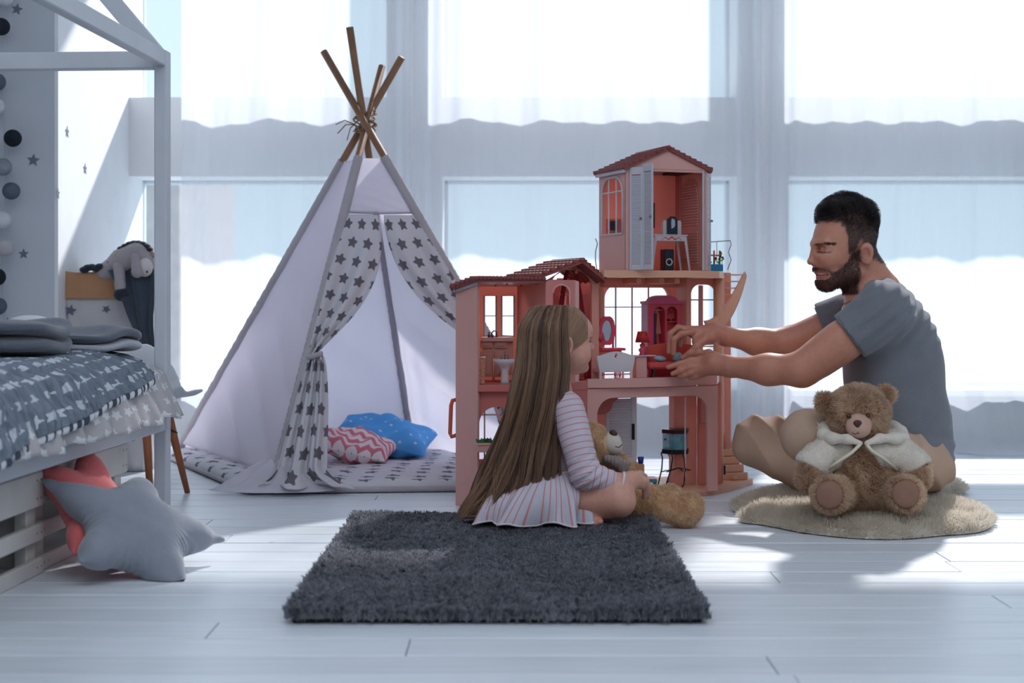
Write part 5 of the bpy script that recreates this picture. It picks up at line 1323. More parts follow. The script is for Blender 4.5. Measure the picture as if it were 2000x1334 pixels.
sp = thing('doll_speaker', 'dark toy speaker with a round ring under the tower desk', 'doll speaker', hw(hU(1304, .1), .1, dkz)); u = hU(1304, .10)
MB(TH).bbox((u - .016, .09, dkz), (u + .017, .12, hZ(487, u, .09)), .0015).obj('cabinet', mat('midnight', (20, 26, 44)), sp); zq = (dkz + hZ(487, u, .09)) / 2 - .006
MB(TH).lathe([(.0115, 0), (.0115, .002), (.009, .002), (.009, 0)], (u, .0895, zq), 24, (0, -1, 0)).obj('speaker_ring', M_wp, sp); MB(TH).lathe([(.009, 0), (.003, .0012), (.0005, .0012)], (u, .0898, zq), 20, (0, -1, 0)).obj('speaker_cone', M_dk, sp, True)
for i, (px, py) in enumerate(((1196, 440),)):
    pc = thing('doll_picture', 'small dark framed picture seen through the arched tower window', 'doll picture', hw(hU(1199, .14), .14, hZ(455, .02, .14))); u = .05; 
    MB(TH).prism(rect(hU(1185, td - .012), hU(1213, td - .012), hZ(457, .02, td), hZ(428, .02, td)), td - .014, td - .009, 'xz').obj('frame', M_rd, pc)
    MB(TH).prism(rect(hU(1192, td - .016), hU(1205, td - .016), hZ(450, .02, td), hZ(432, .02, td)), td - .018, td - .0145, 'xz').obj('picture', mat('midnight', (20, 26, 44)), pc)
tvp = thing('doll_wall_screen', 'narrow dark screen on the wall beside the open shutter', 'doll screen', hw(hU(1277, .19), .188, hZ(445, .1, .19)))
MB(TH).bbox((hU(1268, .185), .184, hZ(445, .1, .19)), (hU(1279, .185), .191, hZ(395, .1, .19)), .001).obj('panel', mat('dark_brown', (58, 48, 44), .4), tvp)
# balcony planter with fence and flowers
v = .06; fp = thing('doll_flower_box', 'blue toy flower box with orange picket fence on the terrace', 'doll planter', hw(hU(1397, v), v, ts)); p0, p1 = hU(1384, v), hU(1411, v); zp = hZ(516, p0, v)
MB(TH).bbox((p0, v - .006, ts), (p1, v + .014, zp), .0012).obj('box', mat('toy_blue', (36, 128, 172), .4), fp)
for px in (1386, 1397, 1408): MB(TH).tube([(hU(px, v), v + .008, zp - .002), (hU(px, v), v + .008, hZ(491, p0, v)), (hU(px, v), v + .008, hZ(488.5, p0, v))], [.0030, .0030, .0015], 8).obj('picket', mat('toy_orange', (222, 104, 72), .4), fp, True)
MB(TH).bbox((p0, v + .006, hZ(500, p0, v)), (p1, v + .009, hZ(497, p0, v)), .0006).obj('fence_rail', mat('toy_orange', (222, 104, 72)), fp)
for px, t_ in ((1387, 509), (1397, 504), (1407, 500), (1411, 503), (1404, 506), (1407, 493)):
    q = H(px, t_, v - .003); MB(TH).tube([(q[0], v + .001, zp - .002), q], .0010, 5).ell((q[0] + .003, q[1], q[2] - .005), (.0045, .002, .0025), 8, 5).ell((q[0] - .003, q[1], q[2] - .009), (.0045, .002, .0025), 8, 5).obj('stem', mat('toy_green', (80, 160, 62), .5), fp)
    if px != 1387: MB(TH).ell(q + (0, -.002, 0), (.0036, .002, .0036), 10, 7).obj('flower', mat('flower_head', (84, 34, 30), .6), fp, True)
# fish tank on its wrought stand
v = .135; Yq = 4.47; aq = thing('doll_fish_tank_stand', 'black scrolled wire stand under the toy fish tank', 'doll furniture', P(1318, 948, Yq))
def Q(px, py, d=0): return P(px, py, Yq + d)
zt_ = P(0, 880, Yq)[2]
for px0, px1, d in ((1292, 1283, -.03), (1312, 1298, -.055), (1334, 1333, -.05), (1346, 1348, .04), (1306, 1304, .05)):
    a = Q(px0, 882, d); b = Q(px1, 946, d); b[2] = .021
    MB().tube([a + (.002, 0, .0), a + (-.001, 0, -.006), a + (.003, 0, -.02), a * .5 + b * .5 + (.008, 0, 0), b + (.004, 0, .006), b + (-.002, 0, .002)], .0022, 8).ell(b + (0, 0, .003), .0034, 8, 6).obj('leg', M_dk, aq, True)
mb = MB(); mb.tube([Q(1290, 922, -.03), Q(1325, 914, 0), Q(1348, 918, .03)], .0018, 6); mb.tube([Q(1302, 922, -.05), Q(1325, 914, 0), Q(1334, 920, -.04)], .0018, 6); mb.obj('stretcher', M_dk, aq, True)
hx6 = [(Q(1319, 0)[0] + .046 * math.cos(a), Yq + .046 * math.sin(a)) for a in np.linspace(.3, .3 + 2 * math.pi, 7)[:-1]]
MB().prism(hx6, zt_ - .008, zt_, 'xy').obj('tray', M_dk, aq)
tk = thing('doll_fish_tank', 'hexagonal toy fish tank with blue water and green plants', 'doll fish tank', (Q(1319, 0)[0], Yq, zt_ + .0005))
zt2 = P(0, 845, Yq)[2]
MB().prism(hx6, zt_ + .0005, zt_ + .006, 'xy').obj('base', M_dk, tk); MB().prism(hx6, zt2, zt2 + .012, 'xy').obj('lid', mat('dark_red_lid', (64, 32, 38), .35), tk)
sc = lambda k: [(Q(1319, 0)[0] + (x - Q(1319, 0)[0]) * k, Yq + (y - Yq) * k) for x, y in hx6]
MB().prism(sc(.94), zt_ + .006, zt2, 'xy').obj('water', mat('toy_water', (120, 190, 210), .1, .25, 40, clear=.45), tk)
for i in range(14):
    a = rnd.uniform(0, 6.28); r_ = rnd.uniform(.008, .03); p = np.array([Q(1319, 0)[0] + r_ * math.cos(a) + .008, Yq + r_ * math.sin(a), zt_ + .006]); h_ = rnd.uniform(.015, .036)
    MB().tube([p, p + (rnd.uniform(-.006, .006), 0, h_ * .6), p + (rnd.uniform(-.012, .012), 0, h_)], [.0022, .0026, .0006], 5, flat=.4).obj('water_plant', mat('toy_green_dark', (44, 128, 104), .5), tk)
for px, py in ((1300, 858), (1318, 862), (1332, 856)): MB().ell(Q(px, py, -.02), (.005, .002, .0032), 8, 6).obj('fish', mat('toy_fish', (48, 74, 110), .4), tk, True)
# toys by the girl's hand
cp = thing('doll_teal_table', 'teal doll table with pale top on the floor near the hand', 'doll furniture', P(1264, 950, 4.3))
def G(px, py, d=0): return P(px, py, 4.3 + d)
a, b = G(1262, 936)[0], G(1281, 936)[0]; zt_ = G(0, 934)[2]
MB().bbox((a, 4.26, zt_ - .008), (b, 4.33, zt_), .0015).obj('table_top', mat('toy_teal', (52, 122, 128), .5), cp)
for x in (a + .003, b - .006):
    for y in (4.265, 4.318): MB().bbox((x, y, .0195), (x + .005, y + .006, zt_ - .008), .0008).obj('leg', mat('toy_teal', (52, 122, 128)), cp)
MB().bbox((a + .0, 4.265, zt_), (b, 4.325, zt_ + .003), .001).obj('cloth', M_pk, cp)
bxo = thing('doll_drawer_box', 'light brown doll drawer chest behind the cream bear', 'doll furniture', G(1245, 930, .05))
MB().bbox((G(1232, 0, .05)[0], 4.34, .0195), (G(1258, 0, .05)[0], 4.40, G(0, 906, .05)[2]), .002).obj('body', mat('tan_plastic', (196, 146, 106), .5), bxo); MB().bbox((G(1234, 0, .05)[0], 4.336, .05), (G(1256, 0, .05)[0], 4.34, .075), .001).obj('drawer', mat('tan_plastic', (196, 146, 106)), bxo)
zc2 = G(0, 906, .05)[2]
cup = MB().lathe([(.006, 0), (.008, .002), (.010, .020), (.009, .020), (.007, .004)], (G(1252, 0, .05)[0], 4.36, zc2), 14)
tag(cup.obj('doll_cup', mat('cobalt', (36, 50, 138), .35), None, True), 'cobalt blue toy cup on the brown doll chest', 'doll cup')
# ------------------------------------------------------------------ shaggy rug and sheepskin
RX0, RX1, RY0, RY1 = -.428, .372, 2.665, 3.865
rug = thing('shag_rug', 'dark charcoal shaggy rug in front of the girl', 'rug', ((RX0 + RX1) / 2, (RY0 + RY1) / 2, 0))
mb = MB(); mb.bbox((RX0 + .012, RY0 + .016, 0), (RX1 - .012, RY1 - .012, .013), .004).obj('backing', mat('rug_backing', (36, 40, 48), .95), rug)
M_rugf = fur_mat('rug_pile', (66, 70, 80), (196, 198, 206), .55, .45, .6)
def pile(n, seed):
    r = np.random.default_rng(seed); x = r.uniform(RX0, RX1, n); y = RY0 + (RY1 - RY0) * r.random(n); p = np.stack([x, y, 0 * x], 1)
    L = .021 * r.uniform(.7, 1.2, n) * (1 + .25 * vnoise(p, 22, 3))
    cl = .9 / .013
    g = .0105; ci = np.floor(x / g + .6 * vnoise(p, 70, 11)).astype(int); cj = np.floor(y / g + .6 * vnoise(p, 70, 12)).astype(int)
    hsh = lambda a, b_, k: np.modf(np.abs(np.sin(a * 12.9898 + b_ * 78.233 + k * 37.719) * 43758.5453))[0]
    ang = 6.2832 * hsh(ci, cj, 1); mag = .25 + .85 * hsh(ci, cj, 2); cxp = (ci + .5) * g; cyp = (cj + .5) * g
    dx = mag * np.cos(ang) + .18 * r.normal(size=n) + np.clip((cxp - x) / .021, -.5, .5); dy = mag * np.sin(ang) + .18 * r.normal(size=n) + np.clip((cyp - y) / .021, -.5, .5)
    ed = .03; dx = dx + np.where(x > RX1 - ed, .25, 0) - np.where(x < RX0 + ed, .25, 0); dy = dy + np.where(y > RY1 - ed, .4, 0) - np.where(y < RY0 + ed, .2, 0)
    eb = np.clip(np.minimum(np.minimum(x - RX0, RX1 - x), np.minimum(y - RY0, RY1 - y)) / .03, .35, 1); dx = dx * eb; dy = dy * eb
    k = 4; pts = []
    for j in range(k):
        t = j / (k - 1); pts.append(np.stack([x + dx * L * t * (.5 + .5 * t), y + dy * L * t * (.5 + .5 * t), .012 + L * t * (1 - .22 * t * np.minimum(1, np.hypot(dx, dy))) - (.004 + .026 * r.random(n)) * t * np.clip(1 - (y - RY0) / .016, 0, 1)], 1))
    pts = [np.c_[q[:, :2], np.maximum(q[:, 2], .002)] for q in pts]
    tone = np.clip(.38 + .34 * (hsh(ci, cj, 3) - .5) + .12 * vnoise(p, 9, 8) + .14 * r.normal(size=n), 0, 1)
    strands('pile', np.stack(pts, 1), .0009 * r.uniform(.7, 1.3, n), M_rugf, rug, tone, 'stuff', .5)
pile(230000, 21)
# sheepskin under the man and the bear
sk = thing('sheepskin', 'cream sheepskin rug under the seated man and the brown bear', 'rug', (1.0, 4.0, 0))
SKP = [(1.295, 4.02), (1.30, 3.86), (1.22, 3.70), (1.10, 3.64), (.98, 3.59), (.87, 3.60), (.76, 3.68), (.68, 3.80), (.62, 3.86), (.66, 3.97), (.63, 4.06), (.69, 4.20), (.80, 4.34), (.92, 4.50), (1.06, 4.58), (1.22, 4.66), (1.34, 4.62), (1.42, 4.50), (1.36, 4.36), (1.24, 4.28), (1.27, 4.15)]
def closed(pts, n):
    P_ = np.array(pts); m_ = len(P_); t = np.linspace(0, m_, n, endpoint=False); i = t.astype(int); f = (t - i)[:, None]
    a, b, c, d = P_[(i - 1) % m_], P_[i], P_[(i + 1) % m_], P_[(i + 2) % m_]
    return .5 * (2 * b + (c - a) * f + (2 * a - 5 * b + 4 * c - d) * f ** 2 + (3 * b - a - 3 * c + d) * f ** 3)
ol = closed(SKP, 160); cen = np.array([1.0, 4.08]); nr_ = 26; V = []
for j in range(nr_ + 1):
    q = 1 - j / nr_ * .995; xy = cen + (ol - cen) * q; p3 = np.c_[xy, np.zeros(160)]
    h_ = .030 * np.clip(1 - q ** 7, 0, 1) ** .5 + .007 * vnoise(p3, 16, 4) * (1 - q ** 6) + .003
    V.append(np.c_[xy, np.maximum(h_, .002)])
V = np.concatenate(V); F = []
for j in range(nr_):
    k = np.arange(160); k2 = (k + 1) % 160; F.append(np.stack([j * 160 + k, (j + 1) * 160 + k, (j + 1) * 160 + k2, j * 160 + k2], -1))
F = np.concatenate(F)
F = F if np.cross(V[F[2000, 1]] - V[F[2000, 0]], V[F[2000, 2]] - V[F[2000, 0]])[2] > 0 else F[:, ::-1].copy()
mesh_obj('hide', V, F, mat('sheep_hide', (222, 214, 202), .95, .06, 20), sk, True)
M_wool = fur_mat('sheep_wool', (222, 212, 196), (250, 244, 232), .5, .8)
fur('wool', V, F, 70000, .026, .00075, M_wool, sk, (0, -.25, -.15), .9, 5, 31, None, .016, wave=.10)
# ------------------------------------------------------------------ teddy bears
def bear_part(B, name, h, m, parent, disp=None):
    V, F = B.mesh(h, disp); mesh_obj(name, V, F, m, parent, True); return V, F
M_brb = mat('brown_bear_skin', (160, 112, 80), .95, .08, 30); M_brf = fur_mat('brown_bear_fur', (192, 156, 128), (250, 230, 204), .5, .75)
M_crb = mat('cream_bear_skin', (212, 176, 138), .95, .06, 30); M_crf = fur_mat('cream_bear_fur', (216, 180, 142), (254, 234, 206), .5, .75)
M_pad = mat('bear_pad_suede', (146, 108, 92), .9, .06, 30, .2, 160); M_muz = mat('bear_muzzle_suede', (196, 158, 140), .9, .04, 40, .2, 200)
M_fle = mat('cream_fleece', (222, 212, 198), .95, .05, 40, .6, 230, sheen=.4); M_nose = mat('bear_nose', (74, 44, 38), .55, .05); M_eye = mat('glossy_black', (14, 12, 14), .08, 0, spec=.8)
YB_ = 3.80
def b(px, py, d=0.0): return P(px, py, YB_ + d) * np.array([1, 1, 1])
tb_ = thing('teddy_bear', 'brown curly teddy bear in a cream fleece jacket sitting on the sheepskin', 'soft toy', P(1690, 995, 3.80) * [1, 1, 0] + [0, 0, .035])
B = Body()
B.ell(b(1676, 802), (.077, .074, .064), .03)
B.ell(b(1670, 824, -.03), (.050, .042, .036), .03)
for px, py in ((1612, 786), (1729, 771)): B.ell(b(px, py, .0), (.024, .015, .024), .006); B.ell(b(px, py, -.02), (.013, .010, .013), .006, 1)
B.ell(b(1686, 870), (.072, .068, .055), .04); B.ell(b(1686, 936), (.086, .085, .082), .05)
for s_, (sh, el, ha) in ((-1, ((1632, 872), (1592, 906), (1580, 936))), (1, ((1740, 874), (1784, 908), (1793, 934)))):
    B.limb(b(*sh), b(*el, -.04), .036, .032, .02); B.limb(b(*el, -.04), b(*ha, -.08), .031, .028, .02)
for px, kx in ((1622, 1655), (1768, 1725)):
    B.limb(b(kx, 960), b(px, 968, -.12), .044, .038, .03); B.ell(b(px, 964, -.145), (.043, .030, .040), .015)
V, F = bear_part(B, 'body', .005, M_brb, tb_)
# fleece jacket: sleeves, shoulders, turned-back lapels, hood collar
J = Body()
J.ell(b(1686, 886, .008), (.094, .090, .070), .03)
for sh, el in (((1634, 872), (1588, 908)), ((1740, 874), (1786, 910))):
    J.limb(b(*sh), b(*el, -.045), .050, .048, .03)
J.ell(b(1686, 930, .055), (.094, .068, .072), .03)
J.ell(b(1688, 948, -.115), (.064, .105, .098), .012, 1); J.ell(b(1684, 878, -.10), (.018, .05, .05), .01, 1)
J.plane(b(1578, 914, -.05), np.array([-.52, -.15, -.70]), .01); J.plane(b(1795, 916, -.05), np.array([.50, -.15, -.72]), .01)
def clothed(X):
    px = 1000 + X[:, 0] * FPX / X[:, 1]; py = HOR - (X[:, 2] - CAMZ) * FPX / X[:, 1]
    pad = np.zeros(len(X), bool)
    for cx, cy_, r in ((1621, 966, 25), (1769, 965, 25)): pad |= (np.hypot((px - cx), (py - cy_) * .95) < r) & (X[:, 1] < YB_ - .14)
    muz = ((np.hypot(px - 1677, py - 831) < 23) | (np.hypot(px - 1658, py - 813) < 8) | (np.hypot(px - 1696, py - 813) < 8)) & (X[:, 1] < YB_ - .04)
    return np.where(pad | muz | (J.ev(X) < .002), 0., 1.)
fur('fur', V, F, 60000, .0145, .00062, M_brf, tb_, (0, -.1, -.25), .95, 5, 41, clothed, .0085, wave=.14)
B = Body(); B.ell(b(1677, 831, -.073), (.034, .026, .033), .01); B.ell(b(1677, 838, -.082), (.028, .020, .022), .01); bear_part(B, 'muzzle', .003, M_muz, tb_)
B = Body(); B.ell(b(1675, 826, -.098), (.0115, .006, .0075), .004); B.ell(b(1675, 831, -.099), (.006, .005, .007), .006); bear_part(B, 'nose', .0016, M_nose, tb_)
mb = MB(); mb.tube([b(1675, 833, -.1005), b(1676, 846, -.1005)], .0012, 6); mb.tube([b(1664, 845, -.094), b(1670, 848, -.098), b(1676, 846, -.1005), b(1683, 848, -.098), b(1690, 844, -.093)], .0011, 6); mb.obj('mouth_seam', M_nose, tb_, True)
for px in (1658, 1695): MB().ell(b(px, 813, -.080), (.0066, .0060, .0066), 14, 9).obj('eye', M_eye, tb_, True)
for px, py in ((1621, 966), (1769, 965)):
    B = Body(); B.ell(b(px, py, -.166), (.036, .012, .036), .004); bear_part(B, 'paw_pad', .003, M_pad, tb_)
def fold_disp(X): return .0058 * np.sin(2 * np.pi * (X[:, 0] * 22 * np.sign(X[:, 0] - .938) - X[:, 2] * 16 + .45 * vnoise(X, 14, 3))) * np.clip(vnoise(X, 12, 5) + .6, 0, 1) + .0022 * vnoise(X, 40, 6)
V2, F2 = bear_part(J, 'jacket', .004, M_fle, tb_, fold_disp)
fur('fleece_nap', V2, F2, 16000, .0035, .00045, fur_mat('fleece_fibre', (206, 196, 182), (234, 226, 214), .3), tb_, (0, 0, -.2), .5, 3, 51, None, .006)
for pts in ([(1612, 838, .02), (1610, 850, -.03), (1626, 856, -.06), (1655, 858, -.085), (1680, 866, -.095)], [(1752, 842, .02), (1762, 856, -.02), (1748, 856, -.06), (1718, 856, -.08), (1693, 866, -.095)]):
    B = Body(); q = [b(*p) for p in pts]; B.chain(q, [.017, .017, .014, .011, .007], .012); bear_part(B, 'lapel', .003, M_fle, tb_, lambda X: .0015 * vnoise(X, 50, 2))
B = Body(); B.chain([b(1612, 838, .03), b(1622, 842, .07), b(1680, 845, .10), b(1740, 845, .07), b(1756, 846, .03)], [.022, .028, .034, .030, .024], .02); bear_part(B, 'hood', .005, M_fle, tb_)
M_hem = mat('fleece_hem', (228, 218, 196), .9, .03)
for pts in ([(1680, 868, -.098), (1664, 884, -.094), (1640, 900, -.088), (1618, 916, -.075)], [(1693, 868, -.098), (1702, 880, -.096), (1726, 896, -.09), (1752, 918, -.07)]):
    MB().tube([b(*p) for p in pts], .0045, 8).obj('front_hem', M_hem, tb_, True)
MB().tube([b(1754, 850, -.04), b(1768, 866, -.035), b(1776, 866, -.03), b(1776, 874, -.03)], [.004, .004, .005, .003], 6, flat=.4).obj('button_tab', mat('tab_yellow', (222, 208, 160), .8), tb_, True)
MB().tube([b(1608, 838, -.0), b(1600, 832, -.01), b(1596, 824, -.01)], [.002, .0015, .0008], 6).obj('tab_thread', M_hem, tb_, True)

# cream bear in the girl's lap
YC_ = 3.80
def c_(px, py, d=0.0): return P(px, py, YC_ + d)
tc = thing('teddy_bear', 'cream curly teddy bear lying in the girl\'s lap with legs stretched out', 'soft toy', P(1200, 1020, 3.78) * [1, 1, 0])
B = Body()
B.ell(c_(1157, 868, 0), (.044, .050, .054), .02); B.ell(c_(1146, 842, .03), (.02, .014, .022), .01)
B.ell(c_(1196, 930, .03), (.058, .060, .062), .03); B.ell(c_(1180, 960, .02), (.06, .055, .04), .03)
B.limb(c_(1222, 975, -.01), c_(1306, 990, -.02), .036, .036, .02); B.ell(c_(1338, 998, -.02), (.040, .034, .040), .02, 0, ry(R(-35))); B.ell(c_(1352, 984, -.02), (.026, .026, .024), .02)
B.limb(c_(1230, 968, .10), c_(1300, 972, .12), .03, .028, .02); B.ell(c_(1312, 968, .12), (.022, .024, .026), .015)
V, F = bear_part(B, 'body', .0045, M_crb, tc)
def cface(X):
    px = 1000 + X[:, 0] * FPX / X[:, 1]; py = HOR - (X[:, 2] - CAMZ) * FPX / X[:, 1]
    return np.where((np.hypot(px - 1198, py - 864) < 21) & (py < 888), 0., 1.)
fur('fur', V, F, 52000, .0095, .00055, M_crf, tc, (0, -.1, -.2), .95, 4, 61, cface, .0065, wave=.12)
B = Body(); B.ell(c_(1194, 864, -.008), (.027, .027, .028), .01); B.ell(c_(1200, 874, -.008), (.022, .02, .018), .012); bear_part(B, 'muzzle', .003, mat('cream_muzzle', (204, 196, 184), .9, .03, 30, .2, 200), tc)
B = Body(); B.ell(c_(1198, 846, -.016), (.0115, .014, .0085), .004, 0, ry(R(25))); bear_part(B, 'nose', .002, M_nose, tc)
MB().tube([c_(1202, 872, -.034), c_(1209, 874, -.029), c_(1215, 868, -.022)], .0012, 6).obj('mouth_seam', M_nose, tc, True)
B = Body(); B.chain([c_(1186, 896, -.045), c_(1205, 902, -.050), c_(1222, 916, -.045)], [.012, .014, .010], .01); B.limb(c_(1205, 905, -.05), c_(1228, 906, -.045), .010, .006, .01); B.limb(c_(1208, 906, -.052), c_(1216, 924, -.055), .010, .006, .01)
bear_part(B, 'ribbon_bow', .0028, mat('grey_ribbon', (140, 128, 124), .6, .06), tc, lambda X: .0012 * np.sin(X[:, 0] * 700))
# ------------------------------------------------------------------ the seated man
def px_of(X): return 1000 + X[:, 0] * FPX / X[:, 1], HOR - (X[:, 2] - CAMZ) * FPX / X[:, 1]
def skin_mat(name):
    m = bpy.data.materials.new(name); t = NT(m)
    c = t.attr('tint', 'Color'); f = t.noise(t.coord('Object'), 90, 4)
    c = t.mix(t.math('MULTIPLY', t.ramp(f, .35, .7), .16), c, lin((150, 78, 66)))
    b_ = t.n('BsdfPrincipled'); t.put(b_.inputs['Base Color'], c); b_.inputs['Roughness'].default_value = .46; b_.inputs['Specular IOR Level'].default_value = .45
    b_.inputs['Subsurface Weight'].default_value = .12; b_.inputs['Subsurface Radius'].default_value = (1, .35, .2); b_.inputs['Subsurface Scale'].default_value = .006
    bn = t.n('Bump'); bn.inputs['Strength'].default_value = .12; bn.inputs['Distance'].default_value = .001; t.put(bn.inputs['Height'], t.noise(t.coord('Object'), 420, 2)); t.put(b_.inputs['Normal'], bn.outputs[0])
    o = t.n('OutputMaterial'); t.put(o.inputs[0], b_.outputs[0]); return m
M_skin = skin_mat('skin'); 
man = thing('person', 'bearded man in a grey T-shirt and khaki trousers sitting cross-legged, reaching into the doll house', 'person', (1.12, 4.15, .03))
YM = 4.15; HC = P(1643, 480, YM); SCL = FPX / YM; YAW = rz(R(7))
def hd(px, py, dy=0.0): return HC + YAW @ np.array([(px - 1650) / SCL, dy, (480 - py) / SCL])
def hloc(X):
    L = (X - HC) @ YAW; return 1650 + L[:, 0] * SCL, 480 - L[:, 2] * SCL, L[:, 1]
def m_(px, py, Y): return P(px, py, Y)
B = Body()
B.ell(hd(1664, 450), (.083, .077, .092), .03); B.ell(hd(1645, 453), (.058, .064, .062), .03)
B.ell(hd(1631, 495), (.060, .064, .088), .03)
for s_ in (-1, 1):
    B.limb(hd(1666, 532, .050 * s_), hd(1622, 551, .020 * s_), .022, .021, .025)
    B.ell(hd(1617, 503, .043 * s_), (.030, .018, .020), .02)
    B.limb(hd(1597, 476, .012 * s_), hd(1607, 474, .046 * s_), .0085, .008, .014)
    B.ell(hd(1601, 489, .031 * s_), (.013, .016, .0085), .014, 1)
    B.ell(hd(1608, 490, .031 * s_), (.0130, .0140, .0105), .005)
B.ell(hd(1618, 552), (.024, .028, .020), .015)
B.limb(hd(1595, 485), hd(1589, 508), .0062, .0085, .010); B.ell(hd(1587.5, 512), (.0090, .0090, .0082), .008)
for s_ in (-1, 1): B.ell(hd(1598, 515, .0115 * s_), (.010, .0075, .0065), .006)
B.limb(hd(1606, 531, -.020), hd(1601.5, 531, 0), .0062, .0072, .008); B.limb(hd(1606, 531, .020), hd(1601.5, 531, 0), .0062, .0072, .008); B.limb(hd(1609, 541, -.016), hd(1605, 542, 0), .0062, .0075, .006); B.limb(hd(1609, 541, .016), hd(1605, 542, 0), .0062, .0075, .006)
B.limb(hd(1613, 533.5, -.028), hd(1600, 537, 0), .0018, .0026, .003, 1); B.limb(hd(1613, 533.5, .028), hd(1600, 537, 0), .0018, .0026, .003, 1)
for s_ in (-1, 1):
    B.ell(hd(1680, 496, .080 * s_), (.021, .009, .031), .008, 0, rz(R(18 * s_)) @ ry(R(8)))
    B.ell(hd(1678, 496, .090 * s_), (.012, .008, .018), .004, 1)
    B.ell(hd(1683, 512, .082 * s_), (.010, .007, .011), .006)
B.limb(hd(1678, 515), P(1692, 572, YM), .054, .060, .025); B.limb(hd(1696, 505), P(1716, 560, YM), .036, .055, .03)
# torso core (under the clothes), arms
TOR = [(1722, 640, .108, .150, .11), (1742, 730, .125, .145, .13), (1762, 820, .122, .142, .12), (1776, 890, .105, .145, .085)]
for px, py, a, b2, c2 in TOR: B.ell(P(px, py, YM), (a, b2, c2), .06)
B.limb(P(1726, 602, 4.03), P(1726, 602, 4.28), .050, .050, .05)
nS, nE, nW = m_(1728, 608, 3.985), m_(1566, 722, 4.03), m_(1424, 716, 4.19)
B.limb(nS, nE, .062, .046, .03); B.limb(m_(1640, 670, 4.005), m_(1600, 700, 4.02), .052, .048, .03)
B.limb(nE, m_(1500, 722, 4.09), .047, .041, .025); B.limb(m_(1500, 722, 4.09), nW, .041, .029, .03)
fS, fE, fW = m_(1700, 606, 4.33), m_(1540, 668, 4.38), m_(1418, 657, 4.33)
B.limb(fS, fE, .060, .043, .03); B.limb(fE, m_(1480, 668, 4.36), .043, .038, .025); B.limb(m_(1480, 668, 4.36), fW, .038, .027, .03)
# near (lower) hand steadies the sofa: palm, four fingers, thumb
def hand(W, palm, fingers, thumb, fr=.0088):
    B.chain([W] + palm, [.029] + [.030, .026][:len(palm)], .02)
    for f in fingers: B.chain(f, [fr * 1.18, fr * 1.08, fr, fr * .86][:len(f)], .006)
    B.chain(thumb, [fr * 1.5, fr * 1.25, fr * 1.08, fr * .9][:len(thumb)], .010)
q = m_
B.limb(nW, q(1396, 706, 4.21), .028, .027, .02); B.limb(q(1398, 716, 4.205), q(1366, 722, 4.235), .026, .020, .015); B.limb(q(1394, 700, 4.215), q(1366, 704, 4.24), .019, .013, .015)
hand(q(1400, 714, 4.205), [], [[q(1370, 702, 4.235), q(1348, 704, 4.238), q(1326, 711, 4.24), q(1305, 717, 4.242)], [q(1368, 713, 4.228), q(1346, 717, 4.228), q(1328, 724, 4.232), q(1314, 730, 4.236)],
    [q(1368, 722, 4.228), q(1348, 728, 4.230), q(1336, 733, 4.236), q(1327, 735, 4.242)], [q(1374, 730, 4.232), q(1358, 735, 4.236), q(1348, 737, 4.242)]],
    [q(1404, 700, 4.235), q(1384, 690, 4.262), q(1366, 690, 4.275), q(1350, 697, 4.285)])
# far (upper) hand pinches the little cushion
B.limb(fW, q(1394, 649, 4.325), .026, .026, .02); B.limb(q(1394, 650, 4.325), q(1352, 648, 4.315), .025, .018, .02); B.limb(q(1388, 660, 4.305), q(1360, 668, 4.295), .020, .014, .02)
hand(q(1390, 652, 4.32), [], [[q(1350, 649, 4.298), q(1330, 652, 4.293), q(1316, 663, 4.291), q(1315, 692, 4.296)], [q(1348, 643, 4.312), q(1324, 640, 4.312), q(1309, 652, 4.310), q(1306, 688, 4.306)],
    [q(1350, 644, 4.328), q(1328, 642, 4.330), q(1314, 655, 4.330), q(1316, 678, 4.326)], [q(1356, 650, 4.342), q(1338, 650, 4.346), q(1326, 660, 4.346), q(1328, 676, 4.342)]],
    [q(1378, 662, 4.288), q(1362, 676, 4.280), q(1348, 690, 4.280), q(1333, 699, 4.286)])
# legs inside the trousers and feet
nK, nA = m_(1578, 852, 3.90), m_(1668, 940, 4.03); fK, fA = m_(1482, 862, 4.28), m_(1596, 946, 4.13)
B.limb(P(1765, 890, 4.08), nK, .075, .050, .04); B.limb(nK, nA, .048, .035, .03); B.limb(P(1765, 890, 4.24), fK, .075, .05, .04); B.limb(fK, fA, .05, .035, .03)
B.limb(nA, m_(1720, 950, 4.12), .034, .028, .02); B.limb(fA, m_(1660, 952, 4.06), .034, .026, .02)
V, F = B.mesh(.0032)
lx, ly, ldy = hloc(V); n3 = vnoise(V, 120, 3)
tint = np.tile(np.array(lin((204, 142, 118))[:3]), (len(V), 1))
def paint(mask, c, f=1.0):
    w_ = (np.clip(mask, 0, 1) * f)[:, None]; tint[:] = tint * (1 - w_) + np.array(lin(c)[:3]) * w_
head = (ly < 585) & (lx > 1570) & (lx < 1740) & (np.abs(ldy) < .12)
beardline = np.interp(lx, [1590, 1600, 1612, 1624, 1638, 1650, 1660, 1672], [521, 522, 527, 532, 522, 508, 492, 486])
soft = lambda d, w_: np.clip(d / w_ + .5, 0, 1)
lipz = np.clip(1 - np.hypot((lx - 1603) / 15, (ly - 537) / 10.5) + .25, 0, 1) > .2
beard = head * soft(ly - beardline + 5 * n3, 11) * soft(1671 - lx, 8) * (ly < 576) * np.where(lipz, 0, 1)
paint(beard, (84, 62, 56), .85)
hairline = np.interp(lx, [1585, 1600, 1632, 1640, 1645, 1650, 1662, 1668, 1692, 1700, 1725], [428, 432, 436, 446, 468, 500, 500, 474, 476, 506, 516])
ear = np.hypot((lx - 1680) / 19, (ly - 496) / 24) < 1
hairm = head * soft(hairline - ly - 3 + 5 * n3, 9) * np.where(ear & (np.abs(ldy) > .07), 0, 1)
paint(hairm, (52, 44, 44), .85)
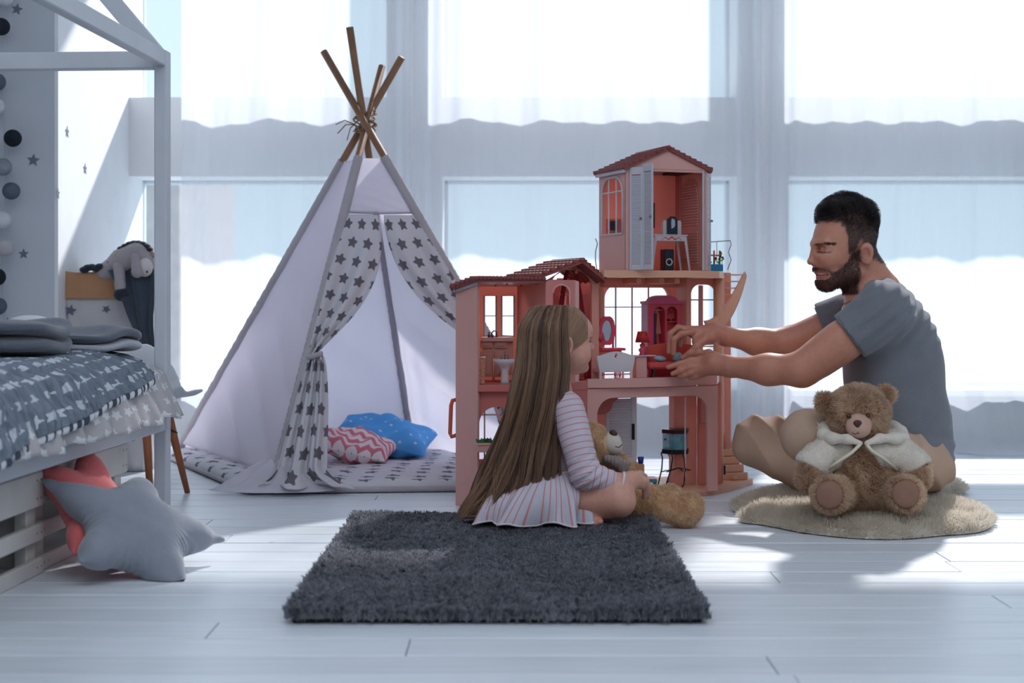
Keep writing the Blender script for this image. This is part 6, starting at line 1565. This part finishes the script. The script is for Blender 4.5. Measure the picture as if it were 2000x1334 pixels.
paint(head * (np.hypot((lx - 1602) / 13, (ly - 532.5) / 2.8) < 1), (160, 88, 82), .6); paint(head * (np.hypot((lx - 1605) / 11, (ly - 542) / 4.2) < 1), (172, 98, 92), .7); paint(head * (np.abs(ly - 537) < 1.6) * (lx < 1616), (84, 44, 42), .8)
paint(head * (np.hypot((lx - 1601) / 6, (ly - 536.0) / 1.3) < 1), (206, 190, 182), .9)
for s_ in (-1, 1):
    paint(head * (np.abs(ly - (493.0 + (lx - 1606) * .02 + 1.8 * (1 - ((lx - 1606) / 9) ** 2))) < 1.7) * (np.abs(lx - 1606) < 9) * (ldy * s_ > .008), (46, 30, 28), .9); paint(head * (np.hypot((lx - 1606) / 14, (ly - 489) / 7) < 1) * (ldy * s_ > .008), (150, 88, 72), .35)
    paint(head * (np.abs(ly - (477 - (lx - 1590) * .0 + .010 * (lx - 1608) ** 2)) < 1.9) * (lx > 1592) * (lx < 1620) * (ldy * s_ > .010), (50, 38, 36), .85)
paint(head * (np.hypot((lx - 1678) / 8, (ly - 497) / 13) < 1) * (np.abs(ldy) > .07), (160, 84, 72), .5)
px_, py_ = px_of(V)
paint((px_ < 1420) * 1.0, (188, 122, 104), .55)
mesh_obj('body', V, F, M_skin, man, True, attrs={'tint': tint})
# hair and beard strands
hm = fur_mat('man_hair', (34, 31, 34), (120, 110, 108), .12, .42, .6)
def keepf(fn):
    def k(X): return fn(*hloc(X))
    return k
def hair_keep(lx, ly, dy):
    hl = np.interp(lx, [1585, 1600, 1632, 1640, 1645, 1650, 1662, 1668, 1692, 1700, 1725], [428, 432, 436, 446, 468, 500, 500, 474, 476, 506, 516])
    e = (np.hypot((lx - 1680) / 20, (ly - 496) / 25) < 1) & (np.abs(dy) > .07)
    return np.where((ly < hl + rng.normal(0, 2.6, len(lx))) & (lx > 1575) & ~e, np.where(ly > 455, .55, 1.0), 0.)
X, N = sample_surface(V, F, 15000, 71, keepf(hair_keep)); lx, ly, dy = hloc(X)
top = np.clip((446 - ly) / 35, 0, 1); L = ((.0045 + .0175 * top) * np.clip((lx - 1585) / 30, .45, 1))[:, None]; fwd = YAW @ np.array([-1., 0, 0]); r = np.random.default_rng(5)
cl = np.stack([vnoise(X, 90, j) for j in range(3)], 1); d = N * .9 + fwd * (.9 * top)[:, None] + np.array([0, 0, .25]) * top[:, None] - np.array([0, 0, .9]) * (1 - top)[:, None] + .65 * cl + .2 * r.normal(size=N.shape); d /= np.linalg.norm(d, axis=1, keepdims=True)
strands('hair', np.stack([X - N * .001, X + N * L * .45 + d * L * .25, X + N * L * .5 + d * L * .8], 1), .00042, hm, man, np.clip(.25 + .3 * vnoise(X, 60, 8) + .25 * (ly > 452) + .2 * r.normal(size=len(X)), 0, 1), 'stuff')
def beard_keep(lx, ly, dy):
    bl = np.interp(lx, [1590, 1600, 1612, 1624, 1638, 1650, 1660, 1672], [521, 522, 527, 532, 522, 508, 492, 486]); lip = np.hypot((lx - 1603) / 15, (ly - 537) / 9) < 1
    return np.where((ly > bl) & (lx < 1670) & (ly < 574) & ~lip & (lx > 1580), 1., 0.)
X, N = sample_surface(V, F, 7000, 73, keepf(beard_keep)); L = .007 * r.uniform(.5, 1.2, (len(X), 1)); d = N * .7 + np.array([.1, 0, -.9]) + .35 * r.normal(size=N.shape); d /= np.linalg.norm(d, axis=1, keepdims=True)
strands('beard', np.stack([X - N * .0005, X + d * L * .5 + N * L * .2, X + d * L], 1), .00032, fur_mat('beard_hair', (36, 28, 28), (104, 80, 70), .1, .6), man, None, 'stuff')
def brow_keep(lx, ly, dy): return np.where((np.abs(ly - (477 - (lx - 1590) * .0 + .010 * (lx - 1608) ** 2)) < 2.3) & (lx > 1592) & (lx < 1621) & (np.abs(dy) > .010), 1., 0.)
X, N = sample_surface(V, F, 500, 75, keepf(brow_keep)); d = N * .4 + np.array([.9, 0, .05]) + .2 * r.normal(size=N.shape); d /= np.linalg.norm(d, axis=1, keepdims=True)
strands('eyebrows', np.stack([X, X + d * .004, X + d * .0075], 1), .0003, fur_mat('beard_hair', (36, 28, 28), (104, 80, 70)), man, None, 'stuff')
# T-shirt
def heather(t, base):
    f = t.noise(t.coord('Object'), 420, 2); return t.mix(t.math('MULTIPLY', f, .32), base, lin((168, 172, 180)))
M_tee = mat('grey_heather_jersey', (104, 108, 116), .92, .07, 14, .25, 260, pattern=heather, sheen=.25)
S = Body()
for px, py, a, b2, c2 in TOR: S.ell(P(px, py, YM), (a + .016, b2 + .016, c2 + .012), .06)
S.ell(P(1770, 700, YM), (.09, .14, .13), .05)
S.limb(P(1728, 600, 4.01), P(1728, 600, 4.30), .062, .062, .05); S.limb(P(1722, 584, 4.06), P(1722, 584, 4.24), .045, .045, .05)
S.limb(nS, m_(1650, 662, 3.998), .080, .071, .03); S.limb(fS, m_(1595, 634, 4.36), .076, .064, .03)
an = unit(nE - nS); af = unit(fE - fS)
S.limb(P(1664, 520, YM), P(1684, 578, YM), .058, .064, .008, 1)
ar_ = nS + an * .148; S.plane(ar_, an, .004) if False else None
S.limb(ar_, ar_ + an * .12, .066, .062, .004, 1) if False else None
hem_c = P(1776, 912, YM); S.plane(hem_c, np.array([.10, 0, -1.0]) , .006)
def tee_disp(X):
    px, py = px_of(X); d = .0030 * vnoise(X, 16, 2)
    # drag folds from the armpit to the waist, hem crumples, sleeve creases
    u = (X[:, 0] - 1.05) * .75 + (X[:, 2] - .35) * .66
    d = d + .0095 * (.5 - np.abs(np.sin(np.pi * (u * 15 + .5 * vnoise(X, 8, 4))))) * np.clip(vnoise(X, 6, 6) + .45, 0, 1) * np.clip((py - 640) / 40, 0, 1) * np.clip((900 - py) / 30, .2, 1)
    d = d + .0026 * np.sin(2 * np.pi * (X[:, 2] * 24 + .5 * X[:, 0] * 8 + .5 * vnoise(X, 9, 9))) * np.clip((py - 830) / 60, 0, 1)
    d = d + .0042 * np.sin(2 * np.pi * ((X[:, 0] * .6 - X[:, 2] * .8) * 26 + .6 * vnoise(X, 12, 1))) * np.clip((690 - py) / 60, 0, 1) * np.clip((px - 1620) / 60, 0, 1)
    return d
# sleeve ends: cut away everything past the cuff (arms only reach there)
class Shirt(Body):
    def ev(s, X, sel=None):
        d = Body.ev(s, X, sel)
        for o_, a_, L_ in ((nS, an, .118), (fS, af, .150)):
            t = (X - o_) @ a_; rr = np.linalg.norm(X - o_ - t[:, None] * a_, axis=1); reg = (rr < .088) & (t < L_ + .2) & (X[:, 0] < o_[0] - .02)
            cut = np.where(reg, t - L_, -1.0); d = np.maximum(d, cut)
            hol = np.where(reg & (t > L_ - .014), .058 - rr, -1.0); d = np.maximum(d, hol)
        return d
S.__class__ = Shirt
Vs, Fs = S.mesh(.0052, tee_disp); mesh_obj('shirt', Vs, Fs, M_tee, man, True)
# neck rib
ring = []
for th in np.linspace(0, 2 * np.pi, 40): ring.append(P(1689, 564, YM) + np.array([.056 * math.cos(th), .064 * math.sin(th), .043 * math.cos(th)]))
MB().tube(ring, .0048, 8, False).obj('neck_rib', M_tee, man, True)
for o_, a_, L_, r_ in ((nS, an, .117, .0685), (fS, af, .149, .066)):
    e1 = unit(np.cross(a_, [0, 1, 0])); e2 = np.cross(a_, e1)
    MB().tube([o_ + a_ * L_ + r_ * (math.cos(t) * e1 + math.sin(t) * e2) for t in np.linspace(0, 2 * np.pi, 36)], .0042, 7, False).obj('cuff', M_tee, man, True)
# trousers
M_kh = mat('khaki_twill', (196, 166, 144), .88, .06, 10, .25, 240)
T = Body(); T.ell(P(1785, 905, YM), (.112, .172, .088), .05); T.ell(P(1765, 880, YM), (.11, .16, .07), .05)
T.limb(P(1762, 890, 4.06), nK, .094, .070, .05); T.limb(nK, m_(1662, 936, 4.02), .068, .050, .03); T.limb(P(1762, 890, 4.27), fK, .096, .074, .05); T.limb(fK, m_(1590, 940, 4.14), .074, .050, .03)
T.limb(m_(1560, 905, 4.20), m_(1600, 945, 4.14), .052, .050, .03)
def kh_disp(X):
    px, py = px_of(X)
    d = .0030 * vnoise(X, 15, 3) + .0100 * (.5 - np.abs(np.sin(np.pi * ((X[:, 0] * .8 + X[:, 2] * .4) * 19 + .8 * vnoise(X, 7, 5))))) * np.clip(vnoise(X, 7, 8) + .4, 0, 1)
    k1 = np.exp(-((np.linalg.norm(X - (fK + np.array([.045, 0, .035])), axis=1)) / .06) ** 2); ang = np.arctan2(X[:, 2] - fK[2] + .02, X[:, 0] - fK[0] + .05)
    return d + .007 * k1 * np.sin(11 * ang)
Vt, Ft = T.mesh(.0055, kh_disp); Vt[:, 2] = np.maximum(Vt[:, 2], .012); mesh_obj('trousers', Vt, Ft, M_kh, man, True)
MB().tube([P(1828, 915, 4.05), P(1834, 922, 4.045), P(1832, 930, 4.045)], .004, 6, flat=.5).obj('pocket_tab', M_kh, man, True)

# ------------------------------------------------------------------ the girl
girl = thing('person', 'girl with very long brown hair and striped dress sitting on the charcoal rug', 'person', (.1, 3.72, .035))
YG = 3.77; GC = P(1084, 660, YG); GA = R(15); GR = rz(GA)
def g(f, s, u): return GC + GR @ np.array([f, -s, u])      # forward, towards camera side, up
def g_(px, py, Y): return P(px, py, Y)
B = Body()
B.ell(g(-.004, 0, .008), (.091, .073, .076), .03, 0, GR); B.ell(g(.046, 0, -.040), (.046, .056, .060), .03, 0, GR)
B.ell(g(.070, 0, .020), (.028, .045, .035), .03, 0, GR)
for s_ in (-1, 1):
    B.ell(g(.060, .034 * s_, -.044), (.026, .022, .024), .02, 0, GR); B.ell(g(.084, .026 * s_, -.004), (.010, .013, .008), .008, 1, GR); B.ell(g(.077, .026 * s_, -.004), (.011, .011, .010), .003, 0, GR)
    B.ell(g(.010, .074 * s_, -.016), (.0165, .008, .029), .006, 0, GR @ rz(R(-14 * s_))); B.ell(g(.012, .082 * s_, -.016), (.008, .006, .017), .003, 1, GR)
B.limb(g(.088, 0, -.004), g(.098, 0, -.024), .006, .007, .008); B.ell(g(.101, 0, -.026), (.0085, .0085, .0075), .006, 0, GR)
B.limb(g(.090, -.010, -.048), g(.090, .010, -.048), .0065, .0065, .006); B.limb(g(.089, -.009, -.057), g(.089, .009, -.057), .0065, .0065, .005); B.limb(g(.096, -.012, -.0525), g(.096, .012, -.0525), .0022, .0022, .002, 1)
B.ell(g(.076, 0, -.080), (.017, .020, .014), .014, 0, GR)
B.limb(g(-.004, 0, -.06), g_(1094, 785, 3.78), .034, .037, .02)
B.ell(g_(1085, 835, 3.78), (.066, .082, .085), .04); B.ell(g_(1062, 930, 3.78), (.078, .085, .07), .04)
gs, ge, gw = g_(1110, 800, 3.69), g_(1143, 928, 3.63), g_(1208, 942, 3.63)
B.limb(gs, ge, .034, .027, .02); B.limb(ge, gw, .027, .021, .015); B.limb(g_(1100, 798, 3.86), g_(1180, 915, 3.90), .034, .027, .02); B.limb(g_(1180, 915, 3.90), g_(1236, 930, 3.84), .026, .02, .02)
B.limb(gw, g_(1232, 938, 3.66), .021, .021, .015); B.limb(g_(1232, 938, 3.66), g_(1250, 942, 3.68), .021, .016, .015)
for i, (y0, dz) in enumerate(((-.022, 0), (-.008, .0), (.006, .002), (.02, .004))):
    a = g_(1248, 936 + i * 4, 3.665 + i * .006); B.chain([a, a + np.array([.020, .012, -.004 - .002 * i]), a + np.array([.026, .024, -.022]), a + np.array([.016, .030, -.036])], [.0076, .0072, .0066, .0058], .005)
B.chain([g_(1236, 930, 3.655), g_(1250, 926, 3.685), g_(1260, 930, 3.70)], [.010, .0085, .007], .008)
gk, ga = g_(1208, 978, 3.625), g_(1136, 1004, 3.70)
B.limb(g_(1070, 975, 3.71), gk, .054, .038, .03); B.limb(gk, ga, .037, .027, .03); B.limb(g_(1070, 975, 3.84), g_(1210, 968, 3.93), .06, .042, .03); B.limb(g_(1210, 968, 3.93), g_(1130, 1008, 3.74), .040, .026, .03)
# foot of the far leg tucked under, toes towards the camera
ft = g_(1140, 1012, 3.68); B.limb(g_(1124, 1008, 3.72), ft, .026, .020, .015); B.limb(ft, g_(1160, 1017, 3.625), .021, .013, .015)
for i in range(5): B.ell(g_(1172 - i * 7, 1021 + i * 1.2 - (i == 0) * 2, 3.612 + .003 * i), (.009 - .0006 * i, .011, .0085 - .0006 * i), .004)
V, F = B.mesh(.0032); V[:, 2] = np.maximum(V[:, 2], .03)
tint = np.tile(np.array(lin((214, 160, 140))[:3]), (len(V), 1)); Lg = (V - GC) @ GR; f_, s__, u_ = Lg[:, 0], -Lg[:, 1], Lg[:, 2]
paint(np.exp(-((f_ - .062) / .02) ** 2 - ((np.abs(s__) - .042) / .02) ** 2 - ((u_ + .042) / .018) ** 2), (212, 132, 120), .35)
paint((np.hypot((f_ - .092) / .02, (u_ + .0525) / .0095) < 1) * (np.abs(s__) < .018), (198, 112, 108), .7)
paint((np.abs(u_ + .010) < .003) * (np.abs(np.abs(s__) - .026) < .012) * (f_ > .06), (80, 58, 50), .8)
paint((np.abs(u_ - .014) < .003) * (np.abs(np.abs(s__) - .027) < .015) * (f_ > .06), (128, 96, 80), .6)
paint((np.hypot((f_ - .012) / .007, (u_ + .016) / .014) < 1) * (np.abs(s__) > .066), (186, 106, 92), .6)
px_, py_ = px_of(V); paint(((py_ > 1008) & (px_ < 1185)) * 1.0, (206, 130, 116), .4)
mesh_obj('body', V, F, M_skin, girl, True, attrs={'tint': tint})
# dress
def dstripe(t, base):
    v = t.attr('stripe'); fr = t.math('FRACT', v); a = t.mix(t.math('LESS_THAN', fr, .16), base, lin((220, 146, 146)))
    return t.mix(t.math('LESS_THAN', t.math('ABSOLUTE', t.math('SUBTRACT', fr, .08)), .03), a, lin((206, 116, 120)))
M_dr = mat('striped_jersey', (206, 198, 210), .92, .05, 14, .3, 200, pattern=dstripe, trans=.06)
D = Body(); D.ell(g_(1085, 838, 3.78), (.078, .094, .092), .04); D.ell(g_(1066, 915, 3.78), (.085, .092, .07), .04); D.limb(g_(1100, 792, 3.70), g_(1096, 792, 3.86), .040, .040, .03)
D.limb(gs, ge, .043, .038, .02); D.limb(ge, g_(1190, 940, 3.63), .038, .029, .015); D.limb(g_(1100, 798, 3.86), g_(1180, 915, 3.90), .043, .036, .02); D.limb(g_(1180, 915, 3.90), g_(1226, 928, 3.85), .035, .028, .02)
D.limb(g_(1098, 740, 3.78), g_(1094, 785, 3.78), .040, .044, .006, 1)
def dr_disp(X):
    d = .0022 * vnoise(X, 22, 3)
    t = np.clip(((X - gs) @ (ge - gs)) / ((ge - gs) @ (ge - gs)), 0, 1)
    e = np.exp(-(np.linalg.norm(X - ge, axis=1) / .055) ** 2)
    return d + .0045 * e * np.sin(2 * np.pi * ((X[:, 0] * .6 - X[:, 2]) * 42 + .5 * vnoise(X, 10, 2)))
Vd, Fd = D.mesh(.0042, dr_disp)
t1 = ((Vd - gs) @ unit(ge - gs)); d1 = np.linalg.norm(Vd - gs - np.clip(t1, 0, np.linalg.norm(ge - gs))[:, None] * unit(ge - gs), axis=1)
fe = g_(1206, 941, 3.63); t2 = ((Vd - ge) @ unit(fe - ge)); d2 = np.linalg.norm(Vd - ge - np.clip(t2, 0, .1)[:, None] * unit(fe - ge), axis=1)
st = np.where(d2 < .042, (np.linalg.norm(ge - gs) + t2) / .0165, np.where(d1 < .05, t1 / .0165, (Vd[:, 0] * 1.0 + .3 * Vd[:, 2]) / .019))
st = np.where((t2 < .012) & (d1 < .05), (t1) / .0165, st)
mesh_obj('dress', Vd, Fd, M_dr, girl, True, attrs={'stripe': st})
def skirt_g(U, V):
    th = 2 * np.pi * U; c0 = g_(1066, 925, 3.77); c1 = np.array([g_(1036, 1016, 3.72)[0], 3.725, .040])
    k = V ** .8; r0, r1 = np.array([.084, .088]), np.array([.146, .158])
    amp = .011 * V + .010 * V ** 4; fo = amp * np.sin(11 * th + 1.5 * np.sin(2 * th) + 2 * V) + .006 * V * np.sin(23 * th + 1)
    bul = .030 * np.sin(np.pi * V ** .9)
    x = c0[0] + (c1[0] - c0[0]) * k + np.sign(np.cos(th)) * np.abs(np.cos(th)) ** (1 - .4 * V) * (r0[0] + (r1[0] - r0[0]) * k + bul * .7 + fo); y = c0[1] + (c1[1] - c0[1]) * k + np.sign(np.sin(th)) * np.abs(np.sin(th)) ** (1 - .4 * V) * (r0[1] + (r1[1] - r0[1]) * k + bul * .6 + fo)
    lap = np.clip(np.cos(th - .0), 0, 1) ** 2
    z = c0[2] + .012 + (c1[2] - c0[2] - .012) * V ** 1.35 + lap * .045 * V * (1 - V) * 2 + .006 * np.sin(7 * th) * V * (1 - V) + .004 * V ** 5 * np.sin(13 * th)
    return x, y, z
sk_ = sheet('skirt', skirt_g, 260, 60, mat('striped_skirt', (204, 202, 214), .92, .05, 14, .3, 200, trans=.06, pattern=stripes_pattern((216, 138, 140), 1 / 62, .18, 0)), girl, .002, (1, 1))
hm_ = MB(); th = np.linspace(0, 1, 220); xs, ys, zs = skirt_g(th, np.ones_like(th)); hm_.tube(list(np.stack([xs, ys, zs + .002], 1)), .0026, 6, False); hm_.obj('skirt_hem', mat('hem_white', (222, 214, 218), .9), girl, True)
wb_ = MB(); xs, ys, zs = skirt_g(th, np.full_like(th, .02)); wb_.tube(list(np.stack([xs, ys, zs], 1)), .004, 6, False); wb_.obj('waist_seam', M_dr if False else mat('hem_white', (222, 214, 218)), girl, True)
cf = MB(); aa = unit(fe - ge); e1 = unit(np.cross(aa, [0, 0, 1])); e2 = np.cross(aa, e1); cf.tube([fe + aa * .012 + .0262 * (math.cos(t) * e1 + math.sin(t) * e2) for t in np.linspace(0, 2 * np.pi, 30)], .0035, 7, False); cf.obj('cuff', mat('hem_white', (222, 214, 218)), girl, True)
# long hair: an inner mass that hides the back, then strands laid over it
GLY = [590, 603, 640, 720, 800, 880, 950, 1010]
GLX = [1060, 1033, 1012, 1005, 986, 958, 932, 898]; GRX = [1108, 1111, 1110, 1114, 1106, 1093, 1084, 1050]
TK = np.array([0, .045, 1/6, 2/6, 3/6, 4/6, 5/6, 1.])
def hair_path(s, d, t, jit=0):
    """s across the fall (0 left, 1 right), d depth layer (0 nearest the camera), t along the strand"""
    yy = np.interp(t, TK, GLY)
    a = np.interp(t, TK, GLX); c = np.interp(t, TK, GRX)
    px = a + (c - a) * s; py = yy + (1 - np.abs(2 * s - 1)) * 0 - 22 * (s ** 2) * np.clip((t - .75) / .25, 0, 1)
    hu = (px - 1076) / 78.0; hv = (py - 656) / 68.0
    rad = np.sqrt(np.clip(1 - hu ** 2 * .96 - np.clip(hv, -1, 0) ** 2 * .96, .02, 1))
    ynear_head = YG - .106 * rad
    belly = np.sqrt(np.clip(1 - (2 * s - 1) ** 2 * .9, 0, 1))
    ynear_body = 3.685 - .045 * belly + .02 * (1 - s) * np.clip(t - .5, 0, 1) - .045 * np.clip((t - .62) / .38, 0, 1)
    w_ = np.clip((t - .16) / .3, 0, 1); w_ = w_ * w_ * (3 - 2 * w_)
    Y = ynear_head * (1 - w_) + ynear_body * w_ + d * (.03 + .02 * w_)
    return px, py, Y
M_ghair_in = mat('girl_hair_mass', (88, 66, 54), .6, .15, 40, stretch=(30, 30, 1))
ns, nt = 50, 60
S_, T_ = np.meshgrid(np.linspace(0.05, .95, ns), np.linspace(0.10, .80, nt), indexing='ij')
px, py, Y = hair_path(.5 + (S_ - .5) * (1 - .45 * np.clip((T_ - .55) / .25, 0, 1)), np.full_like(S_, .75), T_); Xn = np.stack([(px - 1000) * Y / FPX, Y, CAMZ + (HOR - py) * Y / FPX], -1)
Xf = Xn + np.array([0, 1, 0]) * (.035 * np.sin(np.pi * S_) ** .5)[..., None]
VV = np.concatenate([Xn.reshape(-1, 3), Xf.reshape(-1, 3)]); FF = []
i, j = np.meshgrid(np.arange(ns - 1), np.arange(nt - 1), indexing='ij'); a = (i * nt + j).ravel(); qf = np.stack([a, a + 1, a + nt + 1, a + nt], -1)
VV[:, 2] = np.maximum(VV[:, 2], .036)
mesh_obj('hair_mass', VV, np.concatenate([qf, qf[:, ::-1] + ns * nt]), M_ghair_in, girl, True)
C2 = Body(); C2.ell(g(-.004, 0, .008), (.0925, .0765, .0795), .03, 0, GR)
C2.ell(g(.085, 0, -.045), (.075, .12, .075), .01, 1, GR); C2.ell(g(.022, .09, -.026), (.034, .03, .046), .01, 1, GR)
Vc, Fc = C2.mesh(.005); mesh_obj('hair_cap', Vc, Fc, M_ghair_in, girl, True)
def hairm():
    m = bpy.data.materials.new('girl_hair'); t = NT(m); tn = t.attr('tone')
    c = t.mix(tn, lin((82, 58, 46)), lin((196, 154, 122))); b_ = t.n('BsdfPrincipled'); t.put(b_.inputs['Base Color'], c); b_.inputs['Roughness'].default_value = .38; b_.inputs['Specular IOR Level'].default_value = .6
    tr = t.n('BsdfTranslucent'); t.put(tr.inputs[0], c); mx = t.n('MixShader', ins={0: .22}); t.put(mx.inputs[1], b_.outputs[0]); t.put(mx.inputs[2], tr.outputs[0]); o = t.n('OutputMaterial'); t.put(o.inputs[0], mx.outputs[0]); return m
MH = hairm(); r = np.random.default_rng(91)
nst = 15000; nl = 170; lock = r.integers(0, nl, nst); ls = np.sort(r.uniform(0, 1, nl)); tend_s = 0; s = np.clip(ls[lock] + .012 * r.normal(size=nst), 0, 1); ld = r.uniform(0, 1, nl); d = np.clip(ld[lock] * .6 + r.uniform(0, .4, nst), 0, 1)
lw_ = r.normal(size=(nl, 3)); tend = np.clip(.90 + .07 * lw_[lock, 2] + .08 * r.random(nst) + .10 * (s < .35), .74, 1.0); k = 16; pts = []
t0 = .02 + .13 * r.random(nst) ** 2
for jj in range(k):
    t = t0 + (tend - t0) * jj / (k - 1); sp = s + .030 * lw_[lock, 0] * np.sin(5 * t + lw_[lock, 1] * 3) * t + .012 * r.normal() * 0 + .02 * np.sin(9 * t + lock) * np.clip(t - .5, 0, 1)
    px, py, Y = hair_path(np.clip(sp, -.02, 1.02), d, t); px = px + 9 * np.sin(11 * t + 2.5 * lw_[lock, 1]) * np.clip(t - .45, 0, 1) * 2 + 6 * lw_[lock, 2] * np.clip(t - .5, 0, 1)
    X = np.stack([(px - 1000) * Y / FPX, Y, CAMZ + (HOR - py) * Y / FPX], -1); X[:, 2] = np.maximum(X[:, 2], .040 + .01 * r.random(nst)); pts.append(X)
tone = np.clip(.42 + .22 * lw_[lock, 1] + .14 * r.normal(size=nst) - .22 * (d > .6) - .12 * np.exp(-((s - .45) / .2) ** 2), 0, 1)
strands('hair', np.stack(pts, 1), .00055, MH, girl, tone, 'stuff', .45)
# crown and temple hair combed back behind the ear
nst = 5200; rt = r.random(nst); pts = []; lay = r.random(nst); side = r.uniform(-1, 1, nst)
az = r.uniform(-.9, 1.0, nst)
for jj in range(12):
    t = jj / 11
    # great-arc strands from the parting/hairline back over the scalp
    ph0 = .15 + .95 * rt; f0 = np.cos(ph0) * .090; u0 = np.sin(ph0) * .085
    endf = .005 - .03 * rt; f = f0 * (1 - t) + endf * t; ss = (.010 + .066 * np.sin(np.pi / 2 * t) ** .8) * np.where(side > -.75, 1, -1) * (.5 + .5 * np.abs(side)); u = (u0 + .014) * (1 - t) + (.016 - .035 * lay) * t
    p = np.stack([f, ss, u], 1); q_ = np.sqrt((f / .094) ** 2 + (ss / .079) ** 2 + ((u - .012) / .083) ** 2); sc_ = np.where(q_ > .01, (1.0 + .03 * lay) / q_, 1)
    p = np.stack([f * sc_, ss * sc_, (u - .012) * sc_ + .012], 1); pts.append(GC + np.stack([p[:, 0], -p[:, 1], p[:, 2]], 1) @ GR.T)
strands('hair_crown', np.stack(pts, 1), .0005, MH, girl, np.clip(.62 + .22 * r.normal(size=nst), 0, 1), 'stuff', .5)
# a few loose flyaway hairs at the tail
fl_ = []
for i in range(36):
    s0 = r.uniform(0, .3); x0, y0, Y0 = hair_path(np.array([s0]), np.array([0.]), np.array([r.uniform(.68, .93)])); p0 = P(x0[0], y0[0], Y0[0]); e_ = P(r.uniform(888, 985), r.uniform(995, 1020), Y0[0] - .02); e_[2] = max(e_[2], .045)
    mid = (p0 + e_) / 2 + np.array([.012 * r.normal(), -.01, -.012 + .008 * r.normal()]); fl_.append([p0 * (1 - t) ** 2 + 2 * mid * t * (1 - t) + e_ * t * t for t in np.linspace(0, 1, 8)])
strands('hair_ends', np.array(fl_), .0006, MH, girl, np.clip(.6 + .15 * r.normal(size=36), 0, 1), 'stuff', .5)
